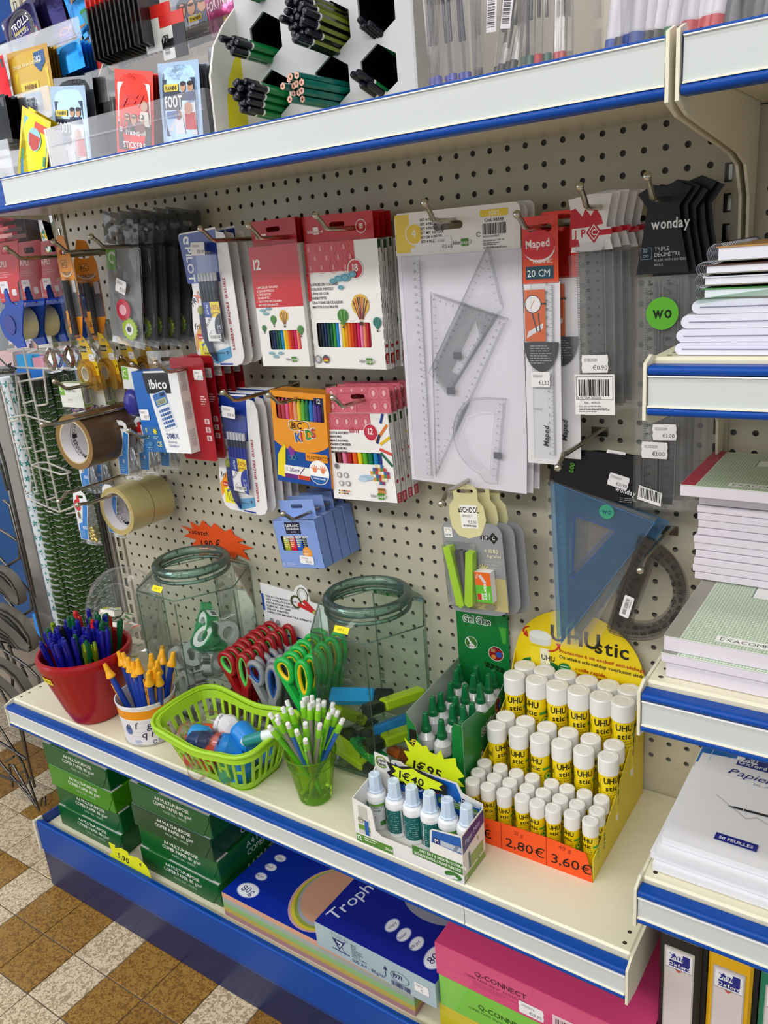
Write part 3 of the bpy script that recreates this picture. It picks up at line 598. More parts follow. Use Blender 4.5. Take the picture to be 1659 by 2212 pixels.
# --- erasable pen blisters
def pilot(TL, BL, Y, ink, label, n, labels, code):
    M, h = hung(TL, BL, Y); W, H = 106, h*1000
    t = thing('pen_blister', label, 'blister pack', M)
    out_ = rrect(0, 0, W-1, H*.97, [16, 9, 3, 20], 5)
    pts = [(p[0]*.001, p[1]*.001) for p in [(20, 0), (88, 0), (100, 4), (106, 14), (104, H*.88), (98, H*.955), (84, H*.97), (82, H), (4, H*.985), (0, H*.96), (6, H*.66), (14, H*.62), (14, H*.55), (8, H*.48), (2, H*.30), (2, 22), (8, 6)]]
    MB().prism(pts, -.0012, 0, '#E9E8EA', [slot(.049, .001*(H*.935), .030, .008)]).build('card', t, 'gloss')
    a = Art(); a.poly([(0.4, H*.96), (6, H*.62), (78, H*.62), (82, H*.985), (4, H*.975)], '#1C3C9C'); a.text('PILOT', 12, H*.885, 14, '#F2F4FA', 1, rot=-92); a.ring(17, H*.925, 4, 7.5, '#F2F4FA', a0=40, a1=220); a.poly([(14, H*.91), (21, H*.90), (23, H*.95)], '#F2F4FA')
    a.poly([(3, H*.22), (40, H*.46), (44, H*.37), (3, H*.10)], '#D9A258' if ink != 'blue' else '#F09A28')
    a.text('FRI', 10, H*.45, 9, '#2A3050', 1, rot=34, shear=.2); a.text('X', 21, H*.475, 14, '#E06A24', 1, rot=34); a.text('ion', 29, H*.52, 9, '#2A3050', 1, rot=34, shear=.2)
    a.text('frixion', 6, H*.28, 10, '#2A2A30', 0, rot=0, shear=.1); a.rr(10, H*.205, 24, 8, 1, '#CC2A24'); a.text('Bonus Pack', 11.5, H*.213, 3.6, '#F8E8E0', 1)
    a.rr(11, 12, 22, H*.13, 2, '#F2E61E'); a.line([(16, 22), (18, 30), (21, 18), (24, 28), (27, 17), (30, 26)], .7, '#2A2A2A'); a.poly([(16, 34), (24, 38), (26, 36), (19, 30)], '#4A5AA0')
    a.disc(40, 12, 6.5, '#F4F2F2'); a.ring(40, 12, 5.8, 6.5, '#D86A3A'); a.text('M', 40, 12.5, 4.5, '#C8502A', 1, 'c'); a.text('0.7', 40, 8.2, 3, '#C8502A', 1, 'c')
    a.poly([(34, 20), (80, 30), (80, 14), (46, 3), (40, 5)], '#5FA6D4'); a.poly([(52, 4), (80, 4), (80, 1.5), (52, 1.5)], '#1C3C9C'); a.disc(72, 21, 2.6, '#141A4A')
    a.text('RADIERBAR · EFFAÇABLE · ERASABLE', 90, H*.12, 5, '#B03A44', 1, rot=91, sx=H*.66/152)
    a.build('printed_card', t, 'gloss')
    bl = MB(); bl.cbox((.030, .020, .0006), (.080, H*.00084, .013), '#FFFFFF', .003).build('blister_shell', t, 'clearplastic')
    ic = {'blue': '#1C2E9A', 'black': '#20243A'}[ink]
    for i in range(6):
        x = .040+i*.0068; rf = MB(); rf.tube([(x, .045, .006), (x, H*.00057, .006)], .0029, ic, 8); rf.tube([(x, H*.00057, .006), (x, H*.00063, .006)], .0031, '#30384E', 8); rf.tube([(x, H*.00063, .006), (x, H*.00069, .006)], .0028, '#C9CCD4', 8); rf.build('refill', t, 'gloss')
    lb = MB().box((.044, .040, .0095), (.078, H*.00048, .0100), '#F3F2F2').build('refill_label', t, 'gloss')
    a = Art(z=.01005); a.rr(44, H*.37, 15, H*.11, 1, '#1E3F9E'); a.text('PILOT', 49, H*.46, 4, '#F0F2F8', 1, rot=-90); a.rr(58, H*.37, 20, H*.11, 1, '#F2D820'); a.text('Family', 68, H*.445, 3.6, '#A8441E', 1, 'c'); a.text('PACK', 68, H*.42, 5, '#B03A1E', 1, 'c'); a.text('familial', 68, H*.395, 3.4, '#A8441E', 1, 'c')
    a.poly(ell(78, H*.29, 16, 22, 16, 90, 270), {'blue': '#1E3F9E', 'black': '#2A2C34'}[ink]); a.text('M', 68, H*.28, 7, '#C8CCDC', 0); a.text('0.7', 68, H*.25, 5, '#C8CCDC', 0); a.text('FriXion', 47, H*.30, 5.4, '#3A3F5A', 1, rot=50); a.ring(56, H*.25, 5, 5.5, '#8A8A90'); a.ring(52, H*.235, 4, 4.5, '#8A8A90')
    a.barcode(50, 44, 22, 5); a.build('label_print', lb, 'gloss')
    pn = MB(); pn.tube([(.034, H*.00042, .006), (.034, .05, .006), (.044, .022, .006), (.052, .008, .006)], [.0052, .0055, .005, .0015], '#23306E' if ink == 'blue' else '#2A2F5A', 10); pn.sphere((.034, H*.00042, .007), (.0058, .0085, .0058), '#9CA83A'); pn.build('pen', t, 'gloss')
    price(t, 38, H*.82, 30, 19, code, '€8.90', z=.0136, rot=-3)
    for i in range(1, n): dup(t, Matrix.Translation((R.uniform(-.002, .002)+.003*i, .017*i, R.uniform(-.002, .002))) @ M, labels(i), ('price_tag', 'refill', 'refill_label', 'pen'))
    return t
pilot((383, 501), (428, 790), -.105, 'black', 'blue and white erasable pen blister with black refills, upper hook, front one', 3, lambda i: 'erasable pen blister behind the upper front one, %s on the hook' % ORD[i], '021900046')
hook((433, 494), -.17, what='tip above the upper erasable pen blisters')
pilot((451, 845), (480, 1096), -.10, 'blue', 'blue and white erasable pen blister with blue refills, lower hook, front one', 5, lambda i: 'erasable pen blister behind the lower front one, %s on the hook' % ORD[i], '021900046')
hook((482, 848), -.165, what='tip above the lower erasable pen blisters')
# --- rulers
def ruler(par, name, x0, y0, L, wd, mat='clearplastic', rot=0, z=.0, tick='#202226', nums=True, th=.0018, part=True):
    Mx = Matrix.Translation((x0, y0, z)) @ Matrix.Rotation(radians(rot), 4, 'Z')
    rl = MB().box((0, 0, 0), (wd, L, th), '#E8ECF0').build(name, par, mat, M=Mx)
    a = Art(z=th+.00005); n = int((L-.012)*1000)
    for i in range(n+1):
        l = 5.5 if i % 10 == 0 else 4.2 if i % 5 == 0 else 2.6
        a.rect(wd*1000-l-.4, 5+i, l, .36, tick); a.z -= a.st
    a.z += a.st
    if nums:
        for i in range(0, n//10+1): a.text(str(i), wd*1000-7.4, 5.8+i*10, 3.2, tick, 0, rot=90 if False else 0, al='r')
    if not nums: a = Art(z=th+.00005)
    if nums == 2:
        for i in range(0, n, 2): a.z -= a.st; a.rect(.6, 5+i, 5 if i % 10 == 0 else 3.2, .5, tick)
        a.z += a.st
        for i in range(0, n//10+1): a.text(str(i), wd*480, 6+i*10, 4.4, tick, 0, rot=90)
    a.rect(.6, 2, .25, L*1000-4, '#9AA0A8'); a.rect(wd*1000-.5, 2, .25, L*1000-4, '#9AA0A8'); a.build('scale_marks', rl, 'matte'); return rl
# --- geometry set pouch
M, h = hung((850, 463), (888, 1032), -.075); H = h*1000; W = 182
def geo(M, label, full=True):
    t = thing('geometry_set', label, 'geometry set', M)
    MB().prism([(x*.001, y*.001) for x, y in rrect(0, H-54, W, H, [2, 8, 8, 2])], -.0015, -.0005, '#F1EFEE', [slot(.081, .001*(H-20), .044, .010)]).build('header_card', t, 'gloss')
    pc = MB(); pc.grid(lambda u, v: (u*.180+.001, v*(H-46)*.001-.004, .0035+.0012*sin(u*17+v*9)+.0015*sin(v*23-u*5)), 16, 24, '#FFFFFF'); pc.build('pouch_front', t, 'film')
    MB().prism([(x*.001, y*.001) for x, y in [(0, -3), (W, -6), (W+2, 60), (W, H-48), (0, H-50)]], -.0030, -.0026, '#E7E3EE').build('pouch_back', t, 'gloss')
    if not full: return t
    a = Art(z=-.0004)
    a.rect(1, H-50, 22, 48, '#F0D048'); a.rect(22, H-44, 8, 12, '#F0D048'); a.disc(30, H-27, 14, '#F1EFEE'); a.disc(30, H-27, 12.5, '#EFCB3E'); a.text('4', 26, H-31, 10, '#F8F2DC', 1)
    for i, s_ in enumerate(['SET 4 PIEZAS', 'SET 4 PIECES', 'SET 4 PECAS', 'SET MIT 4 STÜCK', 'SET DE 4 PIÈCES', 'SET 4 PEZZI']): a.text(s_, 40, H-12-i*5.4, 3.2, '#3A363A', 1)
    a.rect(128, H-14, 38, 8, '#F0D03C'); a.text('JG02', 147, H-12.5, 5, '#FBF6E0', 1, 'c'); a.text('Cod. 04349', 147, H-20, 3.8, '#3A363A', 1, 'c'); a.barcode(131, H-35, 32, 13, bg=None)
    a.text('8423473043497', 131, H-38.5, 2.6, '#3A363A'); a.text('Distributed por CSP, S.L.', 131, H-43, 2, '#3A363A', 1); a.para(131, H-45.6, 30, 2, 2, '#6A666A'); a.text('www.liderpapel.com', 131, H-51.5, 2.6, '#3A363A', 1)
    lider(a, 88, H-44, 5); a.ring(125, H-34, 2.2, 3, '#2A2A2A', a0=20, a1=330); a.build('header_print', t, 'gloss')
    price(t, 62, H-50, 24, 17, '072000110', '€2.60', z=.0002)
    ruler(t, 'clear_ruler', .008, .002, .308, .030, z=-.0010)
    def sq(p, hole, name):
        o = MB().prism([(x*.001, y*.001) for x, y in p], 0, .0018, '#E4E8EC', [[(x*.001, y*.001) for x, y in hole]] if hole else []).build(name, t, 'clearplastic', M=Matrix.Translation((0, 0, .0008)))
        a = Art(z=.0019); k = len(p)
        for i in range(k): a.line([p[i], p[(i+1) % k]], .45, '#8A9098')
        for i in range(len(hole or ())): a.line([hole[i], hole[(i+1) % len(hole)]], .4, '#FAFAFC')
        for e in range(k):
            A, B = V(p[e]), V(p[(e+1) % k]); L_ = (B-A).length; d = (B-A)/L_; nn = V((-d.y, d.x)); 
            if L_ < 60: continue
            for j in range(4, int(L_)-6):
                l = 5 if j % 10 == 0 else 2.6; a.z -= a.st; a.line([A+d*j+nn*.6, A+d*j+nn*(.6+l)], .26, '#4A4E56')
                if j % 10 == 0: a.text(str(j//10), *(A+d*j+nn*6.4), 2.6, '#4A4E56', rot=math.degrees(math.atan2(d.y, d.x)), al='c')
        a.rect(*(V(p[0])*.5+V(p[1])*.2+V(p[2])*.3), 12, 9, '#6A6E76'); a.build('scale_marks', o, 'matte')
    sq([(42, 155), (72, 124), (158, 240), (140, 318)], [(80, 158), (86, 154), (122, 205), (118, 222)], 'set_square')
    sq([(44, 6), (164, 226), (52, 262)], None, 'long_set_square')
    sq([(124, 6), (142, 6), (158, 124), (128, 124)]+[(138-62*cos(radians(q)), 72+58*sin(radians(q))) for q in range(60, -75, -9)], [(130, 20), (140, 104), (120, 104), (100, 96), (90, 74), (100, 44)], 'protractor')
    return t
t = geo(M, 'clear pouch of ruler, set squares and protractor with yellow-white header, front one')
geo(Matrix.Translation((.004, .012, -.002)) @ M, 'clear geometry set pouch directly behind the front one', False); geo(Matrix.Translation((.008, .024, .001)) @ M, 'clear geometry set pouch at the back of its hook', False)
hook((917, 438), -.145, what='tip above the geometry set pouches', drop=.02)
# --- 20 cm ruler sleeve
M, h = hung((1126, 470), (1140, 990), -.085); H = h*1000; W = 47
def sleeve(M, label, full=True):
    t = thing('ruler_sleeve', label, 'ruler', M)
    MB().prism([(x*.001, y*.001) for x, y in rrect(0, H-77, W-1, H, 2)], -.001, -.0004, '#E2483A', [slot(.023, .001*(H-14), .030, .009)]).build('header', t, 'foil' if not full else 'gloss')
    MB().box((0, -.006, -.0020), (W*.001, .001*(H-76), -.0012), '#E9E8EC').build('sleeve_back', t, 'gloss')
    pc = MB(); pc.grid(lambda u, v: (u*.047, v*(H-70)*.001-.005, .0032+.0010*sin(u*9+v*11)), 8, 20, '#FFFFFF'); pc.build('sleeve_front', t, 'film')
    a = Art(z=-.0002)
    if full:
        a.poly([(0, H-77), (46, H-77), (46, H-50), (0, H-50)], '#D8502C'); a.disc(22, H-36, 20, '#F0E6E4', 17); a.poly(ell(21, H-33, 21, 17), '#D8323C'); a.text('Maped', 5, H-36, 9.5, '#F8EEEA', 1, rot=3, sx=.85)
        a.text('TECHNIC', 12, H-54, 5, '#F4E4DC', 0); a.rect(4, H-72, 36, 15, '#2A4A58'); a.text('20 CM', 6, H-69, 8.5, '#E8ECEC', 0, sx=.95)
    a.build('header_print', t, 'gloss')
    if full: ruler(t, 'ruler', .010, .002, .222, .030, z=-.0004, th=.0015)
    a = Art(z=.0016); a.rect(2, H-146, 27, 62, '#D9642E'); a.disc(13, H-101, 11, '#2A2A2C'); a.disc(13, H-101, 10, '#F2EEF0'); a.line([(10, H-106), (15, H-96)], 1, '#D89878'); a.line([(24, H-101), (30, H-101)], 2.2, '#1A1A1A'); a.poly([(4, H-142), (26, H-130), (26, H-124), (6, H-134)], '#E4E2EA'); a.line([(12, H-112), (18, H-134)], 1.8, '#4A4246'); a.line([(20, H-112), (22, H-134)], 1.6, '#4A4246')
    a.poly(ell(23, H-147, 23, 36, 18, 180, 360), '#3A3B42'); a.para(8, H-152, 30, 8, 3, '#B0B0B4', .3); a.text('Maped', 30, 18, 7, '#1C1C20', 1, rot=88, shear=.2); a.rect(11, 66, 12, .6, '#5A5A60')
    a.build('sleeve_print', t, 'gloss')
    if full: price(t, 9, H-202, 26, 19, '031400069', '€1.30', z=.0044)
    return t
sleeve(M, 'narrow red-headed sleeve with clear 20 cm ruler, front of two'); sleeve(Matrix.Translation((.017, .02, .004)) @ M, 'narrow ruler sleeve behind the red-headed front one', False)
hook((1117, 463), -.15, what='tip above the narrow ruler sleeves', drop=.014)
# --- ruler bags with tied necks
def bag(M, H, W, neck, head, label, hcol, art, contents, mat='film', full=True, blacktop=0):
    t = thing('ruler_bag', label, 'ruler', M)
    nk = [(W*.02, H-head), (W*.12, H-head*.55), (W*.04, H-head*.2), (W*.0, H), (W*.5, H+3), (W*.98, H+1), (W*.92, H-head*.2), (W*.84, H-head*.55), (W*.98, H-head)]
    if neck: nk = [(0, H-head), (W*.14, H-head*.5), (W*.20, H-head*.25), (W*.02, H-head*.08), (W*.3, H+1), (W*.5, H-2), (W*.75, H+2), (W*1.02, H-head*.06), (W*.8, H-head*.25), (W*.84, H-head*.5), (W, H-head)]
    MB().prism([(x*.001, y*.001) for x, y in nk[::-1]], -.0004, .0002, hcol).build('header_print', t, 'gloss')
    pc = MB(); pc.grid(lambda u, v: (u*W*.001-.001*sin(v*14)*(1-u), v*(H-head)*.001-.003, .0042+.0012*sin(u*12+v*7)+.001*sin(v*31)), 8, 24, '#FFFFFF')
    pc.grid(lambda u, v: ((1-u)*W*.001, v*(H-head)*.001-.003, -.0032), 2, 4, '#FFFFFF'); pc.build('bag', t, mat)
    contents(t)
    if art: a = Art(z=.0003); art(a); a.build('print', t, 'gloss')
    return t
M, h = hung((1228, 432), (1242, 885), -.09); H = h*1000
def jart(a):
    W = 50; a.poly([(0, H-52), (2, H-12), (8, H-10), (16, H-20), (20, H-12), (26, H-20), (32, H-12), (38, H-22), (40, H-30), (8, H-33), (12, H-52)], '#C8202C')
    a.rect(15, H-45, 34, 11, '#F0ECEC'); a.rect(34, H-42, 16, 6, '#C8202C'); a.rr(3, H-44, 15, 12, 1, '#F2EEEE')
    for i, ch in enumerate('JP'): a.text(ch, 5+i*9, H-42, 8.5, '#C8202C', 1); 
    a.poly([(20, H-38), (29, H-26), (38, H-38), (29, H-50)], '#C8202C'); a.poly([(22.5, H-38), (29, H-29), (35.5, H-38), (29, H-47)], '#F2EEEE'); a.poly([(23.5, H-38), (29, H-31), (34.5, H-38), (29, H-45)], '#C8202C'); a.text('C', 29, H-41, 6.5, '#F2EEEE', 1, 'c')
def jcont(t):
    ruler(t, 'ruler', .008, .004, .19, .034, z=.0006, nums=2)
def jbar(t):
    MB().box((.003, -.0045, .0056), (.052, .044, .0060), '#F2F0EE').build('barcode_label', t, 'paper')
    a = Art(z=.0062); a.line([(5, 41.5), (50, 41.5), (50, 14), (5, 14), (5, 41.5)], .5, '#2A2A2A'); a.barcode(8, 18, 38, 20, bg=None, seed=9); a.text('3 457709 502255', 6, 14.6, 3, '#3A3A3A', sx=1.05); a.text('Réf. : #50225', 15, 9, 2.6, '#4A4A4A'); a.para(8, 5.5, 38, 4, 2.2, '#6A6A6A'); a.build('barcode_print', t, 'paper')
    price(t, 12, 46, 33, 21, '071800014', '€0.90', z=.0056)
t = bag(M, H, 52, False, 58, 'clear bag of rulers with red and white zigzag header, front one', '#F1EEEE', jart, jcont); jbar(t)
for i in range(1, 5):
    bag(Matrix.Translation((.0065*i, .0095*i, R.uniform(-.001, .003))) @ M, H, 52, False, 58, 'clear ruler bag with red zigzag header, %s on its hook' % ORD[i], '#EDE9E9', lambda a: (a.rect(1, H-52, 8, 38, '#C8202C'), a.rect(40, H-42, 12, 6, '#C8202C')), lambda t: ruler(t, 'ruler', .008, .004, .19, .034, z=.0006, nums=False))
hook((1253, 403), -.15, what='tip above the red zigzag ruler bags', drop=.02)
M, h = hung((1376, 405), (1371, 1091), -.085); H = h*1000
def wart(a):
    a.text('wonday', 16, H-45, 11, '#F0F0F2', 1, sx=.78); a.line([(5, H-76), (5, H-64), (17, H-64), (17, H-76), (5, H-76)], .5, '#7A96A8'); a.text('30', 7, H-69, 4.2, '#9AB8C8'); a.text('cm', 7, H-74, 4.2, '#9AB8C8'); a.text('TRIPLE', 20, H-68, 4.2, '#C8CACE'); a.text('DÉCIMÈTRE', 20, H-74, 4.2, '#C8CACE'); a.text('RULER WITH HANDLE', 20, H-79, 2.6, '#A8AAAE'); a.text('REGLE', 20, H-84, 2.6, '#A8AAAE')
def wcont(t):
    ruler(t, 'ruler', .010, .014, H*.001-.112, .017, z=.0004, nums=2); ruler(t, 'ruler', .030, .014, H*.001-.112, .018, z=.0004, nums=2)
def wbits(t):
    a = Art(z=.0060); a.disc(31, H-135, 18, '#5DB22E'); a.text('wo', 31, H-140, 14, '#12240E', 1, 'c', sx=.8); a.build('green_sticker', t, 'gloss')
    MB().box((.006, .004, -.0030), (.044, .060, -.0026), '#1B1B1F').build('backing_card', t, 'gloss')
    a = Art(z=.0057); a.poly([(5, 10), (33, 3), (34, 20), (7, 28)], '#EDECEA'); 
    for i in range(14): a.line([(8+i*1.8, 13-i*.4), (8.6+i*1.8, 25-i*.4)], .5+.4*(i*7 % 3), '#1A1A1A')
    a.build('barcode_label', t, 'paper'); price(t, 9, 62, 31, 20, '052000019', '€1.00', z=.0056); price(t, 22, 84, 28, 19, '052000019', '€1.00', z=.0050, rot=2)
t = bag(M, H, 57, True, 92, 'long clear bag with black header and green round sticker holding 30 cm rulers, front one', '#141418', wart, wcont); wbits(t)
for i in range(1, 5):
    bag(Matrix.Translation((.006*i, .010*i, .004-.004*(i % 3))) @ M, H, 57, True, 92, 'long black-headed ruler bag, %s on its hook' % ORD[i], '#17171B', None, lambda t: ruler(t, 'ruler', .012, .014, H*.001-.112, .030, z=.0004, nums=False))
hook((1398, 381), -.16, what='tip above the long black-headed ruler bags', drop=.02)
# --- blue set squares in bags, tilted
C_ = at(1212, 1385, -.055)
def squares(off, label, front):
    Mf = Matrix.Translation(off) @ frame(C_, V((1, 0, 0)), V((0, 0, 1))); iv = Mf.inverted(); loc = lambda px: (iv @ (V(off)+at(*px, -.055)))*1000
    q = [loc(p) for p in ((1199, 1042), (1416, 1128), (1214, 1388))]; q = [(p.x, p.y) for p in q]
    t = thing('set_square_pack', label, 'set square', Mf)
    c = ((q[0][0]+q[1][0]+q[2][0])/3, (q[0][1]+q[1][1]+q[2][1])/3)
    bag_ = [(q[0][0]-6, q[0][1]+4), (q[1][0]+2, q[1][1]+6), (q[2][0]+30, q[2][1]-3), (q[2][0]-10, q[2][1]-6)]
    MB().add([(x*.001, y*.001, .0029) for x, y in bag_], [(3, 2, 1, 0)], '#FFFFFF').add([(x*.001, y*.001, -.0015) for x, y in bag_], [(3, 2, 1, 0)], '#FFFFFF').build('bag', t, 'film')
    inn = [loc(p) for p in ((1243, 1113), (1333, 1145), (1238, 1248))]; inn = [(p.x, p.y) for p in inn]
    s_ = MB().prism([(x*.001, y*.001) for x, y in (q[0], q[2], q[1])], 0, .0019, '#3A8CC8', [[(x*.001, y*.001) for x, y in inn]]).build('set_square', t, 'bluefilm')
    a = Art(z=.0021)
    A0, B0 = V(q[2]), V(q[0]); L_ = (B0-A0).length; d = (B0-A0)/L_; nn = V((d.y, -d.x))
    for j in range(8, int(L_)-8):
        a.z -= a.st; a.line([A0+d*j+nn*1, A0+d*j+nn*(1+(5 if j % 10 == 0 else 2.8))], .35, '#1E3A5A')
        if j % 10 == 0: a.text(str(j//10), *(A0+d*j+nn*7), 3, '#1E3A5A', rot=math.degrees(math.atan2(d.y, d.x)))
    A0, B0 = V(q[2]), V(q[1]); L_ = (B0-A0).length; d = (B0-A0)/L_; nn = V((-d.y, d.x))
    for j in range(14, int(L_)-6): a.z -= a.st; a.line([A0+d*j+nn*.8, A0+d*j+nn*(.8+(4 if j % 10 == 0 else 2.2))], .35, '#28486E')
    if not front: a = Art(z=.0021)
    for p0, p1 in ((0, 1), (1, 2), (2, 0)): a.line([inn[p0], inn[p1]], .8, '#2848A8'); a.line([q[p0], q[p1]], .7, '#3A78B4')
    a.build('scale_marks', s_, 'matte')
    hd = [loc(p) for p in ((1196, 1045), (1200, 975), (1262, 972), (1420, 992), (1410, 1100), (1285, 1072))]; hd = [(p.x*.001, p.y*.001) for p in hd]
    MB().prism(hd[::-1], -.0004, .0004, '#16161A').build('header', t, 'gloss')
    if front:
        g = loc((1312, 1104)); a = Art(z=.0032); a.disc(g.x, g.y, 10, '#3F9A7A'); a.text('wo', g.x, g.y-3, 8, '#1E5A6E', 1, 'c', sx=.8); 
        w1 = loc((1330, 1058)); a.text('wonday', w1.x, w1.y, 7, '#D8D8DC', 1, rot=-12, sx=.8); g = loc((1240, 1020)); a.text('000', g.x, g.y, 6, '#5CB03A', 1, rot=80); g = loc((1340, 1068)); a.para(g.x, g.y-4, 26, 3, 2.4, '#8A8A90'); a.build('header_print', t, 'gloss')
        g = loc((1311, 1045)); price(t, g.x, g.y, 27, 17, '071900039', '€0.90', rot=-14)
        g = loc((1308, 995)); price(t, g.x, g.y, 25, 15, '071900039', '', rot=-6, z=-.0001)
    return t
squares((0, 0, 0), 'blue transparent set square in bag with black header, front one', True)
squares((-.012, .014, -.004), 'blue set square bag behind the front one', False); squares((.010, .026, -.006), 'blue set square bag at the back of its hook', False)
hook((1205, 1010), -.145, what='tip in front of the black-headed set square bags', drop=-.012)
# --- smoky protractors
def protr(off, label, front):
    o_ = at(1400, 1165, -.06); ex = at(1335, 1370, -.06)-o_; L = ex.length*1000; r = L/2
    Mf = Matrix.Translation(off) @ frame(o_, ex, at(1500, 1230, -.06)-o_); t = thing('protractor', label, 'protractor', Mf, None)
    body = [(-2, -12), (L+2, -12), (L+2, 0)]+[(r+r*1.02*cos(radians(q)), r*.98*sin(radians(q))) for q in range(0, 181, 6)]+[(-2, 0)]
    inner = [(r+r*.66*cos(radians(q)), 14+r*.58*sin(radians(q))) for q in range(0, 181, 8)]
    MB().prism([(x*.001, y*.001) for x, y in body], 0, .002, '#5A5A5E', [[(x*.001, y*.001) for x, y in inner]]).build('plate', t, 'smoke')
    a = Art(z=.0021)
    for q in range(4, 177, 2):
        c_, s_ = cos(radians(q)), sin(radians(q)); l = 5 if q % 10 == 0 else 3; a.z -= a.st; a.line([(r-r*c_, r*.96*s_), (r-(r-l)*c_, (r-l)*.96*s_)], .4, '#1A1A1C')
        if q % 10 == 0: a.text(str(q), r-(r-11)*c_, (r-11)*.96*s_, 4.6, '#141416', 1, rot=90-q, al='c'); a.text(str(180-q), r-(r-19)*c_, (r-19)*.96*s_, 3.8, '#141416', 1, rot=90-q, al='c')
    if not front: a = Art(z=.0021)
    for j in range(0, int(L), 1 if front else 10): a.z -= a.st; a.line([(j, -11.5), (j, -11.5+(4 if j % 10 == 0 else 2.2))], .3, '#1A1A1C')
    for j in range(1, int(L)//10): a.text(str(j), j*10, -3, 4.6, '#141416', 1)
    if front: a.rr(84, -6, 32, 13, 2, '#E8E8EC'); a.barcode(88, -3, 24, 5, bg=None); a.text('wonday', 88, 3, 3, '#202024')
    a.build('scale_marks', t, 'matte'); return t
protr((0, 0, 0), 'smoky grey protractor with white barcode sticker, front one', True)
protr((-.006, .010, -.002), 'smoky grey protractor behind the front one', False); protr((-.010, .02, -.003), 'smoky grey protractor at the back of its hook', False)
hook((1383, 1232), -.125, what='tip holding the smoky protractors', drop=-.010)
# --- stapler blisters
M, h = hung((952, 1125), (975, 1318), -.085); H = h*1000
def stapler(M, label, full):
    t = thing('stapler_blister', label, 'stapler pack', M); W = 96
    neck = rrect(0, 0, W, H, [22, 16, 14, 10], 4)
    MB().prism([(x*.001, y*.001) for x, y in neck], -.0012, 0, '#8E9094').build('card', t, 'card')
    hd = [(18, H-8), (16, H+10), (18, H+26), (26, H+34), (26, H+50), (34, H+56), (58, H+55), (64, H+48), (64, H+33), (72, H+24), (74, H+4), (64, H-18), (44, H-24), (28, H-20)]
    MB().prism([(x*.001, y*.001) for x, y in hd[::-1]], -.0009, .0003, '#D9D2A0', [slot(.045, .001*(H+46), .026, .006)]).build('header', t, 'card')
    if full:
        a = Art(z=.0004); a.rect(34, H-8, 27, 34, '#F4F3F0'); a.text('aSCHOOL', 47.5, H+15, 8.4, '#1A1A1A', 1, 'c', sx=.62); a.text('011900157', 36.5, H+8, 3.8, '#5A5A60', sx=.9); a.text('€3.90', 45, H-1, 4.6, '#3A3A40'); a.barcode(37, H-6, 21, 3, bg=None); a.build('header_print', t, 'paper')
        a = Art(); a.poly([(0.5, 8), (W-1, 8), (W-1, 58), (60, 60), (44, 44), (40, 20)], '#B8AF78'); a.rect(4, H-24, 13, 15, '#F1F1EE'); a.text('N°10', 10.5, H-22, 3.6, '#2A2A2A', 1, 'c'); a.line([(7, H-16), (7, H-12), (14, H-12), (14, H-16)], 1, '#C8BFA0')
        for i, ch in enumerate('JP'): a.rect(62+i*7, H-24, 6, 6.5, '#16161A'); a.text(ch, 65+i*7, H-23, 4.6, '#F0F0F0', 1, 'c')
        a.poly([(75, H-21), (82.5, H-12), (90, H-21), (82.5, H-30)], '#16161A'); a.text('C', 82.5, H-23.4, 5, '#F0F0F0', 1, 'c')
        a.text('+ 1000', 66, H-43, 6, '#D9D6B0', 1); a.text('Agrafes', 69, H-50, 4.6, '#D9D6B0', 1)
        for i, s_ in enumerate(('Staples · Grapas', 'Punti · Nieten', 'Heftklammern')): a.text(s_, 66, H-57-i*5, 2.8, '#C8C6B0')
        a.disc(62, 70, 5, '#C8BE84'); 
        for k in range(5): an = radians(40+k*28); a.line([(62, 70), (62+9*cos(an), 70+9*sin(an))], 2, '#C8BE84')
        a.disc(66, 12, 9, '#8A8570', 4); a.disc(74, 14, 3, '#8A8570'); a.build('printed_card', t, 'card')
        st = MB()
        for (x0, y0, x1, y1) in ((14, 106, 26, 18), (50, 100, 40, 20)):
            d = V((x1-x0, y1-y0)).normalized(); n_ = V((-d.y, d.x)); st.M = None
            pts = [(x0+n_.x*5.5, y0+n_.y*5.5), (x0-n_.x*5.5, y0-n_.y*5.5), (x1-n_.x*6.5, y1-n_.y*6.5), (x1+n_.x*0-d.x*-4, y1-5), (x1+n_.x*6.5, y1+n_.y*6.5)]
            st.prism([(x*.001, y*.001) for x, y in pts], .003, .016, '#A2D21E')
        st.build('stapler_arm', t, 'gloss')
        b = MB(); b.prism([(x*.001, y*.001) for x, y in [(24, 100), (34, 102), (40, 30), (32, 30)]], .004, .012, '#35353A'); b.prism([(x*.001, y*.001) for x, y in [(36, 98), (45, 100), (42, 24), (37, 26)]], .003, .011, '#202024'); b.box((.033, .02, .004), (.0385, .10, .013), '#55565C'); b.build('stapler_body', t, 'plastic')
        bx = MB().box((.054, .026, .001), (.079, .072, .014), '#F0F0EE').build('staple_box', t, 'card'); a = Art(z=.0141); a.rect(54, 52, 25, 20, '#E0641E'); a.rect(54, 26, 25, 26, '#5CB62C'); a.poly([(60, 66), (64, 69), (72, 57), (69, 54)], '#C8C8CC'); a.rect(56, 30, 6, 9, '#C8202A'); a.text('1000', 66, 30, 4, '#F4F4F0', 1, rot=90); a.text('AGRAFES', 71, 30, 4, '#F4F4F0', 1, rot=90); a.text('Staples', 76, 31, 3, '#F4F4F0', rot=90); a.text('N°10', 58, 62, 3, '#F4F0E8', rot=70); a.build('box_print', bx, 'card')
        sh = MB().cbox((.006, .014, .0002), (.056, .112, .0185), '#FFFFFF', .004).build('blister_shell', t, 'clearplastic')
    return t
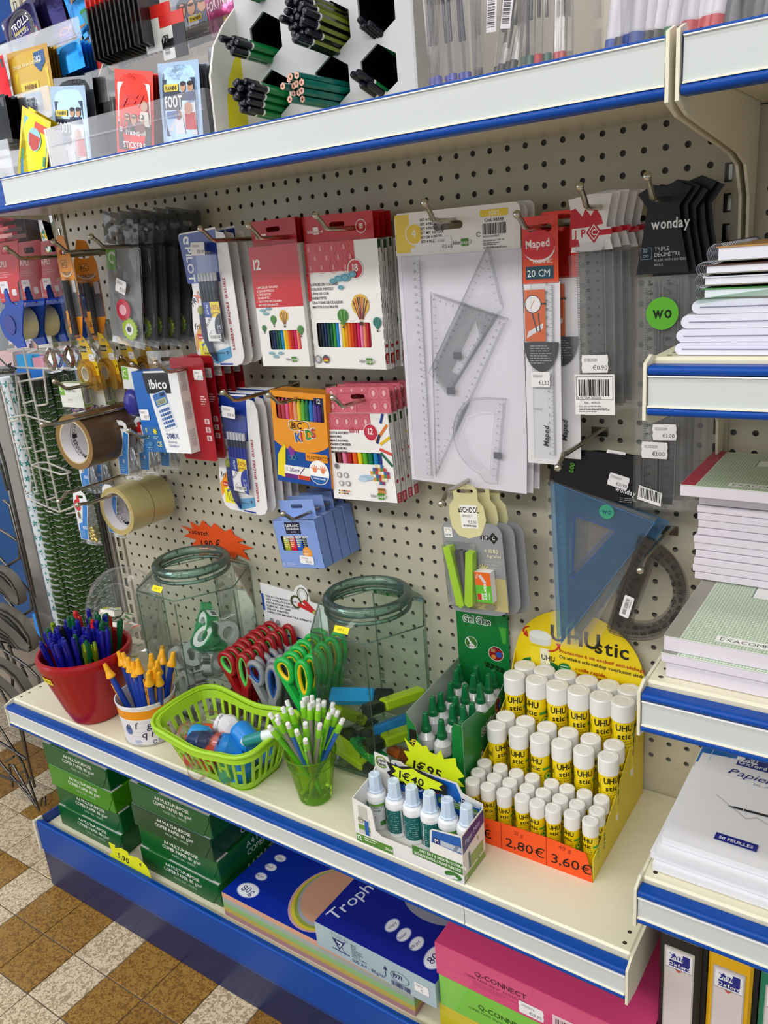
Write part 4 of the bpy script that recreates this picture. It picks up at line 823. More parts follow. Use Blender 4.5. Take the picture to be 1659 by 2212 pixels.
stapler(M, 'grey blister card with lime green mini stapler and staple box, front one', True); dup(stapler(Matrix.Translation((.012, .014, -.002)) @ M, 'grey stapler card behind the front one, cream tab showing', False), Matrix.Translation((.020, .028, -.004)) @ M, 'grey stapler card at the back of its hook')
hook((953, 1088), -.15, what='tip left of the stapler cards', drop=-.012)
# ================================================================== LEFT END OF THE WALL
def apli(k):
    D_ = V((0, .043*k, 0)); o_ = at(66, 697, -.16); M = frame(o_+D_, (1, 0, 0), (0, 0, 1)); t = thing('tape_dispenser', 'blue tape dispenser under red card, %s of three' % ['nearest', 'middle one', 'rearmost'][k], 'tape dispenser', M); c_ = at(3, 652, -.178)-o_
    m = MB(); m.M = Matrix.Translation((c_.x, c_.z, .018)); m.prism([(0, -.002), (.058, -.002), (.062, .030), (.070, .036), (.088, .098), (.014, .098), (.0, .05)], -.0008, 0, '#D21E2A', [rrect(.034, .078, .064, .088, .004, 3)]); m.build('card', t, 'card')
    a = Art(z=.0001); a.w = lambda u, v, z: (c_.x+u, c_.z+v, .018+z); a.text('APLI', 12, 58, 10, '#F6EAEA', 1, shear=.12); a.para(6, 48, 50, 3, 3.6, '#E89A9E', .35); a.tag(6, 14, 26, 20, '01400', '€1.30'); a.rr(40, 9, 14, 11, 3, '#F2E8E8'); a.text('Nº 0', 5, 2, 3, '#F0D0D0', 1); a.build('printed_card', t, 'card')
    ck = [(x*.001, y*.001) for x, y in ([(30*cos(radians(q)), 30*sin(radians(q))) for q in range(100, 262, 12)]+[(8, -40), (34, -38), (30, -16), (36, 0), (48, 24), (56, 40), (46, 42), (30, 33), (16, 40), (10, 62), (3, 58), (2, 40)])]
    for nm, zz in (('rear_cheek', 0), ('front_cheek', .0400)): MB().prism(ck[::-1], zz-.0022, zz, '#1238B4').build(nm, t, 'bluetint')
    for zz in (0, .04): MB().prism(ell(0, 0, .017, .017, 20), zz, zz+.0012, '#081A8E').build('hub_cap', t, 'plastic')
    rl = MB(); rl.M = Matrix.Translation((0, 0, .0025)); rl.lathe([(.013, 0), (.028, 0), (.028, .0335), (.013, .0335), (.013, 0)], 28, '#E4DFB0', caps=False); rl.build('tape_roll', t, 'gloss')
    MB().box((-.012, .036, .001), (.038, .039, .038), '#1238B4').build('bridge', t, 'bluetint')
for k in range(3): apli(k)
hook((14, 536), -.235, what='tip over the red tape dispenser cards', L=.25)
# marker blisters: one hangs edge-on, one faces the aisle
def marker_card(M, label, turned):
    t = thing('marker_blister', label, 'blister pack', M)
    pts = [(0, .05), (.018, 0), (.040, 0), (.062, .05), (.062, .165), (.044, .212), (.020, .216), (.0, .165)]
    MB().prism(pts, -.001, 0, '#E8901E', [rrect(.016, .176, .046, .186, .004, 3)]).build('card', t, 'card')
    a = Art(); a.poly([(1, 50), (61, 50), (61, 128), (32, 112), (1, 128)], '#5A5A60'); a.rr(12, 150, 26, 15, 3, '#1E1A18'); a.rr(13, 151, 24, 13, 3, '#EE9A22'); a.text('BiC', 25, 153, 9, '#1E1A18', 1, 'c'); a.text('STRONG', 12, 134, 8, '#F2E8D8', 1, sx=.9); a.text('STRONG', 12.4, 134.3, 8, '#2A211C', 1, sx=.9); a.ring(30, 170, 36, 39, '#D8C8B0', a0=225, a1=315); a.rect(44, 100, 14, 24, '#C8C4C8'); a.build('printed_card', t, 'card')
    m = MB(); m.tube([(.030, .125, .008), (.030, .066, .008)], .0085, '#1C1C20', 12); m.build('marker_cap', t, 'gloss')
    m = MB(); m.tube([(.030, .066, .008), (.030, .012, .008)], .0078, '#2A2A30', 12); m.build('marker_barrel', t, 'gloss')
    a = Art(z=.0160); a.poly([(25, 64), (35, 64), (35, 16), (25, 16)], '#E89A2E'); a.text('BiC', 33, 30, 7, '#2A2018', 1, rot=90); a.build('barrel_print', t, 'gloss')
    MB().cbox((.014, .006, .0), (.047, .132, .020), '#FFFFFF', .004).build('blister_shell', t, 'clearplastic')
p_ = at(158, 735, -.165); marker_card(frame(p_, (1, -.16, 0), (0, 0, 1)) @ Matrix.Scale(.79, 4), 'orange marker blister turned edge-on on the hook', True)
marker_card(frame(at(190, 735, -.075), (.9, .22, 0), (0, 0, 1)) @ Matrix.Scale(.82, 4), 'orange and grey marker blister facing the aisle, behind the edge-on one', False)
hook((116, 522), -.205, what='tip in front of the orange marker blisters', L=.2)
# clear bags of correction tape
def corr(M, label, full):
    t = thing('correction_tape_bag', label, 'blister pack', M); W, H = .084, .215
    MB().prism([(0, H-.05), (W, H-.05), (W, H), (0, H)], 0, .0004, '#55585C', [slot(W*.62, H-.022, .022, .008)]).build('header_strip', t, 'greyfilm')
    pc = MB(); pc.grid(lambda u, v: (u*W, v*(H-.048), .006+.002*sin(u*9+v*7)), 8, 14, '#FFFFFF').grid(lambda u, v: ((1-u)*W, v*(H-.05), -.003), 2, 2, '#FFFFFF'); pc.build('bag', t, 'film' if full else 'greyfilm')
    a = Art(z=.0002); a.rect(1, H*1000-92, 24, 36, '#5EA82A') if full else None; a.ring(16, H*1000-72, 6, 10, '#D8E8CC', a0=30, a1=300) if full else None
    MB().box((.001, .012, -.0022), (W-.002, H-.052, -.0018), '#85898C' if full else '#55585A').build('insert_card', t, 'card')
    d = MB(); d.tube([(.018, .085, .002), (.022, .07, .002)], .006, '#D0202A', 10); d.prism(ell(.052, .038, .022, .026, 20), -.001, .0035, '#C8C8C4'); d.build('dispenser_body', t, 'clearplastic' if full else 'greyfilm')
    d = MB(); d.prism(ell(.044, .062, .017, .018, 20), .0036, .006, '#C8304A'); d.prism(ell(.044, .062, .009, .009, 14), .0061, .0068, '#F0B8C4'); d.build('red_gear', t, 'gloss')
    d = MB(); d.prism(star(.058, .032, .019, .0165, 16), .0036, .006, '#A8C82A'); d.prism(ell(.058, .032, .010, .010, 14), .0061, .0068, '#E8E8E2'); d.prism(ell(.058, .032, .005, .005, 10), .0069, .0074, '#3A3A3E'); d.build('green_gear', t, 'gloss')
    if a.v: a.build('print', t, 'gloss')
    if full: price(t, 30, H*1000-122, 26, 22, '031200094', '€3.90', z=.009, rot=-12)
    return t
M, h = hung((225, 503), (240, 738), -.115)
t = corr(M, 'clear bag with red and green wheeled correction tape, front of its row', True)
t = corr(Matrix.Translation((.012, .02, 0)) @ M, 'grey bag of correction tape, second in its row', False)
for i in range(2, 6): dup(t, Matrix.Translation((.010*i, .018*i, R.uniform(-.003, .003))) @ M, 'grey bag of correction tape, %s in its row' % ORD[i])
hook((197, 511), -.185, what='tip in front of the correction tape bags', L=.18)
# rubber bands
def bands(M, label, full):
    t = thing('rubber_band_pack', label, 'rubber bands', M)
    MB().box((0, .035, -.012), (.046, .075, 0), '#E9EAE6', cols={3: '#B8CC98'}).build('label_card', t, 'card'); a = Art(); a.rect(0, 50, 12, 25, '#6EB02E'); a.text('RUBBER', 14, 62, 5.4, '#5A5A5A'); a.text('BANDS', 15, 55, 5.4, '#5A5A5A'); a.text('ASSORTED 15g', 6, 42, 4, '#7A7A7A'); a.build('label_print', t, 'card')
    sd = Art(); sd.w = lambda u, v, z: (.046+z, v, -u); sd.barcode(1, 44, 10, 24, seed=4); sd.build('side_barcode', t, 'card')
    rr_ = random.Random(5); m = MB()
    for i in range(26):
        c = rr_.choice(('#A82A22', '#2A7A3A', '#D8A020', '#1E6A8A', '#C8642A')); rx, ry = rr_.uniform(.008, .017), rr_.uniform(.014, .022); ph = rr_.uniform(0, 3)
        m.tube([(.022+rx*cos(q)+.002*sin(3*q+ph), .013+ry*sin(q), -.006+.0035*sin(2*q+ph)) for q in [2*pi*k/14 for k in range(14)]], .0007, c, 4, True)
    m.build('rubber_bands', t, 'plastic', kind='stuff'); MB().prism(rrect(-.001, -.012, .047, .036, .016, 5), -.013, .001, '#FFFFFF').build('pouch', t, 'clearplastic')
for i in range(4):
    p = at(95+i*26, 760-i*3, -.10+.0*i); bands(frame(at(92, 792, -.125)+V((.014*i, .030*i, 0)), (1, 0, 0), (0, 0, 1)), 'small pack of assorted rubber bands, %s on its hook' % ORD[i], i == 0)
hook((172, 750), -.05, what='short, behind the rubber band packs', L=.06)
# yellow card tape dispensers
def scotch(M, label):
    t = thing('yellow_tape_dispenser', label, 'tape dispenser', M)
    MB().prism([(x, y) for x, y in [(.006, .036), (.060, .010), (.058, .045), (.040, .080), (.022, .096), (.006, .100)]], -.0008, 0, '#E6C21E', [slot(.022, .086, .014, .005)]).build('card', t, 'card')
    a = Art(); a.rect(7, 66, 22, 11, '#1A1814'); a.text('Scotch', 8.5, 68.5, 6, '#F0E8C8', 1); a.para(32, 74, 16, 2, 3, '#8A7420'); a.tag(32, 50, 20, 13, '0318', '€2.43'); a.rect(52, 38, 4, 4, '#3A2A14'); a.build('printed_card', t, 'card')
    m = MB(); m.M = Matrix.Translation((.024, .028, 0)); m.lathe([(.0135, -.008), (.026, -.008), (.026, .010), (.0135, .010), (.0135, -.008)], 26, '#D8A838', caps=False); m.build('dispenser_ring', t, 'amber')
    m = MB(); m.M = Matrix.Translation((.024, .028, 0)); m.lathe([(.011, -.007), (.0134, -.007), (.0134, .009), (.011, .009), (.011, -.007)], 20, '#DCD8CC', caps=False); m.build('tape_core', t, 'paper')
    MB().prism([(.036, .006), (.052, -.002), (.062, .002), (.064, .020), (.060, .026), (.048, .022)], -.008, .010, '#D09A28').build('cutter_foot', t, 'amber')
    a = Art(z=.0102); a.ring(24, 28, 17, 19, '#3A2A14', a0=200, a1=260); a.ring(24, 28, 21, 22.5, '#4A3A18', a0=20, a1=90); a.build('ring_print', t, 'gloss')
p0 = at(186, 838, -.11)
for i in range(4): scotch(frame(p0+V((.020*i, .028*i, -.002*i)), V((1, -.15, 0)), (0, 0, 1)), 'amber tape dispenser on yellow card, %s on its hook' % ORD[i])
hook((262, 772), -.075, what='short, among the yellow tape cards', L=.08)
# push pins
def pins(M, label, full):
    t = thing('push_pin_pack', label, 'push pins', M)
    MB().box((0, .010, -.020), (.066, .055, 0), '#E8E9E2', cols={3: '#A8C084', 4: '#C8D8A8'}).build('label_sleeve', t, 'card'); MB().box((.001, -.008, -.019), (.064, .012, -.001), '#FFFFFF').build('clear_box', t, 'clearplastic')
    a = Art(); a.rect(0, 32, 15, 23, '#7AB832'); a.ring(7, 44, 3, 5, '#F0F4E4', a0=60, a1=300); a.text('PUSH PINS', 20, 38, 5, '#8A8A84'); a.text('25 PCS', 20, 22, 4, '#9A9A94'); a.build('label_print', t, 'card')
    sd = Art(); sd.w = lambda u, v, z: (.066+z, v, -u); sd.rect(2, 14, 16, 36, '#8AAA5A'); sd.barcode(4, 17, 12, 30, seed=5); sd.build('side_barcode', t, 'card')
    MB().tube([(.012+.008*cos(q), .060+.010*sin(q), -.01) for q in [pi*k/8 for k in range(9)]], .0008, '#D8D8D4', 6).build('hanging_loop', t, 'clearplastic')
    rr_ = random.Random(2); m = MB()
    for k in range(16): m.sphere((rr_.uniform(.005, .06), rr_.uniform(-.005, .008), rr_.uniform(-.016, -.004)), .0032, rr_.choice(('#D8344A', '#2A5AB8', '#E8C83A', '#F0F0F0', '#9A4AA8')), 6, 4)
    m.build('pins', t, 'gloss', kind='stuff')
p0 = at(138, 890, -.135)
for i in range(3): pins(frame(p0+V((.018*i, .034*i, -.001*i)), (1, 0, 0), (0, 0, 1)), 'white and green push pin pack, %s on its hook' % ORD[i], i == 0)
hook((118, 824), -.20, what='tip left of the push pin packs', L=.2)
# packing tapes on two long hooks: axis along the hook
def roll(c, yaw, pitch, r, ri, wd, col, core, label, mat, tags):
    ax = V((sin(yaw)*cos(pitch), cos(yaw)*cos(pitch), sin(pitch)))
    t = thing('packing_tape', label, 'packing tape', aim(c, ax))
    m = MB(); m.lathe([(ri+.0025, .0005), (r, .0), (r, wd), (ri+.0025, wd-.0005)], 48, col, cols={0: '#8A6A3A' if mat == 'gloss' else '#C0AE70', 2: '#6A5030'}, caps=False); m.build('tape', t, mat)
    m = MB(); m.lathe([(ri, .0), (ri+.0026, .0), (ri+.0026, wd), (ri, wd), (ri, 0)], 48, '#ECE9EC', cols={0: '#C9B98A'}, caps=False, smooth=False); m.build('core', t, 'paper')
    a = Art(z=.0002); a.w = lambda u, v, z: ((ri-z)*cos(u/ri), (ri-z)*sin(u/ri), v)
    for k in range(5): 
        u = k*.0495*1000*ri/.038/1.0; a.text('Q-CONNECT', u+34, 30, 7, '#3A3840', 0, rot=180); a.rect(u+38, 24, 8, 9, '#2A2830'); a.rect(u+2, 20, 36, .8, '#4A4850', 8)
    a.build('core_print', t, 'paper')
    if tags:
        a = Art(z=.0003); a.w = lambda u, v, z: ((r+z)*cos(u/r), (r+z)*sin(u/r), v); 
        a.poly([(tags[0]+dx, dy) for dx, dy in ((0, 18), (0, 33), (3, 36), (9, 33), (16, 34), (16, 19), (8, 20), (3, 17))], '#E9E5E8'); a.text('€2.01', tags[0]+10, 21, 4, '#4A464C', rot=90); a.build('price_tag', t, 'paper')
    return t
YAW = -.02
c0 = at(160, 956, -.205); d = V((sin(YAW), cos(YAW), 0))
for i in range(3): roll(c0+d*(.052*i)+V((0, 0, 0.0)), YAW, 0, .049, .036, .0505, '#55402E', '#EEE', 'brown packing tape roll, %s on the hook' % ('nearest', 'middle one', 'rearmost')[i], 'gloss', (66,) if i < 2 else None)
hook((92, 917), -.275, what='long, through the brown packing tape', L=.28, drop=.004)
c0 = at(252, 1105, -.125)
for i in range(2): roll(c0+d*(.052*i), YAW, 0, .047, .0365, .0505, '#C8BB80', '#EEE', 'clear packing tape roll, %s on the hook' % ('nearest', 'rear one')[i], 'amber2', None)
hook((127, 1083), -.245, what='long, through the clear packing tape', L=.25, drop=-.01)
# small clear header packs
def mpack(M, label, num, fill, hcol=('#1E8ADC')):
    t = thing('stationery_pack', label, 'fastener pack', M); W, H = 48, 108
    MB().prism([(x*.001, y*.001) for x, y in [(0, 8), (24, 8), (30, 40), (44, H-22), (40, H-6), (30, H), (14, H), (4, H-8), (0, H-24)]], -.0008, 0, '#EEF0F4', [slot(.024, .096, .018, .006)]).build('card', t, 'card')
    a = Art(); a.poly([(1, 9), (23, 9), (29, 40), (42, H-24), (30, H-20), (16, 44), (4, 40)], '#1C86D8'); a.disc(11, H-30, 10, '#D0202E', 12); a.rect(12, H-24, 8, 14, '#D0202E'); a.text('Maped', 3, H-33, 6, '#F8ECEC', 1, sx=.7, shear=.1); a.text(num, 14, 30, 7, '#F2F4F8', 1); a.para(5, 24, 15, 4, 3.4, '#8AC2EE', .35)
    if fill == 'clip': a.line([(8, 62), (18, 50), (12, 44), (8, 66), (20, 58)], 1.1, '#3A3A44')
    else: a.disc(10, 58, 4.4, '#6A5A3A', 7); a.line([(10, 58), (20, 46)], 1, '#4A4A3A')
    a.build('printed_card', t, 'card'); MB().box((0, 0, -.010), (.048, .080, .001), '#FFFFFF').build('pouch', t, 'film')
    rr_ = random.Random(9); m = MB()
    for k in range(14):
        x, y = rr_.uniform(.026, .044), rr_.uniform(.006, .034)
        if fill == 'clip': m.tube([(x, y, -.004), (x+.004, y+.028, -.004), (x+.008, y+.028, -.004), (x+.004, y+.004, -.004)], .0006, '#A8ACB4', 4)
        else: m.sphere((x, y, -.004), (.0052, .0052, .002), '#D8C26A', 8, 4)
    m.build('contents', t, 'metal', kind='stuff')
p1 = at(262, 1033, -.14)
for i in range(3): mpack(frame(p1+V((.016*i, .034*i, 0)), (1, 0, 0), (0, 0, 1)), 'small pack of large paper clips with blue swoosh, %s on its hook' % ORD[i], '8', 'clip')
hook((278, 930), -.185, what='tip above the paper clip packs', L=.19)
p1 = at(180, 1062, -.05)
for i in range(2): mpack(frame(p1+V((.014*i, .022*i, 0)), (1, 0, 0), (0, 0, 1)), 'small pack marked 100 peeking out under the brown tape, %s one' % ('front', 'rear')[i], '100', 'clip')
p1 = at(177, 1172, -.155)
for i in range(2): mpack(frame(p1+V((.022*i, .050*i, 0)), (1, 0, 0), (0, 0, 1)), 'small pack of brass drawing pins hanging under the clear tape, %s one' % ('front', 'rear')[i], '100', 'pin')
hook((168, 1090), -.20, what='above the brass drawing pin packs', L=.2, drop=.004)
# blue blister left of the calculator
M, h = hung((262, 797), (274, 892), -.10); t = thing('blister_card', 'white topped blister with blue ball item, tucked behind the calculator carton', 'blister card', M)
MB().box((0, .045, -.001), (.05, .085, 0), '#E8EAE8').build('card', t, 'card'); a = Art(); a.rect(1, 62, 16, 22, '#7AB832'); a.ring(9, 73, 4, 6, '#F0F4E4', a0=60, a1=300); a.build('print', t, 'card'); MB().sphere((.024, .022, .004), (.019, .026, .012), '#3A3A9A', 14, 8).build('blue_blister', t, 'gloss'); MB().sphere((.026, -.004, .004), (.018, .014, .012), '#FFFFFF', 14, 8).build('clear_blister', t, 'clearplastic')
hook((286, 786), -.13, what='short, left of the calculator hook', L=.13)
# ================================================================== LOWER SHELF
ZS = .4562
# --- red pot of pens
t = thing('flower_pot', 'glossy red flower pot with a yellow price sticker holding ballpoint pens', 'pot', up((-1.022, -.252, ZS)))
m = MB(); m.lathe([(.040, 0), (.047, .003), (.057, .03), (.072, .08), (.0835, .118), (.0855, .124), (.0865, .134), (.0845, .139), (.080, .140), (.077, .136), (.074, .11), (.06, .05), (.045, .012), (0, .01)], 56, '#A30D16'); m.build('pot_body', t, 'gloss')
a = Art(z=.0012); prof = lambda v: .0835+(.118-.118) if False else .0725+(v-.08)*.29
a.w = lambda u, v, z: ((prof(v)+z)*cos(-1.72+u/.08), (prof(v)+z)*sin(-1.72+u/.08), v)
a.rect(-9, 100, 30, 14, '#F2DC28', 8); a.text('3,00 €', -2, 104, 5.4, '#3A3418', 1); a.build('price_sticker', t, 'paper')
def pen_mesh(c, metal=False):
    m = MB(); m.lathe([(.0040, 0), (.0044, .004), (.0044, .112), (.0050, .1125), (.0050, .134), (.0042, .146), (.0028, .150), (0, .1506)], 10, c)
    m.box((-.0016, .0048, .116), (.0016, .0066, .146), c); return m.mesh('ballpoint_pen', 'foil' if metal else 'gloss')
PM = {'blue': pen_mesh('#16198A'), 'green': pen_mesh('#0B5A34'), 'red': pen_mesh('#C01A20'), 'lime patterned': pen_mesh('#9CC832', True), 'black': pen_mesh('#1A1E1A')}
POT = {}
for ring, n in ((.066, 27), (.051, 20), (.035, 13), (.017, 7)):
    for i in range(n):
        an = 2*pi*i/n+R.uniform(-.1, .1); rr_ = ring+R.uniform(-.005, .004); x, y = rr_*cos(an), rr_*sin(an)
        q = R.random()
        if y > .02: c = 'red' if q < .34 else 'green' if q < .72 else 'blue'
        elif x < -.03: c = 'green' if q < .5 else 'blue' if q < .8 else 'lime patterned'
        else: c = 'blue' if q < .68 else 'lime patterned' if q < .84 else 'green' if q < .9 else 'red' if q < .94 else 'black'
        o = bpy.data.objects.new('ballpoint_pen', PM[c]); COL.objects.link(o)
        d = V((x*.34+R.uniform(-.012, .012), y*.34+R.uniform(-.012, .012), .16)); b = V((-1.022+x*.62, -.252+y*.62, ZS+.029+R.uniform(-.010, .012)))
        o.matrix_basis = aim(b, d, R.uniform(0, 6)); tag(o, '%s ballpoint pen standing among the pens in the red pot' % c, 'pen', '%s pens in the red pot' % c); POT.setdefault(c, []).append(o)
for c, l in POT.items(): rank(l, c+' ballpoint pen in the red pot, %s from left of its colour')
# --- alphabet tin with blue and yellow pens
t = thing('pen_tin', 'round white tin with orange band and handwritten alphabet, holding blue and yellow pens', 'tin', up((-.868, -.2495, ZS)))
m = MB(); m.lathe([(.0455, 0), (.0470, .002), (.0458, .004), (.0515, .078), (.0528, .079), (.0528, .082), (.0512, .082), (.0505, .078), (.0445, .004), (0, .004)], 44, '#ECEBEF', cols={0: '#A8A49C', 1: '#A8A49C'}); m.build('tin_body', t, 'gloss')
rad = lambda v: .0458+(v-.004)*.077
a = Art(z=.0003); a.w = lambda u, v, z: ((rad(v)+z)*cos(-.66+u/.0485), (rad(v)+z)*sin(-.66+u/.0485), v)
a.rect(-70, 56, 140, 17, '#F29A12', 40); a.rect(-70, 53.5, 140, 2.4, '#F6F2EE', 40); a.poly([(-46, 58), (-40, 70), (-34, 58)], '#2A3A8A')
for y in (22, 31, 40, 49): a.rect(-34, y, 80, .35, '#B8B4C4', 24)
for ch, x, y in (('f', -27, 37), ('g', -6, 37), ('h', 15, 37), ('k', 36, 37), ('q', -17, 19), ('r', 0, 19), ('s', 14, 19), ('t', 28, 19), ('e', -44, 37)): a.text(ch, x, y, 15, '#26264A', 0, shear=.18)
a.disc(-40, 34, 7, '#5A6AA8', 9); a.para(-32, 13, 16, 3, 2.4, '#8A9ACA'); a.ring(4, 8, 2.6, 3.8, '#26368A', a0=20, a1=320); a.para(10, 12, 28, 4, 2.2, '#8A8AA0'); a.text('LVG', -28, 4, 3.4, '#9AA0C0'); a.build('tin_print', t, 'gloss')
def ypen():
    m = MB(); m.lathe([(.0050, 0), (.0056, .01), (.0056, .085), (.0049, .108), (.0046, .110)], 12, '#1B3FA0'); m.box((-.0022, .0040, .03), (.0022, .0068, .1), '#F0A81C')
    b = m.mesh('pen_body', 'plastic'); c = MB(); c.lathe([(.0052, .110), (.0088, .113), (.0078, .117), (.0054, .124), (.0036, .138), (.0030, .139), (0, .1392)], 12, '#F2B01E'); return b, c.mesh('yellow_tip', 'plastic')
yb, yc = ypen(); TIN = []
for i in range(17):
    an = R.uniform(0, 2*pi); rr_ = .036*math.sqrt(R.random()); x, y = rr_*cos(an), rr_*sin(an)
    o = bpy.data.objects.new('plunger_pen', yb); COL.objects.link(o); c = bpy.data.objects.new('yellow_tip', yc); COL.objects.link(c); c.parent = o
    o.matrix_basis = aim(V((-.868+x*.75, -.2495+y*.75, ZS+.010+R.uniform(-.004, .012))), V((x*.95+R.uniform(-.02, .02)-.006, y*.8+R.uniform(-.02, .02), .13)), R.uniform(0, 6)); tag(o, 'blue pen with yellow tip standing in the alphabet tin', 'pen'); TIN.append(o)
rank(TIN, 'blue pen with yellow tip in the alphabet tin, %s from left')
# --- clear lidded dish with small eraser boxes behind the pot
t = thing('lidded_dish', 'round clear plastic dish with open lid behind the red pot, full of erasers', 'dish', up((-1.128, -.104, ZS)) @ Matrix.Scale(.92, 4))
m = MB(); m.lathe([(.07, 0), (.085, .004), (.098, .07), (.101, .072), (.101, .075), (.097, .075)], 40, '#FFFFFF', caps=False); m.build('dish', t, 'acrylic')
m = MB(); m.M = Matrix.Translation((-.035, .050, .112)) @ Matrix.Rotation(radians(66), 4, 'X') @ Matrix.Rotation(radians(12), 4, 'Y')
m.lathe([(.098, 0), (.103, .002), (.103, .012), (.096, .014), (.09, .022), (.055, .028), (0, .030)], 44, '#FFFFFF', caps=False)
m.tube([(.101*cos(q), .101*sin(q), .006) for q in [2*pi*k/40 for k in range(40)]], .0022, '#F4F4F6', 6, True); m.tube([(.062*cos(q), .062*sin(q), .026) for q in [2*pi*k/36 for k in range(36)]], .0016, '#F4F4F6', 6, True); m.build('lid', t, 'acrylic')
ERA = []
for i in range(26):
    M = Matrix.Translation((-1.128+R.uniform(-.055, .055), -.104+R.uniform(-.055, .055), ZS+.018+.0040*i)) @ Matrix.Rotation(R.uniform(0, 6), 4, 'Z') @ Matrix.Rotation(R.uniform(-.5, .5), 4, 'X')
    if i > 16: M = Matrix.Translation((-1.118+R.uniform(-.03, .05), -.104+R.uniform(-.05, .035), ZS+.078+.005*(i-16))) @ Matrix.Rotation(R.uniform(0, 6), 4, 'Z') @ Matrix.Rotation(R.uniform(-.4, .4), 4, 'X')
    b = MB().box((-.021, -.010, 0), (.021, .010, .011), '#ECEAE2').build('eraser', None, 'card', M=M); tag(b, 'white boxed eraser lying in the clear lidded dish', 'eraser'); ERA.append(b)
    a = Art(z=.0112); a.rect(-20, -9, 9, 18, '#B8C832' if i % 2 else '#E8806A'); a.text('eraser', -8, -2, 5, '#3A3A3A', 1) if i % 3 else a.para(-8, 3, 24, 3, 3, '#5A5A5A'); a.rect(14, -9, 5, 18, '#4A8A3A'); a.build('print', b, 'card')
rank(ERA, 'white boxed eraser in the clear lidded dish, %s from left')
# --- hexagonal glass jars
def jar(cx, cy, r, rot, label, sticker, stext, zsh=.2505, zr=.275, rr_=.0705):
    t = thing('glass_jar', label, 'jar', up((cx, cy, ZS), rot)); n = 48
    def hexr(an, rad, rnd):
        a = (an % (pi/3))-pi/6; h = rad*cos(pi/6)/cos(a); return h*(1-rnd)+rad*.935*rnd
    def shell(levels, mb, inner=False):
        vs = []
        for (rad, z, rnd) in levels:
            for j in range(n): an = 2*pi*j/n; q = hexr(an, rad, rnd); vs.append((q*cos(an), q*sin(an), z))
        fs = [(i*n+j, i*n+(j+1) % n, (i+1)*n+(j+1) % n, (i+1)*n+j) for i in range(len(levels)-1) for j in range(n)]
        mb.add(vs, [f[::-1] if inner else f for f in fs], '#DDEEE6', 0, False)
    m = MB(); shell([(r*.90, .002, .12), (r*.99, .010, .06), (r, .02, .03), (r, zsh-.012, .03), (r*.975, zsh, .06)], m); m.add([(hexr(2*pi*j/n, r*.9, .12)*cos(2*pi*j/n), hexr(2*pi*j/n, r*.9, .12)*sin(2*pi*j/n), .002) for j in range(n)], [list(range(n))[::-1]], '#DDEEE6')
    m.build('jar_body', t, 'glass')
    m = MB(); shell([(r*.975, zsh, .06), (r*.86, zsh+.012, .30), (rr_*1.08, zsh+.020, .9), (rr_*.98, zsh+.026, 1)], m); m.lathe([(rr_*.91, zsh+.026), (rr_*.90, zr+.004)], n, '#DDEEE6', caps=False); m.build('shoulder', t, 'glass')
    m = MB(); m.tube([((rr_-.007)*cos(2*pi*k/48), (rr_-.007)*sin(2*pi*k/48), zr+.004) for k in range(48)], .0085, '#7FA898', 12, True); m.tube([((rr_-.004)*cos(2*pi*k/48), (rr_-.004)*sin(2*pi*k/48), zr-.012) for k in range(48)], .0035, '#7FA898', 8, True); m.build('rim', t, 'glassrim')
    m = MB()
    for k in range(6): an = k*pi/3; m.tube([(r*.968*cos(an), r*.968*sin(an), .012), (r*.968*cos(an), r*.968*sin(an), zsh-.010)], .0012, '#8AB0A0', 6); 
    e = [((r*.972)*cos(k*pi/3), (r*.972)*sin(k*pi/3), zsh-.004) for k in range(6)]
    m.tube(e, .0012, '#9ABCB0', 6, True); m.tube([(x*.93, y*.93, .006) for x, y, z in e], .0025, '#8AB0A0', 6, True); m.build('corner_edges', t, 'glassrim')
    sx, sy, sz, srz = sticker; ss = Art(z=.0004); ss.rect(0, 0, 27, 10.5, '#F4E21E'); ss.text(stext, 6, 3.6, 4.4, '#5A5010', 0); 
    ss.build('price_sticker', t, 'paper', M=Matrix.Rotation(radians(-30), 4, 'Z') @ frame((r*.825, -.0135+sx, zsh+.004), (0, 1, 0), (-.62, 0, .78))); return t
jar(-.862, -.1035, .1075, -1.083, 'greenish glass hexagonal jar holding clear tape dispensers, behind the red pot', (.004, 0, 0, 0), '1,60 €')
jar(-.4677, -.0985, .103, -1.021, 'greenish glass hexagonal jar with 1.60 sticker holding highlighter pens', (.006, 0, 0, 0), '1.60 E')
# tape dispensers inside the left jar
def tapedisp(M, c, lbl, lcol='#E8E8EC'):
    t = thing('tape_dispenser', lbl, 'tape dispenser', M)
    m = MB(); m.lathe([(.0125, -.009), (.023, -.009), (.023, .009), (.0125, .009), (.0125, -.009)], 22, '#E4E6E4', caps=False); m.build('tape_roll', t, 'paper')
    m = MB(); m.lathe([(.024, -.011), (.0275, -.011), (.0275, .011), (.024, .011), (.024, -.011)], 24, c, caps=False); m.prism([(.012, -.024), (.040, -.028), (.052, -.020), (.050, -.012), (.034, -.008), (.024, .004)], -.011, .011, c); m.prism([(-.024, .01), (-.030, .028), (-.024, .034), (-.016, .022)], -.010, .010, c); m.build('dispenser_body', t, {'#3AA868': 'greentint', '#B83A3A': 'clearplastic'}.get(c, 'clearplastic'))
    l = MB(); l.M = None; l.box((.0, .0275, -.009), (.026, .0281, .009), '#F0F0F2'); o = l.build('barcode_label', t, 'paper'); a = Art(z=.0); a.w = lambda u, v, z: (u, .0283+z, v); a.barcode(3, -6, 18, 9, bg=None); a.build('barcode', o, 'paper')
J1 = V((-.862, -.1035, ZS))
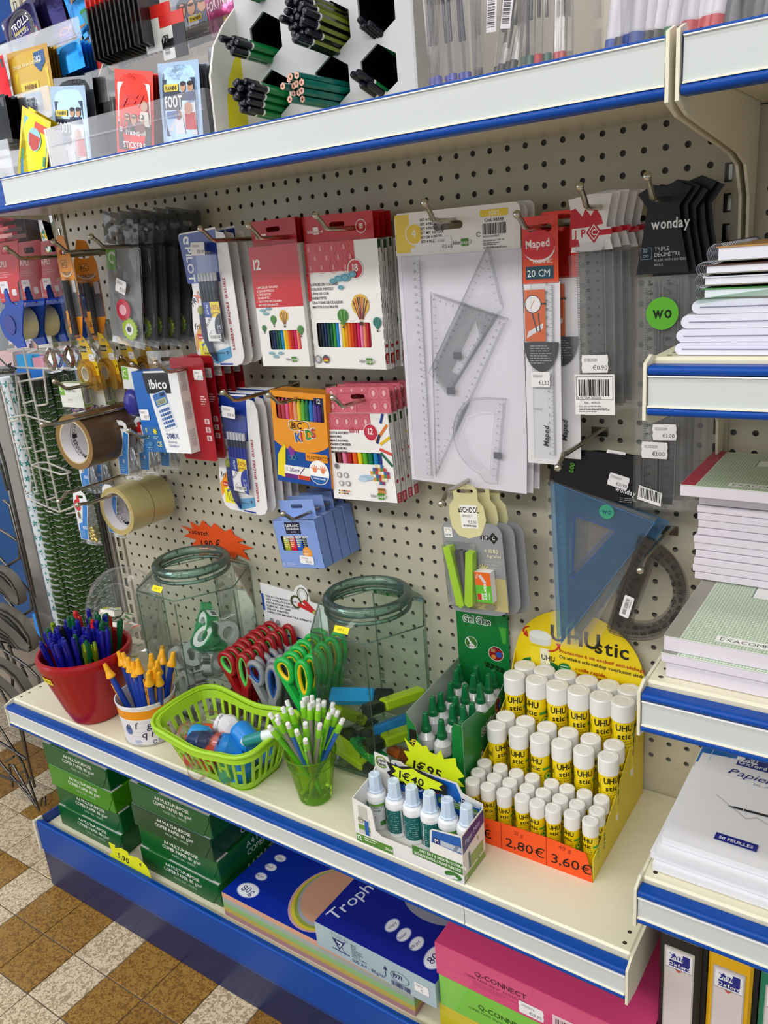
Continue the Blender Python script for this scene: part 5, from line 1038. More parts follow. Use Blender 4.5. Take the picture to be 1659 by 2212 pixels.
for i, (dx, dy, dz, rx, ry, rz, c, nm) in enumerate(((-.055, -.03, .085, 80, 10, 10, '#E8E8EA', 'clear tape dispenser with red print leaning at the jar\'s left wall'), (.0, -.045, .105, 60, 20, 60, '#E8E8EA', 'clear tape dispenser with barcode up in the middle of the left jar'), (.03, -.02, .135, 35, -20, 20, '#3AA868', 'green tape dispenser on top of the heap in the left jar'), (.008, .01, .150, 70, 15, -40, '#3AA868', 'green tape dispenser at the back of the heap in the left jar'), (.055, .02, .135, 75, 0, 80, '#E8E8EA', 'clear tape dispenser standing at the back right of the left jar'), (.060, -.035, .095, 85, 5, 100, '#B83A3A', 'red lettered tape dispenser against the right wall of the left jar'), (.035, -.055, .055, 85, -10, 150, '#E8E8EA', 'clear tape dispenser low at the front of the left jar'), (-.02, -.05, .045, 75, 0, -20, '#E8E8EA', 'clear tape dispenser at the bottom left of the left jar'), (-.01, .03, .06, 60, 0, 40, '#E8E8EA', 'clear tape dispenser at the bottom back of the left jar'))):
    tapedisp(Matrix.Translation(J1+V((dx*.82, dy*.82, dz))) @ Matrix.Rotation(radians(rz), 4, 'Z') @ Matrix.Rotation(radians(rx), 4, 'X') @ Matrix.Rotation(radians(ry), 4, 'Y'), c, nm)
# highlighters inside the right jar
def highlighter(c, p, d, roll, label):
    t = thing('highlighter', label, 'highlighter', aim(p, d, radians(roll)))
    m = MB(); m.cbox((-.0135, -.0085, -.055), (.0135, .0085, .018), c, .003); m.build('barrel', t, 'plastic')
    m = MB(); m.cbox((-.0135, -.0085, .0185), (.0135, .0085, .050), '#1F1F1E' if True else c, .0035); m.box((-.004, .008, .020), (.004, .0105, .046), '#1F1F1E'); m.build('cap', t, 'plastic')
    a = Art(z=.0087); a.text('BOSS', -4, -18, 5.6, '#1A2A2A', 1, rot=90, sx=1.1); a.text('ORIGINAL', 5, -18, 5, '#1A2A2A', 1, rot=90); a.barcode(-8, -50, 15, 9, '#3A3A1A', None); a.para(-8, -34, 16, 3, 2.6, '#4A4A1A'); a.build('print', t, 'plastic')
J2 = V((-.4677, -.0985, ZS)); YE = '#CDE61A'
def hl(c, px0, Y0, px1, Y1, roll, lb):
    p0, p1 = at(*px0, Y0), at(*px1, Y1); highlighter(c, (p0+p1)/2, p1-p0, roll, lb)
hl('#1E9ADC', (728, 1503), -.13, (842, 1505), -.09, 205, 'blue highlighter lying upside down on top of the heap in the jar')
hl(YE, (895, 1500), -.085, (800, 1532), -.155, 195, 'yellow highlighter pointing its black cap at the viewer, on top in the jar')
hl(YE, (900, 1575), -.10, (800, 1610), -.165, 190, 'yellow highlighter with big black cap in the middle of the jar')
hl('#1E8AD8', (885, 1550), -.08, (775, 1592), -.13, 200, 'blue highlighter squeezed under the yellow ones in the jar')
hl('#12A048', (820, 1640), -.165, (745, 1580), -.13, 190, 'green highlighter slanting across the front of the jar')
hl(YE, (735, 1610), -.16, (815, 1665), -.17, 190, 'yellow highlighter slanting down at the front bottom of the jar')
hl('#F06A1A', (860, 1625), -.12, (920, 1640), -.06, 180, 'orange highlighter at the bottom right of the jar')
hl(YE, (735, 1535), -.12, (800, 1560), -.06, 185, 'yellow highlighter at the left wall of the jar')
# --- scissors and their card stand
XC0, XC1 = -.752, -.600
t = thing('scissors_display', 'blue and white card stand for scissors between the two glass jars', 'display stand', up((XC0, -.045, ZS)))
W = (XC1-XC0)*1000
cd_ = [(0, .001), (W*.001, .001), (W*.001, .212), (.118, .216), (.112, .240), (.100, .246), (.088, .240), (.080, .228), (.0, .233)]
MB().prism([(x, y) for x, y in cd_], 0, .0012, '#ECECEF').build('back_card', t, 'card', M=Matrix.Rotation(pi/2, 4, 'X'))
a = Art(z=.0013); a.rect(0, 20, W, 118, '#1440A8'); a.rect(0, 138, W, 2, '#F0F0F4'); a.rect(0, 178, 5, 34, '#1A46B0')
for i, s_ in enumerate(['TIJERAS CON MANGO SUAVE', 'SOFT HANDLE SCISSORS', 'TESOURAS COM CABO SUAVE', 'SCHERE MIT SOFTGRIFF', 'CISEAUX BI-MATIÈRE', 'FORBICI CON IMPUGNATURA GOMMATA']): a.text(s_, 10, 207-i*6.4, 3.9, '#2A2C40', 1)
for x, y in ((18, 160), (33, 159), (22, 146), (36, 145), (49, 144)): a.disc(x, y, 5, '#8A8A90'); a.disc(x, y, 3.4, '#A8A8AE')
a.ring(101, 226, 8, 12.5, '#4A4A2A', k=1.15); a.ring(101, 226, 8, 11, '#D8DCC8', k=1.15); a.ring(84, 210, 9, 13, '#4A4A2A'); a.line([(104, 214), (126, 196)], 9, '#CC2A2E'); a.line([(90, 206), (118, 199)], 8, '#CC2A2E'); a.disc(124, 197, 3, '#A8C86A')
for x, y, c in ((118, 150, '#E8A02A'), (106, 143, '#D02A26')): a.poly([(x, y), (x-8, y+5), (x-7, y-4)], c); a.poly([(x, y), (x+8, y+6), (x+7, y-3)], c)
a.build('card_print', t, 'card', M=Matrix.Rotation(pi/2, 4, 'X'))
MB().box((0, -.135, .0), (W*.001, 0, .004), '#C8C8CC').build('tray', t, 'card')
sd = MB(); sd.M = Matrix(((0, 0, 1, 0), (1, 0, 0, 0), (0, 1, 0, 0), (0, 0, 0, 1))); sd.prism([(-.135, .0), (0, 0), (0, .15), (-.135, .05)], -.0015, 0, '#9A7C60'); sd.build('side_flap', t, 'card')
def scissors_parts(co, ci):
    out_ = []
    def loop(cx, cy, rx, ry, rot, pinch):
        pts = []
        for k in range(22):
            q = 2*pi*k/22; x, y = rx*cos(q)*(1-pinch*sin(q)*.0), ry*sin(q); x *= 1+pinch*(y/ry)
            c, s = cos(rot), sin(rot); pts.append((cx+x*c-y*s, cy+x*s+y*c, 0))
        return pts
    o1, o2 = MB(), MB()
    for (cx, cy, rx, ry, rt, pn) in ((-.019, .112, .0125, .0165, .35, .25), (.013, .106, .0105, .026, -.06, .15)):
        P = loop(cx, cy, rx, ry, rt, pn)
        o1.tube(P, .0044, co, 8, True); P2 = loop(cx, cy, rx-.0034, ry-.0034, rt, pn); o2.tube([(x, y, .0005) for x, y, z in P2], .0030, ci, 6, True)
    o1.prism([(-.026, .098), (-.013, .094), (.012, .052), (.002, .048)], -.0042, .0042, co); o1.prism([(.006, .084), (.019, .082), (.010, .046), (-.004, .050)], -.0030, .0050, co)
    bl = MB(); bl.prism([(.002, .05), (.010, .05), (.012, .02), (.006, -.005)], -.0008, .0004, '#B8BCC2'); bl.prism([(-.003, .05), (.006, .05), (.0, .0), (-.004, .02)], .0006, .0016, '#B8BCC2')
    return o1.mesh('handle', 'plastic'), o2.mesh('soft_grip', 'plastic'), bl.mesh('blades', 'metal')
for nm, co, ci, px0, px1, n in (('red and green', '#9A101A', '#5CC85A', (520, 1450), (607, 1383), 8), ('grey and blue', '#8A8C90', '#1E4E98', (571, 1470), (640, 1416), 7), ('green and yellow', '#1EB048', '#F2CC14', (646, 1466), (716, 1400), 6)):
    ms = scissors_parts(co, ci); Y0, Y1 = -.160, -.062; p0, p1 = at(*px0, Y0), at(*px1, Y1)
    for i in range(n):
        f = i/(n-1); p = p0.lerp(p1, f); h, g, b = [bpy.data.objects.new(k_, m_) for k_, m_ in zip(('scissors', 'soft_grip', 'blades'), ms)]
        for q in (h, g, b): COL.objects.link(q)
        g.parent = h; b.parent = h; h.matrix_basis = Matrix.Translation(p-V((0, 0, .128))) @ Matrix.Scale(1.22, 4) @ Matrix.Rotation(pi/2, 4, 'X') @ Matrix.Rotation(radians(R.uniform(-3, 3)), 4, 'Z')
        tag(h, '%s handled scissors, %s from the front of their row' % (nm, ORD[i]), 'scissors')
# --- lime basket with pencil sharpeners
BX0, BX1, BY0, BY1 = -.778, -.553, -.322, -.180; BZ = ZS
bcx, bcy = (BX0+BX1)/2, (BY0+BY1)/2
t = thing('plastic_basket', 'lime green plastic basket with slotted sides full of pencil sharpeners', 'basket', up((bcx, bcy, BZ)))
def brect(hw, hd, n=10, cr=.03):
    return rrect(-hw, -hd, hw, hd, cr, n)
hw1, hd1, hw0, hd0 = .106, .0665, .078, .046; LIME = '#A4D42A'; HB = .078
def wallp(s, v):                                               # point on the sloping wall: s along the rim, v from bottom to top
    A = rrect(-hw0, -hd0, hw0, hd0, .022, 6); B = rrect(-hw1, -hd1, hw1, hd1, .03, 6); n = len(A); f = (s % 1)*n; i = int(f) % n; g = f-int(f)
    a = V(A[i]).lerp(V(A[(i+1) % n]), g); b = V(B[i]).lerp(V(B[(i+1) % n]), g); q = a.lerp(b, v)
    sag = .010*cos(2*pi*(math.atan2(q.y, q.x)/pi))*v
    return V((q.x, q.y, .003+v*(HB+sag)))
A = rrect(-hw0, -hd0, hw0, hd0, .022, 6); n = len(A); per = []; acc = 0
B = rrect(-hw1, -hd1, hw1, hd1, .03, 6)
for i in range(n): per.append(acc); acc += (V(B[(i+1) % n])-V(B[i])).length
def s_at(dist):
    dist %= acc
    for i in range(n):
        l = (V(B[(i+1) % n])-V(B[i])).length
        if dist <= per[i]+l or i == n-1: return (i+(dist-per[i])/l)/n
m = MB(); NS = 34
m.add([tuple(wallp(i/n, 0)) for i in range(n)], [list(range(n))], LIME); m.add([tuple(wallp(i/n, 0)-V((0, 0, .003))) for i in range(n)], [list(range(n))[::-1]], LIME)
def strip(s0, s1, v0, v1, k=2):
    for a_ in range(k):
        x0, x1 = s0+(s1-s0)*a_/k, s0+(s1-s0)*(a_+1)/k
        P = [wallp(s_at(x0), v0), wallp(s_at(x1), v0), wallp(s_at(x1), v1), wallp(s_at(x0), v1)]
        nn = (P[1]-P[0]).cross(P[3]-P[0]); nn = nn.normalized() if nn.length > 1e-12 else V((0, 0, 1)); Q = [q-nn*.0022 for q in P]
        m.add([tuple(q) for q in P+Q], [(0, 1, 2, 3), (7, 6, 5, 4), (0, 4, 5, 1), (2, 6, 7, 3), (1, 5, 6, 2), (3, 7, 4, 0)], LIME)
for i in range(NS):
    a0, a1 = acc*i/NS, acc*(i+1)/NS; strip(a0, a1, 0, .12); strip(a0, a1, .84, 1); g = (a1-a0)*.28
    strip(a0-g*.6, a0+g*.6, .12, .84, 1)
    if i % 2 == 0: strip(a0, a1, .44, .50, 1)
m.build('slotted_sides', t, 'plastic')
m = MB(); rim = [wallp(s_at(acc*i/60), 1)+V((0, 0, .001)) for i in range(60)]
out_ = [V((p.x*1.075, p.y*1.10, p.z+.001)) for p in rim]; low = [V((p.x*1.085, p.y*1.115, p.z-.011)) for p in rim]
for A_, B_ in ((rim, out_), (out_, low)): m.add([tuple(p) for p in A_+B_], [(i, 60+i, 60+(i+1) % 60, (i+1) % 60) for i in range(60)], LIME, 0, True)
m.tube(out_, .0036, LIME, 8, True); m.build('rim', t, 'plastic')
def sharp(c, p, d, roll, label, kind):
    t = thing('pencil_sharpener', label, 'sharpener', aim(p, d, roll) @ Matrix.Scale(1.18, 4))
    if kind == 0:
        m = MB(); m.lathe([(.0, -.020), (.012, -.018), (.0155, -.012), (.0155, .006), (.0145, .008)], 20, c); m.build('sharpener_body', t, 'plastic')
        m = MB(); m.lathe([(.0150, .006), (.0158, .012), (.014, .026), (.008, .032), (0, .033)], 20, '#FFFFFF', caps=False); m.build('clear_container', t, 'clearplastic')
        a = Art(z=.0); a.w = lambda u, v, z: ((.0157+z)*cos(u/.0155), (.0157+z)*sin(u/.0155), v); a.rect(-6, -10, 12, 17, '#F0F0F2', 6); a.barcode(-4, -8, 8, 12, bg=None); a.build('barcode_label', t, 'paper')
    else:
        m = MB(); m.lathe([(0, -.022), (.013, -.022), (.0155, -.018), (.0165, .010), (.0145, .016), (0, .017)], 18, c); m.build('sharpener_body', t, 'plastic')
        m = MB(); m.lathe([(.0036, .0172), (.0036, .0176), (0, .0176)], 12, '#10243A'); m.M = Matrix.Translation((.007, .004, 0)); m.lathe([(.0030, .0172), (.0030, .0176), (0, .0176)], 12, '#10243A'); m.build('sharpening_holes', t, 'plastic')
sp = [('#E8481E', -.075, -.012, .030, 0, 'orange pencil sharpener'), ('#2A9AE0', -.05, -.02, .052, 0, 'light blue capped pencil sharpener'), ('#1E3A6A', -.028, -.035, .055, 0, 'dark blue pencil sharpener with barcode'), ('#E8481E', -.005, -.012, .045, 0, 'orange pencil sharpener'), ('#2488DC', .035, .005, .062, 1, 'blue two-hole pencil sharpener'), ('#2488DC', .020, -.018, .05, 1, 'blue two-hole pencil sharpener'), ('#E0501E', .015, .025, .04, 0, 'orange pencil sharpener'), ('#E4E4E8', -.02, .02, .055, 0, 'clear pencil sharpener'), ('#E4E4E8', -.045, .03, .045, 0, 'clear pencil sharpener'), ('#E8481E', -.012, -.04, .03, 0, 'orange pencil sharpener'), ('#2488DC', .055, .02, .03, 0, 'blue pencil sharpener'), ('#2488DC', .05, -.025, .028, 1, 'blue two-hole pencil sharpener'), ('#E8481E', -.065, .02, .025, 0, 'orange pencil sharpener'), ('#3A8A5A', .03, -.035, .025, 0, 'green pencil sharpener'), ('#E8481E', -.05, -.035, .022, 0, 'orange pencil sharpener')]
for i, (c, x, y, z, k_, nm) in enumerate(sp):
    sharp(c, V((bcx+x, bcy+y, BZ+z)), V((R.uniform(-1, 1), R.uniform(-.9, .3), R.uniform(-.2, .7))), R.uniform(0, 6), nm+[' at the left of the lime basket', ' beside the orange one at the left of the lime basket', ' in the middle of the lime basket', ' in the centre of the lime basket', ' on top at the right of the lime basket', ' below the top blue one in the lime basket', ' at the back of the lime basket', ' in the middle back of the lime basket', ' at the back left of the lime basket', ' low in the front of the lime basket', ' low at the right end of the lime basket', ' low at the front right of the lime basket', ' low at the back left of the lime basket', ' low in the front right part of the lime basket', ' low at the front left of the lime basket'][i], k_)
cp = at(545, 1597, -.268); tb = thing('glue_tube', 'white and teal correction tube lying on the sharpeners in the basket', 'tube', aim(cp, at(500, 1612, -.275)-at(575, 1590, -.262), 0))
MB().lathe([(.0, -.028), (.009, -.026), (.009, .014), (.006, .020)], 16, '#ECF2F2', cols={1: '#2A8A8A'}).build('body', tb, 'gloss'); MB().lathe([(.0075, -.052), (.0085, -.028), (.0085, -.026)], 14, '#E8F0F6').build('cap', tb, 'plastic')
# --- lime tumbler of mechanical pencils
t = thing('tumbler', 'transparent lime green tumbler holding mechanical pencils in front of the basket', 'tumbler', up((-.4868, -.2515, ZS)))
m = MB(); n = 10
m.lathe([(.022, 0), (.0255, .004), (.0300, .03), (.0385, .080), (.0395, .084)], n*2, '#A8DC2A', caps=False, smooth=False); m.lathe([(0, .001), (.022, .0)], n*2, '#A8DC2A', caps=False); m.build('tumbler_body', t, 'limecup')
m = MB(); m.tube([(.0395*cos(2*pi*k/40), .0395*sin(2*pi*k/40), .084) for k in range(40)], .0014, '#9AD42A', 6, True); m.tube([(.036*cos(2*pi*k/40), .036*sin(2*pi*k/40), .066) for k in range(40)], .0008, '#9AD42A', 6, True); m.build('rim', t, 'limecup')
def mp(c):
    b = MB(); b.lathe([(.0004, 0), (.0012, .008), (.0036, .018), (.0038, .03), (.0038, .118), (.0036, .120)], 8, c); b.box((-.0015, .0036, .085), (.0015, .0056, .122), '#7CC828' if c != '#2A6AC8' else '#7CC828')
    k_ = MB(); k_.lathe([(.0044, .120), (.0044, .130), (.0039, .133), (.0036, .135)], 10, '#8AD02A'); e = MB(); e.lathe([(.0034, .135), (.0034, .142), (.0030, .1435), (0, .1438)], 10, '#F0F0EE'); b.v = [V((p.x*1.12, p.y*1.12, p.z*1.10)) for p in b.v]; k_.v = [V((p.x*1.12, p.y*1.12, p.z*1.10)) for p in k_.v]; e.v = [V((p.x*1.12, p.y*1.12, p.z*1.10)) for p in e.v]; return b.mesh('mechanical_pencil', 'plastic'), k_.mesh('cap', 'plastic'), e.mesh('eraser', 'plastic')
MPM = {'grey': mp('#9C988C'), 'green': mp('#5CB81E'), 'blue': mp('#2A6AC8')}
TUM = {}
for i in range(27):
    an = 2*pi*i/27*2.4; rr_ = .027*math.sqrt((i+.6)/27); x, y = rr_*cos(an), rr_*sin(an); c = R.choice(('grey', 'grey', 'grey', 'green', 'green', 'blue'))
    o, k_, e = [bpy.data.objects.new(nm, q) for nm, q in zip(('mechanical_pencil', 'cap', 'eraser'), MPM[c])]
    for q in (o, k_, e): COL.objects.link(q)
    k_.parent = o; e.parent = o; o.matrix_basis = aim(V((-.4868-x*.55, -.2515-y*.55, ZS+.004)), V((x*2.15+R.uniform(-.012, .012), y*2.0+R.uniform(-.012, .012), .115)), R.uniform(0, 6)); tag(o, '%s mechanical pencil with white eraser standing in the lime tumbler' % c, 'pencil', '%s mechanical pencils in the tumbler' % c); TUM.setdefault(c, []).append(o)
for c, l in TUM.items(): rank(l, c+' mechanical pencil in the lime tumbler, %s from left of its colour')
# --- orange handwritten star between jar and wall, stuck on the wall
def star_card(px, Y, fill, inner, name, label, words, yc=None, thick=.0006):
    P = [at(*p, Y) for p in px]; c = sum(P, V((0, 0, 0)))/len(P); M = frame(V((c.x, Y, c.z)), (1, 0, 0), (0, 0, 1)); L = [((p.x-c.x)*1, (p.z-c.z)) for p in P]
    A = sum(L[i][0]*L[(i+1) % len(L)][1]-L[(i+1) % len(L)][0]*L[i][1] for i in range(len(L)))
    if A < 0: L = L[::-1]
    t = thing(name, label, 'price card', M); MB().prism(L, -thick, 0, fill).build('card', t, 'paper'); a = Art(z=.00012); iv = M.inverted()
    for w_ in words:
        if w_[0] == 'poly': a.poly([((iv @ at(*p, Y))*1000).xy[:] for p in w_[1]], w_[2])
        else: s_, q, h, col, rot = w_[:5]; g = (iv @ at(*q, Y))*1000; a.text(s_, g.x, g.y, h, col, 1, rot=rot, shear=.12, jit=.06, sx=w_[5] if len(w_) > 5 else 1)
    a.build('handwriting', t, 'paper'); return t
star_card([(390, 1135), (416, 1143), (410, 1127), (430, 1137), (437, 1124), (455, 1140), (462, 1130), (485, 1148), (498, 1142), (505, 1155), (528, 1168), (512, 1172), (546, 1184), (524, 1188), (540, 1211), (512, 1198), (508, 1212), (486, 1197), (470, 1212), (455, 1194), (430, 1206), (432, 1185), (412, 1180), (424, 1166), (396, 1158), (412, 1150)], -.003, '#F4581C', None, 'price_star', 'orange starburst card with handwritten price above the left jar', [('scotch', (415, 1152), 10, '#2A1410', 0, 1.2), ('1,90 €', (436, 1182), 15, '#2A1410', 8, 1.1)])
# --- gel glue counter box
G0 = V((-.3585, -.012, ZS)); GM = up(G0, radians(4.5))
t = thing('glue_display_box', 'dark green cardboard counter box of gel glue tubes with tall back card', 'display box', GM)
GW, GD = .088, .183; GR = '#0E7A36'; GI = '#B9BDB8'
XZ = Matrix.Rotation(pi/2, 4, 'X')                              # local sheets: x right, y up, z towards the aisle
m = MB(); m.M = XZ; m.prism([(0, 0), (GW, 0), (GW, .262), (GW-.004, .300), (.004, .305), (0, .29)], 0, .0012, '#0E7A36'); m.build('back_card', t, 'card')
def side(x0, th, prof, colf, colb):
    m = MB(); m.M = Matrix(((0, 0, 1, x0), (1, 0, 0, 0), (0, 1, 0, 0), (0, 0, 0, 1))); m.prism(prof, 0, th/2, colb if x0 > .01 else colf); m.prism(prof, th/2, th, colf if x0 > .01 else colb); m.build('side_panel', t, 'card')
sp_ = [(-GD, 0), (-.001, 0), (-.001, .150), (-.02, .146), (-.06, .138), (-.105, .122), (-.14, .124), (-GD+.02, .132), (-GD, .138)]
side(-.0006, .0012, [(-GD, 0), (-.001, 0), (-.001, .155), (-GD, .158)], GR, GI); side(GW, .0012, [(-GD, 0), (-.001, 0), (-.001, .150), (-.03, .140), (-.07, .128), (-.105, .132), (-.13, .150), (-GD+.012, .158), (-GD, .160)], GR, GI)
m = MB(); m.M = Matrix.Translation((0, -GD, 0)) @ XZ; m.prism([(0, 0), (GW, 0), (GW, .156), (GW-.012, .158), (GW-.016, .150), (GW-.018, .085), (GW-.026, .074), (.040, .072), (.026, .080), (.020, .110), (.012, .140), (.004, .150), (0, .158)], -.0006, 0, GI); m.prism([(0, 0), (GW, 0), (GW, .156), (GW-.012, .158), (GW-.016, .150), (GW-.018, .085), (GW-.026, .074), (.040, .072), (.026, .080), (.020, .110), (.012, .140), (.004, .150), (0, .158)], 0, .0006, GR); m.build('front_panel', t, 'card')
MB().box((0, -GD, 0), (GW, 0, .002), GI).build('bottom', t, 'card')
a = Art(z=.0014); a.halo('Gel Glue', 12, 222, 12, '#F2F6F0', '#0E5A2A', .9, sx=.78)
a.poly([(54, 300), (80, 300), (87, 222), (70, 222)], '#1A8A44'); a.poly([(64, 298), (80, 296), (84, 240), (70, 242)], '#14160F'); a.text('Scotch', 68, 293, 10, '#F0D026', 1, rot=-85, sx=1.05); a.poly([(72, 222), (85, 222), (84, 194), (78, 194), (74, 214)], '#4AA83A')
a.disc(24, 186, 11, '#E8F0E0'); a.disc(24, 186, 10, '#3A7A2A'); a.line([(18, 194), (26, 182)], 3, '#F0F4F0'); a.disc(25, 180, 5, '#E8F0E8'); a.line([(21, 180), (29, 180)], 1, '#B03030')
a.disc(66, 174, 13, '#E8E8E0'); a.disc(66, 174, 12, '#8A1A20'); a.disc(71, 173, 5, '#2A5AB8'); a.disc(62, 168, 4, '#E8863A'); a.rect(58, 176, 7, 6, '#A8825A')
for i in range(22): 
    for j in range(2): a.z -= a.st; a.rect(46+i*1.6, 148+j*5-.35*i, 1.2, 4.2, '#10240F' if (i*7+j*3) % 5 else '#2A7A3A')
a.disc(86, 141, 3.4, '#C8302A'); a.build('back_print', t, 'card', M=XZ)
a = Art(); a.w = lambda u, v, z: (GW+.0012+z, -GD+u, v); a.halo('Gel Glue', 60, 102, 13, '#F2F6F0', '#0E5A2A', 1, sx=.85); a.disc(125, 118, 11, '#E8E8E0', 14); a.disc(125, 118, 10, '#7A1A20', 13); a.disc(130, 117, 4, '#2A5AB8', 6); a.disc(121, 112, 3, '#E8863A')
for y in (72, 50): a.poly([(52, y), (60, y+9), (68, y), (60, y-9)], '#B03A34'); a.poly([(53.5, y), (60, y+7.4), (66.5, y), (60, y-7.4)], '#F2F2EC')
a.poly([(57, 68), (63, 68), (61.5, 76), (58.5, 73)], '#1A1A1A'); a.rect(59.2, 47.6, 1.8, 7, '#1A1A1A'); a.disc(60, 45.6, 1, '#1A1A1A'); a.para(80, 84, 64, 14, 4.2, '#0A5A26', .4, 7); a.build('side_print', t, 'card')
a = Art(z=.0007); a.rect(3, 70, 12, 62, '#14160F'); a.text('Scotch', 13, 76, 11, '#F0D026', 1, rot=90, sx=.9); a.build('front_print', t, 'card', M=Matrix.Translation((0, -GD, 0)) @ XZ)
def gtube():
    b = MB(); b.prism([(-.014, 0), (.014, 0)], 0, .001, '#C8CCC8') if False else None
    n = 14; lv = [(.0145, .0012, 0), (.0145, .004, .02), (.0140, .0105, .062), (.0128, .0122, .080), (.006, .006, .090)]
    vs = [(rx*cos(2*pi*j/n), ry*sin(2*pi*j/n), z) for rx, ry, z in lv for j in range(n)]
    for i in range(len(lv)-1): b.add(vs, [(i*n+j, i*n+(j+1) % n, (i+1)*n+(j+1) % n, (i+1)*n+j) for j in range(n)], '#0F7A3A' if i < 2 else '#D2D5D4', 0 if i < 2 else 1, True)
    p = Art(); p.w = lambda u, v, z: ((.0146+z)*sin(u/.014)*.98, -(.0075+z+.004*v/.07)*cos(u/.014), v); p.rect(-9, 22, 16, 36, '#ECEEEC', 4); p.rect(-8, 26, 7, 16, '#C8402A', 2); p.barcode(1, 30, 5, 20, bg=None)
    c = MB(); c.lathe([(.0066, .0885), (.0078, .090), (.0078, .096), (.0064, .099), (.0042, .119), (.0030, .120), (.0024, .1195)], 12, '#0B6A3A', smooth=False)
    return b.mesh('glue_tube', ['plastic', 'foil2']), c.mesh('cap', 'plastic'), p.mesh('label', 'paper')
gt = gtube()
gp = [(912, 1552, .0), (931, 1590, 0), (947, 1548, 0), (945, 1520, 0), (958, 1500, 0), (974, 1488, 0), (969, 1580, 0), (976, 1525, 0), (980, 1550, 0), (995, 1473, 0), (995, 1515, 0), (1004, 1540, 0), (1011, 1487, 0), (1015, 1530, 0), (1027, 1512, 0), (1050, 1492, 0), (1052, 1515, 0)]
iG = GM.inverted(); gi = 0
for r_ in range(6):
    for c_ in range(3):
        x, y = .016+c_*.0275+R.uniform(-.003, .003), -GD+.020+r_*.0265+R.uniform(-.004, .004)
        o, k_, e = [bpy.data.objects.new(nm, q) for nm, q in zip(('glue_tube', 'cap', 'label'), gt)]
        for q in (o, k_, e): COL.objects.link(q)
        k_.parent = o; e.parent = o; z = .022+.003*r_+R.uniform(0, .008)+(.004 if r_ else 0); o.matrix_basis = GM @ aim(V((x, y, z)), V((R.uniform(-.05, .05), R.uniform(-.04, .06), 1)), R.uniform(-.4, .8))
        tag(o, 'silver glue tube with green cap, %s row from front, %s in the green box' % (ORD[r_], ('left', 'middle', 'right')[c_]), 'glue', None)
star_card([(873, 1594), (893, 1615), (899, 1600), (912, 1613), (921, 1611), (928, 1625), (942, 1631), (952, 1620), (958, 1640), (984, 1638), (986, 1656), (1003, 1678), (988, 1683), (1003, 1700), (975, 1697), (960, 1700), (930, 1692), (905, 1680), (890, 1660), (872, 1655), (882, 1640), (872, 1622), (885, 1624)], -.222, '#D6E81C', None, 'price_star', 'yellow starburst price card reading 1 euro 95 before the green glue box', [('1€95', (892, 1660), 16, '#16181A', -4, 1.1)])
# --- correction fluid box
LB = Matrix.Translation((-.374, -.299, ZS)); LW, LD = .174, .060
t = thing('correction_fluid_box', 'low white counter box with blue back card holding six correction fluid bottles', 'display box', LB)
IN = '#D6D4CC'
fr = [(0, 0), (LW, 0), (LW, .076), (LW-.044, .070), (LW-.048, .066), (LW-.050, .028), (LW-.054, .024), (.046, .024), (.036, .030), (.033, .060), (.030, .066), (0, .072)]
m = MB(); m.M = XZ; m.prism(fr, -.0006, 0, IN); m.prism(fr, 0, .0006, '#EFEDE8'); m.build('front_panel', t, 'card')
def side2(x0, prof): m = MB(); m.M = Matrix(((0, 0, 1, x0), (1, 0, 0, 0), (0, 1, 0, 0), (0, 0, 0, 1))); m.prism(prof, 0, .0012, '#E4E2DC'); m.build('side_panel', t, 'card')
side2(0, [(0, 0), (LD, 0), (LD, .088), (LD-.010, .080), (0, .072)]); side2(LW-.0012, [(0, 0), (LD, 0), (LD, .078), (0, .076)])
bk = [(0, 0), (LW, 0), (LW, .084), (LW-.030, .090), (LW-.038, .104), (.052, .104), (.046, .108), (.030, .106), (.028, .096), (.024, .108), (0, .110)]
m = MB(); m.M = Matrix.Translation((0, LD, 0)) @ XZ; m.prism(bk, 0, .0012, '#E2E0DA'); m.build('back_card', t, 'card'); MB().box((0, 0, 0), (LW, LD, .0015), IN).build('bottom', t, 'card')
a = Art(z=.0014); a.poly([(32, 60), (LW*1000-1, 48), (LW*1000-1, 78), (LW*1000-32, 80), (LW*1000-40, 102), (54, 102), (44, 96), (36, 104)], '#1460B8'); a.text('Paper', 48, 70, 15, '#EEF2F8', 0, shear=.2, rot=-2, sx=1.1); a.disc(103, 78, 3.4, '#D02A3A'); a.text('Mate', 108, 67, 15, '#EEF2F8', 0, shear=.2, rot=-2, sx=1.1)
a.rect(104, 62, 62, 10, '#6C9A34'); a.text('12', 106, 63.5, 6, '#F2F4EC', 1); a.para(116, 69, 32, 2, 3.6, '#E4ECD4'); a.text('20 ml', 150, 63.6, 5, '#F2F4EC', 1); a.rect(140, 75, 30, 7, '#C8CED8'); a.rect(140, 75, 7, 7, '#1A2A6A'); a.text('M', 141.6, 76, 5, '#F4F4F8', 1)
a.ring(12, 97, 8, 10.5, '#7C9A44', a0=30, a1=330, k=.95); a.text('Liquid', 12, 98, 5.6, '#1A1C18', 1, 'c', sx=.8); a.text('Paper', 12, 91.5, 5.6, '#1A1C18', 1, 'c', sx=.8); a.build('back_print', t, 'card', M=Matrix.Translation((0, LD, 0)) @ XZ)
a = Art(z=.0008); a.rect(1, 1, 62, 13, '#5F8E30'); a.text('12', 3, 4.5, 7.5, '#F4F6EE', 1); a.para(15, 10.5, 30, 2, 4, '#DCE8C8'); a.text('20ml', 50, 5, 4.5, '#E8F0DC', 1)
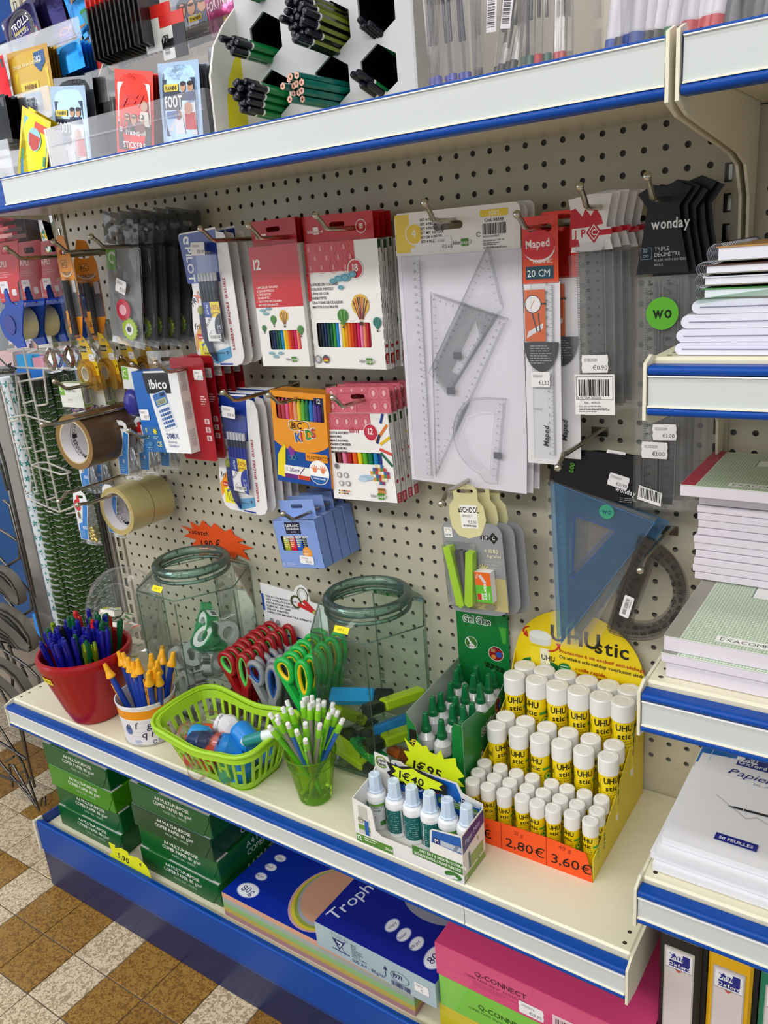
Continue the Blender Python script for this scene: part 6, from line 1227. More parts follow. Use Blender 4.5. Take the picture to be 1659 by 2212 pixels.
a.rr(7, 17, 20, 28, 2, '#D2D0C8'); a.rr(9, 44, 15, 20, 1.5, '#C6C4BE'); a.rect(7, 24, 20, 8, '#6C9A34'); a.rect(18, 17, 7, 24, '#1E5FB0'); a.ring(12, 40, 3.4, 4.4, '#6A7A44'); a.text('Liquid Paper', 9, 40, 2.4, '#2A2A24', 1, sx=.7)
a.poly([(96, 32), (LW*1000-1, 32), (LW*1000-1, 15), (96, 17)], '#3F7A2C'); a.text('FAST DRY & SMOOTH COVERAGE', 108, 25.5, 4.4, '#F2F6EC', 1, sx=.72); a.text('SECHAGE RAPIDE, COUVERTURE LISSE', 99, 18.8, 4.4, '#F2F6EC', 1, sx=.66)
a.disc(158, 8, 13, '#3F7A2C', 6); a.poly([(146, 4), (160, 9), (166, 5), (152, 1)], '#F0F0EC'); a.poly([(LW*1000-44, 69), (LW*1000-1, 74), (LW*1000-1, 48), (LW*1000-46, 50)], '#1A5CB0'); a.rect(LW*1000-43, 50, 10, 9, '#1A2A6A'); a.text('M', LW*1000-40.5, 52, 5.6, '#F4F4F8', 1); a.rect(LW*1000-32, 50, 31, 8, '#B8C4D0'); a.poly([(LW*1000-14, 48), (LW*1000-8, 50), (LW*1000-3, 60), (LW*1000-10, 58)], '#7A8A98'); a.build('front_print', t, 'card', M=XZ)
a = Art(); a.w = lambda u, v, z: (LW+z, u, v); a.poly([(1, 74), (59, 76), (59, 56), (1, 46)], '#2A3A7A'); a.text('Paper Mate', 8, 56, 8, '#C8D4F0', 0, shear=.2, sx=.8, rot=8); a.rect(2, 2, 56, 9, '#7CA03C'); a.text('12', 4, 4, 5, '#F2F4EC', 1); a.rect(20, 14, 34, 18, '#8AA85A'); a.rect(14, 14, 5, 26, '#5A6A7A'); a.build('side_print', t, 'card')
def fluid():
    b = MB(); b.lathe([(.0138, 0), (.0148, .002), (.0148, .050), (.0138, .056), (.009, .0605), (.0085, .063)], 22, '#EFF1F4'); c = MB(); c.lathe([(.0118, .0600), (.0118, .062), (.0102, .063), (.0086, .086), (.0078, .0868), (.0040, .0868), (.0036, .086), (0, .086)], 8, '#CFE0F4', smooth=False)
    l = Art(z=.0002); l.w = lambda u, v, z: ((.0148+z)*sin(u/.0148), -(.0148+z)*cos(u/.0148), v); l.rect(-14, 8, 26, 38, '#1F6A68', 12); l.para(-12, 42, 22, 10, 3.4, '#9AC4C0', .3, 4)
    l.rect(14, 8, 22, 38, '#F0F2F2', 10); l.text('CORRECTION', 16, 38, 3.6, '#2A2A2A', 1, sx=.7); l.text('FLUID', 20, 33, 3.6, '#2A2A2A', 1, sx=.8); l.poly([(18, 24), (22, 29), (26, 24), (22, 19)], '#C0392F'); l.poly([(19.2, 24), (22, 27.4), (24.8, 24), (22, 20.6)], '#F4F4F0'); l.rect(21.5, 22, 1, 4, '#1A1A1A'); l.rect(14, 42, 22, 4, '#6CA83A', 10); l.rect(28, 9, 8, 8, '#4A8A3A', 4)
    l.rect(-34, 8, 18, 38, '#1F6A68', 10); l.barcode(-32, 12, 14, 8)
    return b.mesh('correction_fluid_bottle', 'plastic'), c.mesh('cap', 'plastic'), l.mesh('label', 'gloss')
fm = fluid()
for i, (px, sp_) in enumerate((((811, 1694), -1.45), ((851.5, 1703), -.15), ((889.5, 1714), .05), ((928, 1727.6), .35), ((966.7, 1740), -1.0), ((1007.7, 1751.6), -1.2))):
    p = at(*px, -.2575); o, k_, e = [bpy.data.objects.new(nm, q) for nm, q in zip(('correction_fluid_bottle', 'cap', 'label'), fm)]
    for q in (o, k_, e): COL.objects.link(q)
    k_.parent = o; e.parent = o; o.matrix_basis = Matrix.Translation((p.x, -.2575, ZS+.0016)) @ Matrix.Rotation(sp_+.35, 4, 'Z'); tag(o, 'white correction fluid bottle with pale blue cap, %s from the left in its box' % ORD[i], 'bottle')
star_card([(834, 1645), (860, 1656), (882, 1656), (905, 1664), (930, 1678), (955, 1692), (963, 1698), (966, 1720), (940, 1712), (918, 1706), (888, 1700), (862, 1692), (845, 1692), (842, 1676), (835, 1668), (843, 1664)], -.248, '#15161A', None, 'price_star', 'black and yellow starburst price card reading 1 euro 40 on the correction fluid box', [('poly', [(846, 1652), (870, 1662), (892, 1660), (905, 1670), (930, 1682), (957, 1694), (948, 1700), (956, 1708), (930, 1702), (922, 1708), (900, 1694), (880, 1698), (872, 1688), (848, 1686), (858, 1678), (846, 1672), (856, 1666)], '#D2E41C'), ('1€40', (862, 1679), 13, '#14161A', -3, 1.15)])
# --- glue stick stand
t = thing('glue_stick_stand', 'yellow cardboard stand for glue sticks with round top card', 'display stand', up((-.256, -.012, ZS)))
UW, UD = .197, .203; UY = '#F2D40E'
hd = [(0, 0), (UW, 0), (UW, .20)]+[(UW/2+(UW/2)*cos(radians(q)), .185+.090*sin(radians(q))) for q in range(8, 173, 8)]+[(0, .19)]
m = MB(); m.M = XZ; m.prism(hd, 0, .0012, UY); m.build('back_card', t, 'card')
spr = [(-UD, 0), (0, 0), (0, .195), (-.03, .135), (-.10, .085), (-.17, .045), (-UD, .035)]
for x0 in (-.0012, UW): m = MB(); m.M = Matrix(((0, 0, 1, x0), (1, 0, 0, 0), (0, 1, 0, 0), (0, 0, 0, 1))); m.prism(spr, 0, .0012, '#E6CE14'); m.build('side_panel', t, 'card')
m = MB()
for y0, y1, z in ((-UD, -.135, .004), (-.135, -.0775, .031), (-.0775, -.002, .064)): m.box((0, y0, 0), (UW, y1, z), '#D8BE10')
m.build('stepped_floor', t, 'card')
a = Art(z=.0014); a.text('UHU', 58, 222, 26, '#16160F', 1, sx=1.05, rot=-1); a.text('stic', 126, 216, 23, '#16160F', 1, sx=1.05, rot=-1); a.text('®', 112, 240, 6, '#16160F')
a.disc(42, 174, 32, '#1A6A32', 13, 30); a.poly([(26, 165), (56, 165), (58, 228), (24, 228)], '#F2DA1E'); a.rect(41, 166, 15, 42, '#F0E8C8'); a.rect(24, 214, 35, 12, '#DADAD6'); a.disc(41.5, 226, 17.5, '#E8E8E6', 8); a.disc(41.5, 214, 17, '#DADAD6', 5); a.rect(25.5, 205, 32, 4, '#E0C814'); a.text('UHU', 43, 186, 8.5, '#16160F', 1, sx=.9); a.text('stic', 43, 172, 8, '#16160F', 1)
a.ring(30, 228, 14, 17, '#C8281E', a0=110, a1=200, k=.6); a.poly([(14, 222), (20, 231), (22, 218)], '#C8281E'); a.ring(54, 214, 15, 18, '#C8281E', a0=-90, a1=10, k=.7); a.poly([(74, 218), (66, 218), (72, 208)], '#C8281E')
a.text('Protection à vis exclusif anti-séchage', 72, 204, 5.6, '#B02A16', 1, sx=1.0, rot=-1.5); a.text('De unieke schroefdop voorkomt uitdrogen', 72, 194.5, 5.6, '#1A1A12', 1, sx=.96, rot=-1.5)
a.disc(97, 182, 1.3, '#B02A16'); a.text('colle rapide,', 101, 180, 6, '#B02A16', 1, rot=-1.5); a.text('propre et économique', 101, 172, 6, '#B02A16', 1, rot=-1.5); a.disc(97, 163, 1.3, '#1A1A12'); a.text('lijmt snel, schoon en zuinig', 101, 160.5, 6, '#1A1A12', 1, rot=-1.5)
a.disc(80, 178, 10, '#1A7A3A'); 
for y in (174, 178, 182): a.rect(73, y, 13, 1.2, '#D8E8C8')
a.build('back_print', t, 'card', M=XZ)
pcd = [(-.002, -.002), (UW-.002, -.006), (UW-.010, .026), (UW-.018, .036), (.06, .041), (-.002, .044)]
P_ = [V((p.x+.256, 0, p.z-ZS)) for p in [at(1041, 1822, -.216), at(1082, 1834, -.216), at(1180, 1869, -.216), at(1281, 1909, -.216), at(1277, 1880, -.216), at(1266, 1843, -.216), at(1180, 1808, -.216), at(1082, 1777, -.216), at(1041, 1765, -.216)]]
m = MB(); m.M = Matrix.Translation((0, -.216+.012, 0)) @ XZ; m.prism([(-.004, P_[0].z-.0)]+[(p.x, p.z) for p in P_]+[(-.004, P_[-1].z+.003)], 0, .0008, '#FB5A22'); m.build('price_card', t, 'paper')
a = Art(z=.0010); g = lambda px: tuple(q*1000 for q in (at(*px, -.2165).x+.256, at(*px, -.2165).z-ZS))
for s_, px, h, c, r_, sx in (('2 g', (1040, 1780), 6.5, '#A8341A', -14, 1), ('10€', (1026, 1802), 14, '#1A1412', -6, 1.1), ('21 g', (1110, 1802), 6.5, '#A8341A', -12, 1.1), ('2,80€', (1092, 1826), 15, '#1A1412', -10, 1.2), ('40 g', (1206, 1832), 6.5, '#A8341A', -14, 1.1), ('3,60€', (1191, 1861), 15, '#1A1412', -10, 1.2)): x, y = g(px); a.text(s_, x, y, h, c, 0, rot=r_+12, sx=sx, shear=.1, jit=.05)
for px0, px1 in (((1082, 1777), (1084, 1834)), ((1180, 1808), (1181, 1869))): a.line([g(px0), g(px1)], .7, '#8A2A12')
a.build('price_writing', t, 'paper', M=Matrix.Translation((0, -.216+.012, 0)) @ XZ)
def stick(r, h, hc):
    b = MB(); b.lathe([(r*.88, 0), (r*.95, .001), (r*.95, h*.10), (r*.93, h*.10), (r*.93, h-hc)], 22, UY, cols={0: '#ECECE8', 1: '#ECECE8', 2: '#ECECE8', 'b': '#ECECE8'})
    c = MB(); c.lathe([(r*.96, h-hc), (r, h-hc+.0005), (r, h-.002), (r*.93, h-.0004), (r*.62, h), (r*.58, h-.0006), (0, h-.0004)], 24, '#ECEAE6')
    l = Art(z=.0002); l.w = lambda u, v, z: ((r*.94+z)*sin(u/r), -(r*.94+z)*cos(u/r), v); k = r/.0158; H = (h-hc)*1000
    for u0 in (-13*k, 36*k): l.text('UHU', u0, H-13*k, 10*k, '#15150F', 1, sx=.9); l.text('stic', u0+3*k, H-25*k, 8.5*k, '#15150F', 1, sx=1.1); l.rect(u0-1, H-29*k, 26*k, .5, '#5A5418', 6); l.text('stark & schnell', u0, H-34*k, 3.2*k, '#2A2814', 0, sx=.95); l.text('strong & fast', u0+1, H-39*k, 3.2*k, '#2A2814', 0, sx=.95)
    u0 = 13*k; l.rect(u0, H-24*k, 19*k, 4*k, '#3A9A3A', 5); l.disc(u0+10*k, H-36*k, 8*k, '#2A9A44', 8*k); l.disc(u0+10*k, H-36*k, 5*k, '#D8E83A', 5*k); l.disc(u0+10*k, H-36*k, 3*k, '#1A7A34', 3*k); l.para(u0, H-48*k, 19*k, 3, 3*k, '#3A3A14', .4); l.line([(-18*k, H-8*k), (-18*k, H-50*k)], .5, '#3A3814'); l.disc(-26*k, H-46*k, 9*k, '#1A8A44', 10*k); l.barcode(-33*k, H-24*k, 13*k, 8*k, bg=None)
    return b.mesh('glue_stick', 'gloss'), c.mesh('cap', 'plastic'), l.mesh('label', 'gloss')
def sticks(pxs, Y, r, h, hc, lab, zb):
    ms = sticks.c.setdefault((r, h), stick(r, h, hc))
    for i, (px, py) in enumerate(pxs):
        p = at(980+px/3.770, 1400+py/3.770, Y); o, k_, e = [bpy.data.objects.new(nm, q) for nm, q in zip(('glue_stick', 'cap', 'label'), ms)]
        for q in (o, k_, e): COL.objects.link(q)
        k_.parent = o; e.parent = o; o.matrix_basis = Matrix.Translation((p.x, Y, ZS+zb)) @ Matrix.Rotation(R.choice((.3, .5, .7, -.2, 1.1, .4)), 4, 'Z') @ Matrix.Rotation(R.uniform(-.015, .015), 4, 'X'); tag(o, lab % ORD[i], 'glue stick')
        sticks.z.append((lab[:12], round(p.z-h-ZS, 4)))
sticks.c = {}; sticks.z = []
sticks([(580, 155), (740, 205), (912, 240), (1085, 282), (1260, 325), (1430, 365)], -.031, .0162, .1165, .027, 'large glue stick, %s from left in the rear row of the stand', .064)
sticks([(495, 238), (672, 285), (845, 320), (1020, 365), (1202, 410), (1378, 460)], -.063, .0162, .1165, .027, 'large glue stick, %s from left in the second row from the back', .064)
sticks([(424, 555), (585, 610), (765, 655), (940, 705), (1118, 755), (1310, 805)], -.095, .0142, .098, .024, 'medium glue stick, %s from left in the rear medium row', .031)
sticks([(348, 640), (528, 690), (705, 738), (882, 785), (1060, 838), (1262, 895)], -.124, .0142, .098, .024, 'medium glue stick, %s from left in the front medium row', .031)
sticks([(252, 945), (382, 980), (512, 1022), (642, 1062), (795, 1105), (924, 1148), (1066, 1195), (1205, 1232)], -.150, .0107, .0755, .020, 'small glue stick, %s from left in the rear small row', .004)
sticks([(200, 1015), (328, 1055), (457, 1108), (600, 1145), (728, 1182), (868, 1228), (1005, 1270), (1168, 1315)], -.174, .0107, .0755, .020, 'small glue stick, %s from left in the middle small row', .004)
sticks([(155, 1090), (280, 1135), (412, 1185), (560, 1225), (682, 1262), (812, 1308), (962, 1365), (1117, 1395)], -.1965, .0107, .0755, .020, 'small glue stick, %s from left in the front small row', .004)
if 0: print('STICKZ', sticks.z)
# ================================================================== BOTTOM SHELF: REAMS
BZ_ = .1502
def ream(x0, y0, z, w, d, h, col, label, top='#2E6A1E', i=0, rz=0, sheet='#C9C9CC'):
    M = up((x0, y0, z), rz); t = thing('paper_ream', label, 'paper ream', M)       # local: x right, y back, z up, front lower left corner at the origin
    m = MB(); m.cbox((0, 0, 0), (w, d, h), col, .0012); m.build('wrapper', t, 'gloss')
    f = MB(); f.prism([(0, .0), (w-.022, .0), (w-.001, h*.72), (w-.001, h-.001), (0, h-.001)], .0004, .0011, col); f.build('end_flap', t, 'gloss', M=XZ)
    s_ = MB(); s_.M = Matrix(((0, 0, 1, w), (1, 0, 0, 0), (0, 1, 0, 0), (0, 0, 0, 1))); s_.prism([(0, h*.66), (.026, .002), (.001, .002)], .0001, .0008, col); s_.build('side_fold', t, 'gloss')
    a = Art(z=.0012); a.text('A4 MULTI-PURPOSE', w*330, h*1000*.70, 8.0, '#FFFFFF', 0, sx=.98); a.text('COPIER PAPER 80 g/m²', w*300, h*1000*.46, 8.0, '#FFFFFF', 0, sx=.96); a.text('PACK 500 - WHITE', w*420, h*1000*.24, 5.4, '#B8D0BC', 0); a.build('end_print', t, 'gloss', M=XZ)
    a = Art(); a.w = lambda u, v, z: (w+z, u*1, v); a.text('A4 MULTI-PURPOSE', 70, h*1000*.55, 13, '#D8E8DA', 0); a.text('COPIER PAPER', 70, h*1000*.2, 12, '#D8E8DA', 0); a.build('side_print', t, 'gloss')
    a = Art(z=h+.0002); a.rect(.6, 1, 22, 26, sheet); a.rect(22, 1, 58, 26, top); a.rect(80, 1, w*1000-81, 26, sheet); a.build('top_print', t, 'gloss'); return t
GRN = '#075A26'
for st, (x0, yf, lab, pxs) in enumerate(((-1.199, -.277, 'left', None), (-.936, -.277, 'right', None))):
    for i in range(4):
        h = .0485; ream(x0+(.000, .003, -.002, .002)[i]-.010*(st == 0 and i == 3), yf+(.0, .004, .001, .003)[i], BZ_+i*.0490, .212 if st else .205, .27, h, '#3E8A12' if (st == 0 and i == 2) else ('#0B4420' if (st == 1 and i == 2) else GRN), '%s green A4 copier paper ream of the %s stack' % (('bottom', 'second lowest', 'second from top', 'topmost')[i] if not (st == 0 and i == 2) else 'light', lab))
star_card([(234, 1819), (248, 1826), (248, 1832), (261, 1832), (276, 1841), (278, 1848), (297, 1853), (311, 1866), (316, 1872), (322, 1883), (330, 1907), (315, 1903), (300, 1898), (285, 1890), (268, 1880), (243, 1866), (247, 1858), (235, 1845), (243, 1842)], -.303, '#E2E61E', None, 'price_star', 'yellow starburst price card reading 5,90 euro on the blue base edge', [('5,90', (254, 1851), 13, '#17181A', -3, 1.1), ('€', (301, 1869), 8, '#17181A', -3, 1)])
def flatream(P0, rz, w, d, h, label, bands, topc, art, side=None, mat='gloss'):
    t = thing('paper_ream', label, 'paper ream', up(P0, rz)); n = len(bands); z = 0
    for i, c in enumerate(bands):
        MB().box((0, 0, z), (w, d, z+h/n-.0002), c).build('coloured_block' if n > 1 else 'wrapped_sheets', t, 'paper' if n > 1 else mat); z += h/n
    MB().box((.0002, .0005, h), (w-.0002, d-.0005, h+.0006), topc).build('cover', t, 'gloss'); a = Art(z=h+.0008); art(a); a.build('cover_print', t, 'gloss')
    if side: a = Art(z=.0002); side(a); a.build('end_print', t, 'gloss', M=XZ)
    return t
def ov(a, x, y, rx, ry, s_, h, rot): a.disc(x, y, rx+1.6, '#8A9AD0', ry+1.6, 26); a.disc(x, y, rx, '#E6E8F2', ry, 26); a.text(s_, x-h*.9*cos(radians(rot))*len(s_)*.36+h*.4*sin(radians(rot)), y-h*.9*sin(radians(rot))*len(s_)*.36-h*.4*cos(radians(rot)), h, '#16236E', 0, rot=rot)
def art1(a): 
    ov(a, 40, 26, 21, 15, '80g', 14, 0); ov(a, 38, 62, 11, 7.5, 'inkjet', 6, 0); ov(a, 38, 88, 11, 7.5, 'laser', 6, 0); ov(a, 38, 114, 11, 7.5, 'copy', 6, 0)
    a.disc(176, 78, 62, '#C49AA4', 74, 40); a.disc(178, 80, 60, '#C8B83A', 72, 40); a.disc(180, 83, 58, '#8A9A44', 69, 40); a.disc(182, 86, 57, '#9AA0A8', 66, 40); a.disc(184, 89, 56, '#C8977C', 63, 40)
flatream((-.708, -.286, BZ_), radians(0), .40, .215, .050, 'ream of rainbow coloured paper with dark blue cover lying flat on the bottom shelf', ['#B98A92', '#C8B25A', '#96BE7C', '#A9B2A8', '#D9A68C'], '#0B2A9C', art1)
def art2(a):
    a.text('Trophée', 28, 16, 24, '#D8DEF4', 0, rot=80, sx=1.1); a.disc(150, 130, 60, '#8A8E9E', 40, 30); ov(a, 112, 56, 9, 13, 'copy', 6.5, 76); ov(a, 138, 50, 9, 13, 'laser', 6.5, 76); ov(a, 164, 46, 9, 13, 'inkjet', 6.5, 76); ov(a, 202, 40, 15, 22, '80g', 14, 76)
def side2_(a):
    a.text('Trophée', 32, 36, 7.5, '#8A9ABA', 0); a.poly([(34, 33), (60, 33), (47, 14)], '#1A2A6A'); a.poly([(42, 30), (56, 30), (48, 18)], '#D2DEE4'); a.text('M', 44, 22, 6, '#1A2A6A', 1); a.rect(33, 11, 34, 2, '#2A3A7A'); a.ring(66, 24, 12, 13, '#2A3A7A', a0=110, a1=250)
    for i, s_ in enumerate(('BLEU', 'BLUE', 'HELLBLAU', 'AZZURRO', 'CELESTE', 'AZUL CLARO')): a.text(s_, 72, 36-i*4.4, 3.4, '#2A3A6A', 0)
    a.text('500 A4 - 80g/m²', 72, 5, 6.4, '#22306A', 0, sx=1.05); a.line([(136, 12), (136, 26)], 1.4, '#22306A'); a.poly([(132, 24), (140, 24), (136, 32)], '#22306A'); a.ring(162, 22, 16, 17, '#22306A', k=.6); a.text('1971', 150, 19, 8, '#22306A', 1); a.barcode(146, 2, 34, 9, '#22306A', None); a.tag(188, 16, 26, 16, '013800', '€1')
flatream((-.487, -.291, BZ_+.0515), radians(-1), .225, .22, .046, 'ream in pale blue wrapper with navy cover lying on the rainbow ream', ['#A9C0CC'], '#0B1E8A', art2, side2_, 'foil2')
def sideq(a): a.text('Q-CONNECT', 62, 30, 8.4, '#5A1A34', 1, sx=1.1); a.text('COPIER PAPER 80g/m²  A4 FLUO PINK', 46, 22, 4.2, '#7A2A44', 0); a.para(60, 18, 70, 3, 3, '#A8506C', .3); a.tag(128, 4, 36, 20, '071000076', '€13.90'); a.rect(176, 2, 50, 26, '#E8C8D2'); a.barcode(180, 5, 38, 18, '#2A1A20', None)
def sideg(a): a.text('Q-CONNECT', 62, 28, 8.4, '#2A5A1A', 1, sx=1.1); a.text('COPIER PAPER 80g/m²  A4 FLUO GREEN', 46, 20, 4.2, '#3A6A2A', 0)
for i, (c, nm, sf, dx) in enumerate((('#D8C82E', 'yellow', None, 0), ('#7CC84A', 'lime green', sideg, .003), ('#D8477E', 'fluorescent pink', sideq, .0))):
    flatream((-.262+dx, -.288, BZ_+i*.0565), 0, .300, .215, .056, '%s wrapped ream in the stack under the right end of the long shelf' % nm, [c], c, lambda a: a.rect(1, 1, .2, .2, '#888888'), sf, 'foil2')
# ================================================================== RIGHT BAY
def copybook(x, y, z, w, d, h, cover, label, rz=0, spiral=False, lined=True, tilt=0):
    M = up((x, y, z), rz) @ Matrix.Rotation(tilt, 4, 'Y'); t = thing('notebook', label, 'notebook', M)
    if spiral: MB().box((.004, 0, .001), (w, d, h-.001), '#E6E6F0').build('pages', t, 'paper'); MB().box((.002, -.001, h-.001), (w, d, h), cover).box((.002, -.001, 0), (w, d, .001), '#8A8478').build('covers', t, 'gloss')
    else:
        m = MB(); n = 8; P = [(h*.5-h*.5*sin(pi*(k/n)), h/2-h/2*cos(pi*k/n)) for k in range(n+1)]; m.M = Matrix(((1, 0, 0, 0), (0, 0, 1, 0), (0, 1, 0, 0), (0, 0, 0, 1)))
        m.prism([(w, 0)]+[(w, h)]+P[::-1], 0, d, '#E4E2F2'); m.build('pages', t, 'paper'); q = MB(); q.box((h*.6, -.0008, h*.47), (w, d, h*.53), '#8C88A4'); q.build('fold_gap', t, 'paper'); MB().box((h*.4, .001, h), (w, d, h+.0006), cover).build('cover', t, 'gloss')
    if spiral:
        s_ = MB(); k = int(d/.0085)
        for i in range(k):
            cy = .006+i*.0085; s_.tube([(.006+(.0075+h*.1)*cos(q_)-.004, cy+.0016*sin(q_*.5), h*.5+(h*.5+.0025)*sin(q_)) for q_ in [2*pi*j/10 for j in range(10)]], .0007, '#8A8E96', 5, True)
        s_.build('spiral_binding', t, 'metal', kind='stuff')
    return t
y0 = -.290; z = 1.1395
for i, (px, h, nm) in enumerate(((1457, .0105, 'bottom'), (1460, .0105, 'second'), (1470, .0115, 'third'), (1493, .0115, 'fourth'))):
    p = at(px, 770-i*24, y0); copybook(p.x, y0+.0, z, .20, .22, h, '#C8C6CC', 'white paged folded notebook, %s from the bottom of the eye-level stack' % nm, radians(-1.5+i)); z += h+.0008
copybook(at(1507, 690, y0).x, y0+.004, z, .19, .22, .0085, '#4A8A44', 'notebook with clear green cover in the eye-level stack', radians(-3), True); z += .0105
m = thing('notebook_cover', 'green transparent notebook cover flap curling over the stack edge', 'cover', up((at(1500, 700, y0).x, y0-.002, z-.012))); MB().grid(lambda u, v: (u*.2, v*.2-.004, .009+.006*u*(1-u)-.008*(1-u)**3+.004*v), 10, 6, '#3A9A50').build('flap', m, 'greentint')
for i, (px, c, nm) in enumerate(((1508, '#D8D8E4', 'lower'), (1510, '#5A3A34', 'middle'))):
    copybook(at(px, 670, y0).x, y0+.004, z, .19, .22, .0075, c, '%s white squared spiral notebook in the eye-level stack' % nm, radians(1), True); z += .0095
copybook(at(1537, 620, -.28).x, y0+.012, z, .17, .20, .012, '#B98A4A', 'spiral notepad with brown cover on top of the eye-level stack', radians(2), True)
# receipt books on the second shelf
def duplicata(x, y, z, w, d, h, spine, label, M=None, art=True):
    t = thing('receipt_book', label, 'receipt book', M or up((x, y, z))); MB().cbox((0, 0, 0), (w, d, h), '#E2DAE4', .0008).build('pages', t, 'paper')
    if not art: return t
    MB().box((-.0004, -.0004, h-.0002), (w, d+.0002, h+.0005), '#DDE6D6').build('cover', t, 'card')
    a = Art(z=h+.0007); nx, ny = int((w*1000-16)/3.0), int(d*1000/4.0); a.z += .00003; z_ = a.z; vs = []; fs = []
    for i in range(nx):
        for j in range(ny): x_, y_ = 16+i*3.0, j*4.0+.6; k = len(vs); vs += [(x_*.001, y_*.001, z_), ((x_+2.5)*.001, y_*.001, z_), ((x_+2.5)*.001, (y_+3.2)*.001, z_)]; fs.append((k, k+1, k+2))
    a.add(vs, fs, '#9DB896'); a.rect(0, 0, 15, d*1000, spine); a.rect(58, d*620, 90, d*170, '#F2F4F0'); a.line([(58, d*620), (58, d*790), (148, d*790)], .8, '#3A5A5A'); a.rect(46, 8, 130, 13, '#F0F2EE'); a.text('EXACOMPTA', 50, 11, 7, '#4A5248', 0); a.barcode(104, 9, 40, 11, '#2A3028', None); a.build('cover_print', t, 'card'); return t
z = .8165; xs = at(1395, 1470, -.285).x
duplicata(.044, -.286, z, .2, .21, .017, '#8A8A80', 'lowest receipt book peeping out at the front of the second shelf'); duplicata(.040, -.289, z+.0175, .2, .213, .010, '#8A8A80', 'receipt book second from the bottom at the shelf front')
duplicata(.041, -.284, z+.028, .2, .20, .016, '#9A968C', 'green checked receipt book with grey spine on top of the front stack')
zt = []
for k, py in enumerate((1262, 1238, 1214, 1190, 1172, 1148, 1122, 1098, 1078, 1056)): zt.append(at(1500, py, -.135).z)
zb = z+.046; n = 12; zt_top = at(1500, 1056, -.135).z; hh = (zt_top-zb)/n
for k in range(n): duplicata(at(1497+.9*k, 1280-k*20, -.135).x+R.uniform(-.002, .002), -.135+R.uniform(-.001, .002), zb+k*hh, .2, .130, hh-.0007, '#8A1A2A', 'white edged receipt book, %s from the bottom of the tall rear stack' % ORD[k], art=False)
for k in range(2): duplicata(.046, -.13, z+k*.0225, .2, .125, .022, '#8A8A80', 'hidden-looking %s receipt book carrying the tall rear stack' % ('lower', 'upper')[k], art=False)
tp = duplicata(at(1470, 1035, -.165).x, -.165, zt_top, .2, .150, .0125, '#B03046', 'red spined green checked receipt book on top of the tall stack')
# writing pads
def pad(M, label, art):
    t = thing('writing_pad', label, 'writing pad', M); w, d, h = .150, .212, .0095
    MB().cbox((0, 0, 0), (w, d, h), '#E6E6EC', .0012).build('sheets', t, 'paper'); MB().box((0, -.0003, h), (w, d, h+.0006), '#EAEAEF').build('cover', t, 'gloss')
    a = Art(z=h+.0008); a.w = lambda u, v, z: (u*.857, v*.848, z); d = .25; a.poly([(0, d*1000)]+[(u, d*1000-44+9*sin(u/175*pi)-(.0)) for u in range(0, 176, 12)]+[(175, d*1000-42), (175, d*1000)], '#1566B4'); a.rect(12, d*1000-60, .8, 60, '#BCD4EA')
    a.poly([(46, 196), (92, 196), (92, 228), (46, 228)], '#F2F2F6'); a.rect(48, 198, 42, 28, '#1E2A86'); a.rect(48, 210, 26, 16, '#F2F2F6'); crest(a, 69, 217, .62); a.text('Oxford', 69, 201.5, 7.6, '#F2F2F6', 1, 'c', sx=1.05)
    a.text('Papier à Lettres', 42, 172, 15, '#26247E', 0, shear=.3, sx=1.15, rot=-1); a.text('BLANC UNI', 78, 160, 5.5, '#A8A8B4', 0, sx=1.7, rot=-1); a.rect(42, 166, 36, .5, '#B8B8C0')
    a.line([(40, 116), (84, 84), (96, 92), (112, 84), (128, 92), (150, 120)], .9, '#A8A4A8'); a.line([(86, 84), (112, 112)], .5, '#C8C4C8'); a.line([(68, 100), (150, 104)], 4.6, '#26262C'); a.poly([(58, 99), (68, 97.6), (68, 102.4)], '#4A4A50'); a.line([(78, 98), (78, 103)], 1, '#D8D8DC'); a.rr(58, 26, 50, 14, .5, '#1E2A86'); a.text('50 FEUILLES', 83, 30, 5.6, '#EEF0F8', 1, 'c'); a.rect(158, 24, 16, 12, '#6A8AC8'); a.rect(159, 25, 14, 10, '#F2F2F6'); a.para(160, 32, 12, 3, 2.6, '#3A5AA8'); a.build('cover_print', t, 'gloss'); return t
def crest(a, x, y, k):
    n = '#1E2A86'
    for s_ in (-1, 1):
        q = lambda px, py: (x+s_*px*k, y+py*k)
        a.poly([q(6, -8), q(9, -8), q(9, 0), q(7, 3)], n); a.poly([q(7, 4), q(12, 9), q(20, 7), q(21, 2), q(15, -1), q(9, 0)], n); a.poly([q(10, 9), q(14, 13), q(17, 10), q(14, 6)], n); a.poly([q(18, 1), q(24, -7), q(20, -8), q(15, -2)], n); a.line([q(20, 6), q(25, 9), q(24, 12)], 1.5*k, n); a.poly([q(13, -1), q(15, -8), q(11, -8)], n)
    a.poly([(x-4.4*k, y+7*k), (x+4.4*k, y+7*k), (x+4*k, y-3*k), (x, y-9*k), (x-4*k, y-3*k)], n); a.poly([(x-3*k, y+5.6*k), (x, y+5.6*k), (x, y-6.4*k), (x-2.8*k, y-2.4*k)], '#F2F2F6')
p_ = atz(1378, 1870, .5735); z = .5725
for k in range(4):
    pad(up((.036+(.000, -.004, .003, .006)[k], -.287+(0, .006, .002, .010)[k], z), radians((0, -.6, .5, -.4)[k])), ('%s white writing pad in the stack on the lower right shelf' % ('bottom', 'second', 'third', '')[k]) if k < 3 else 'top white writing pad with blue band and fountain pen picture', None); z += .0102
lean = pad(frame((.066, -.042, .583), (1, .0, 0), (0, .12, 1)), 'white writing pad leaning against the back wall behind the stack', None)
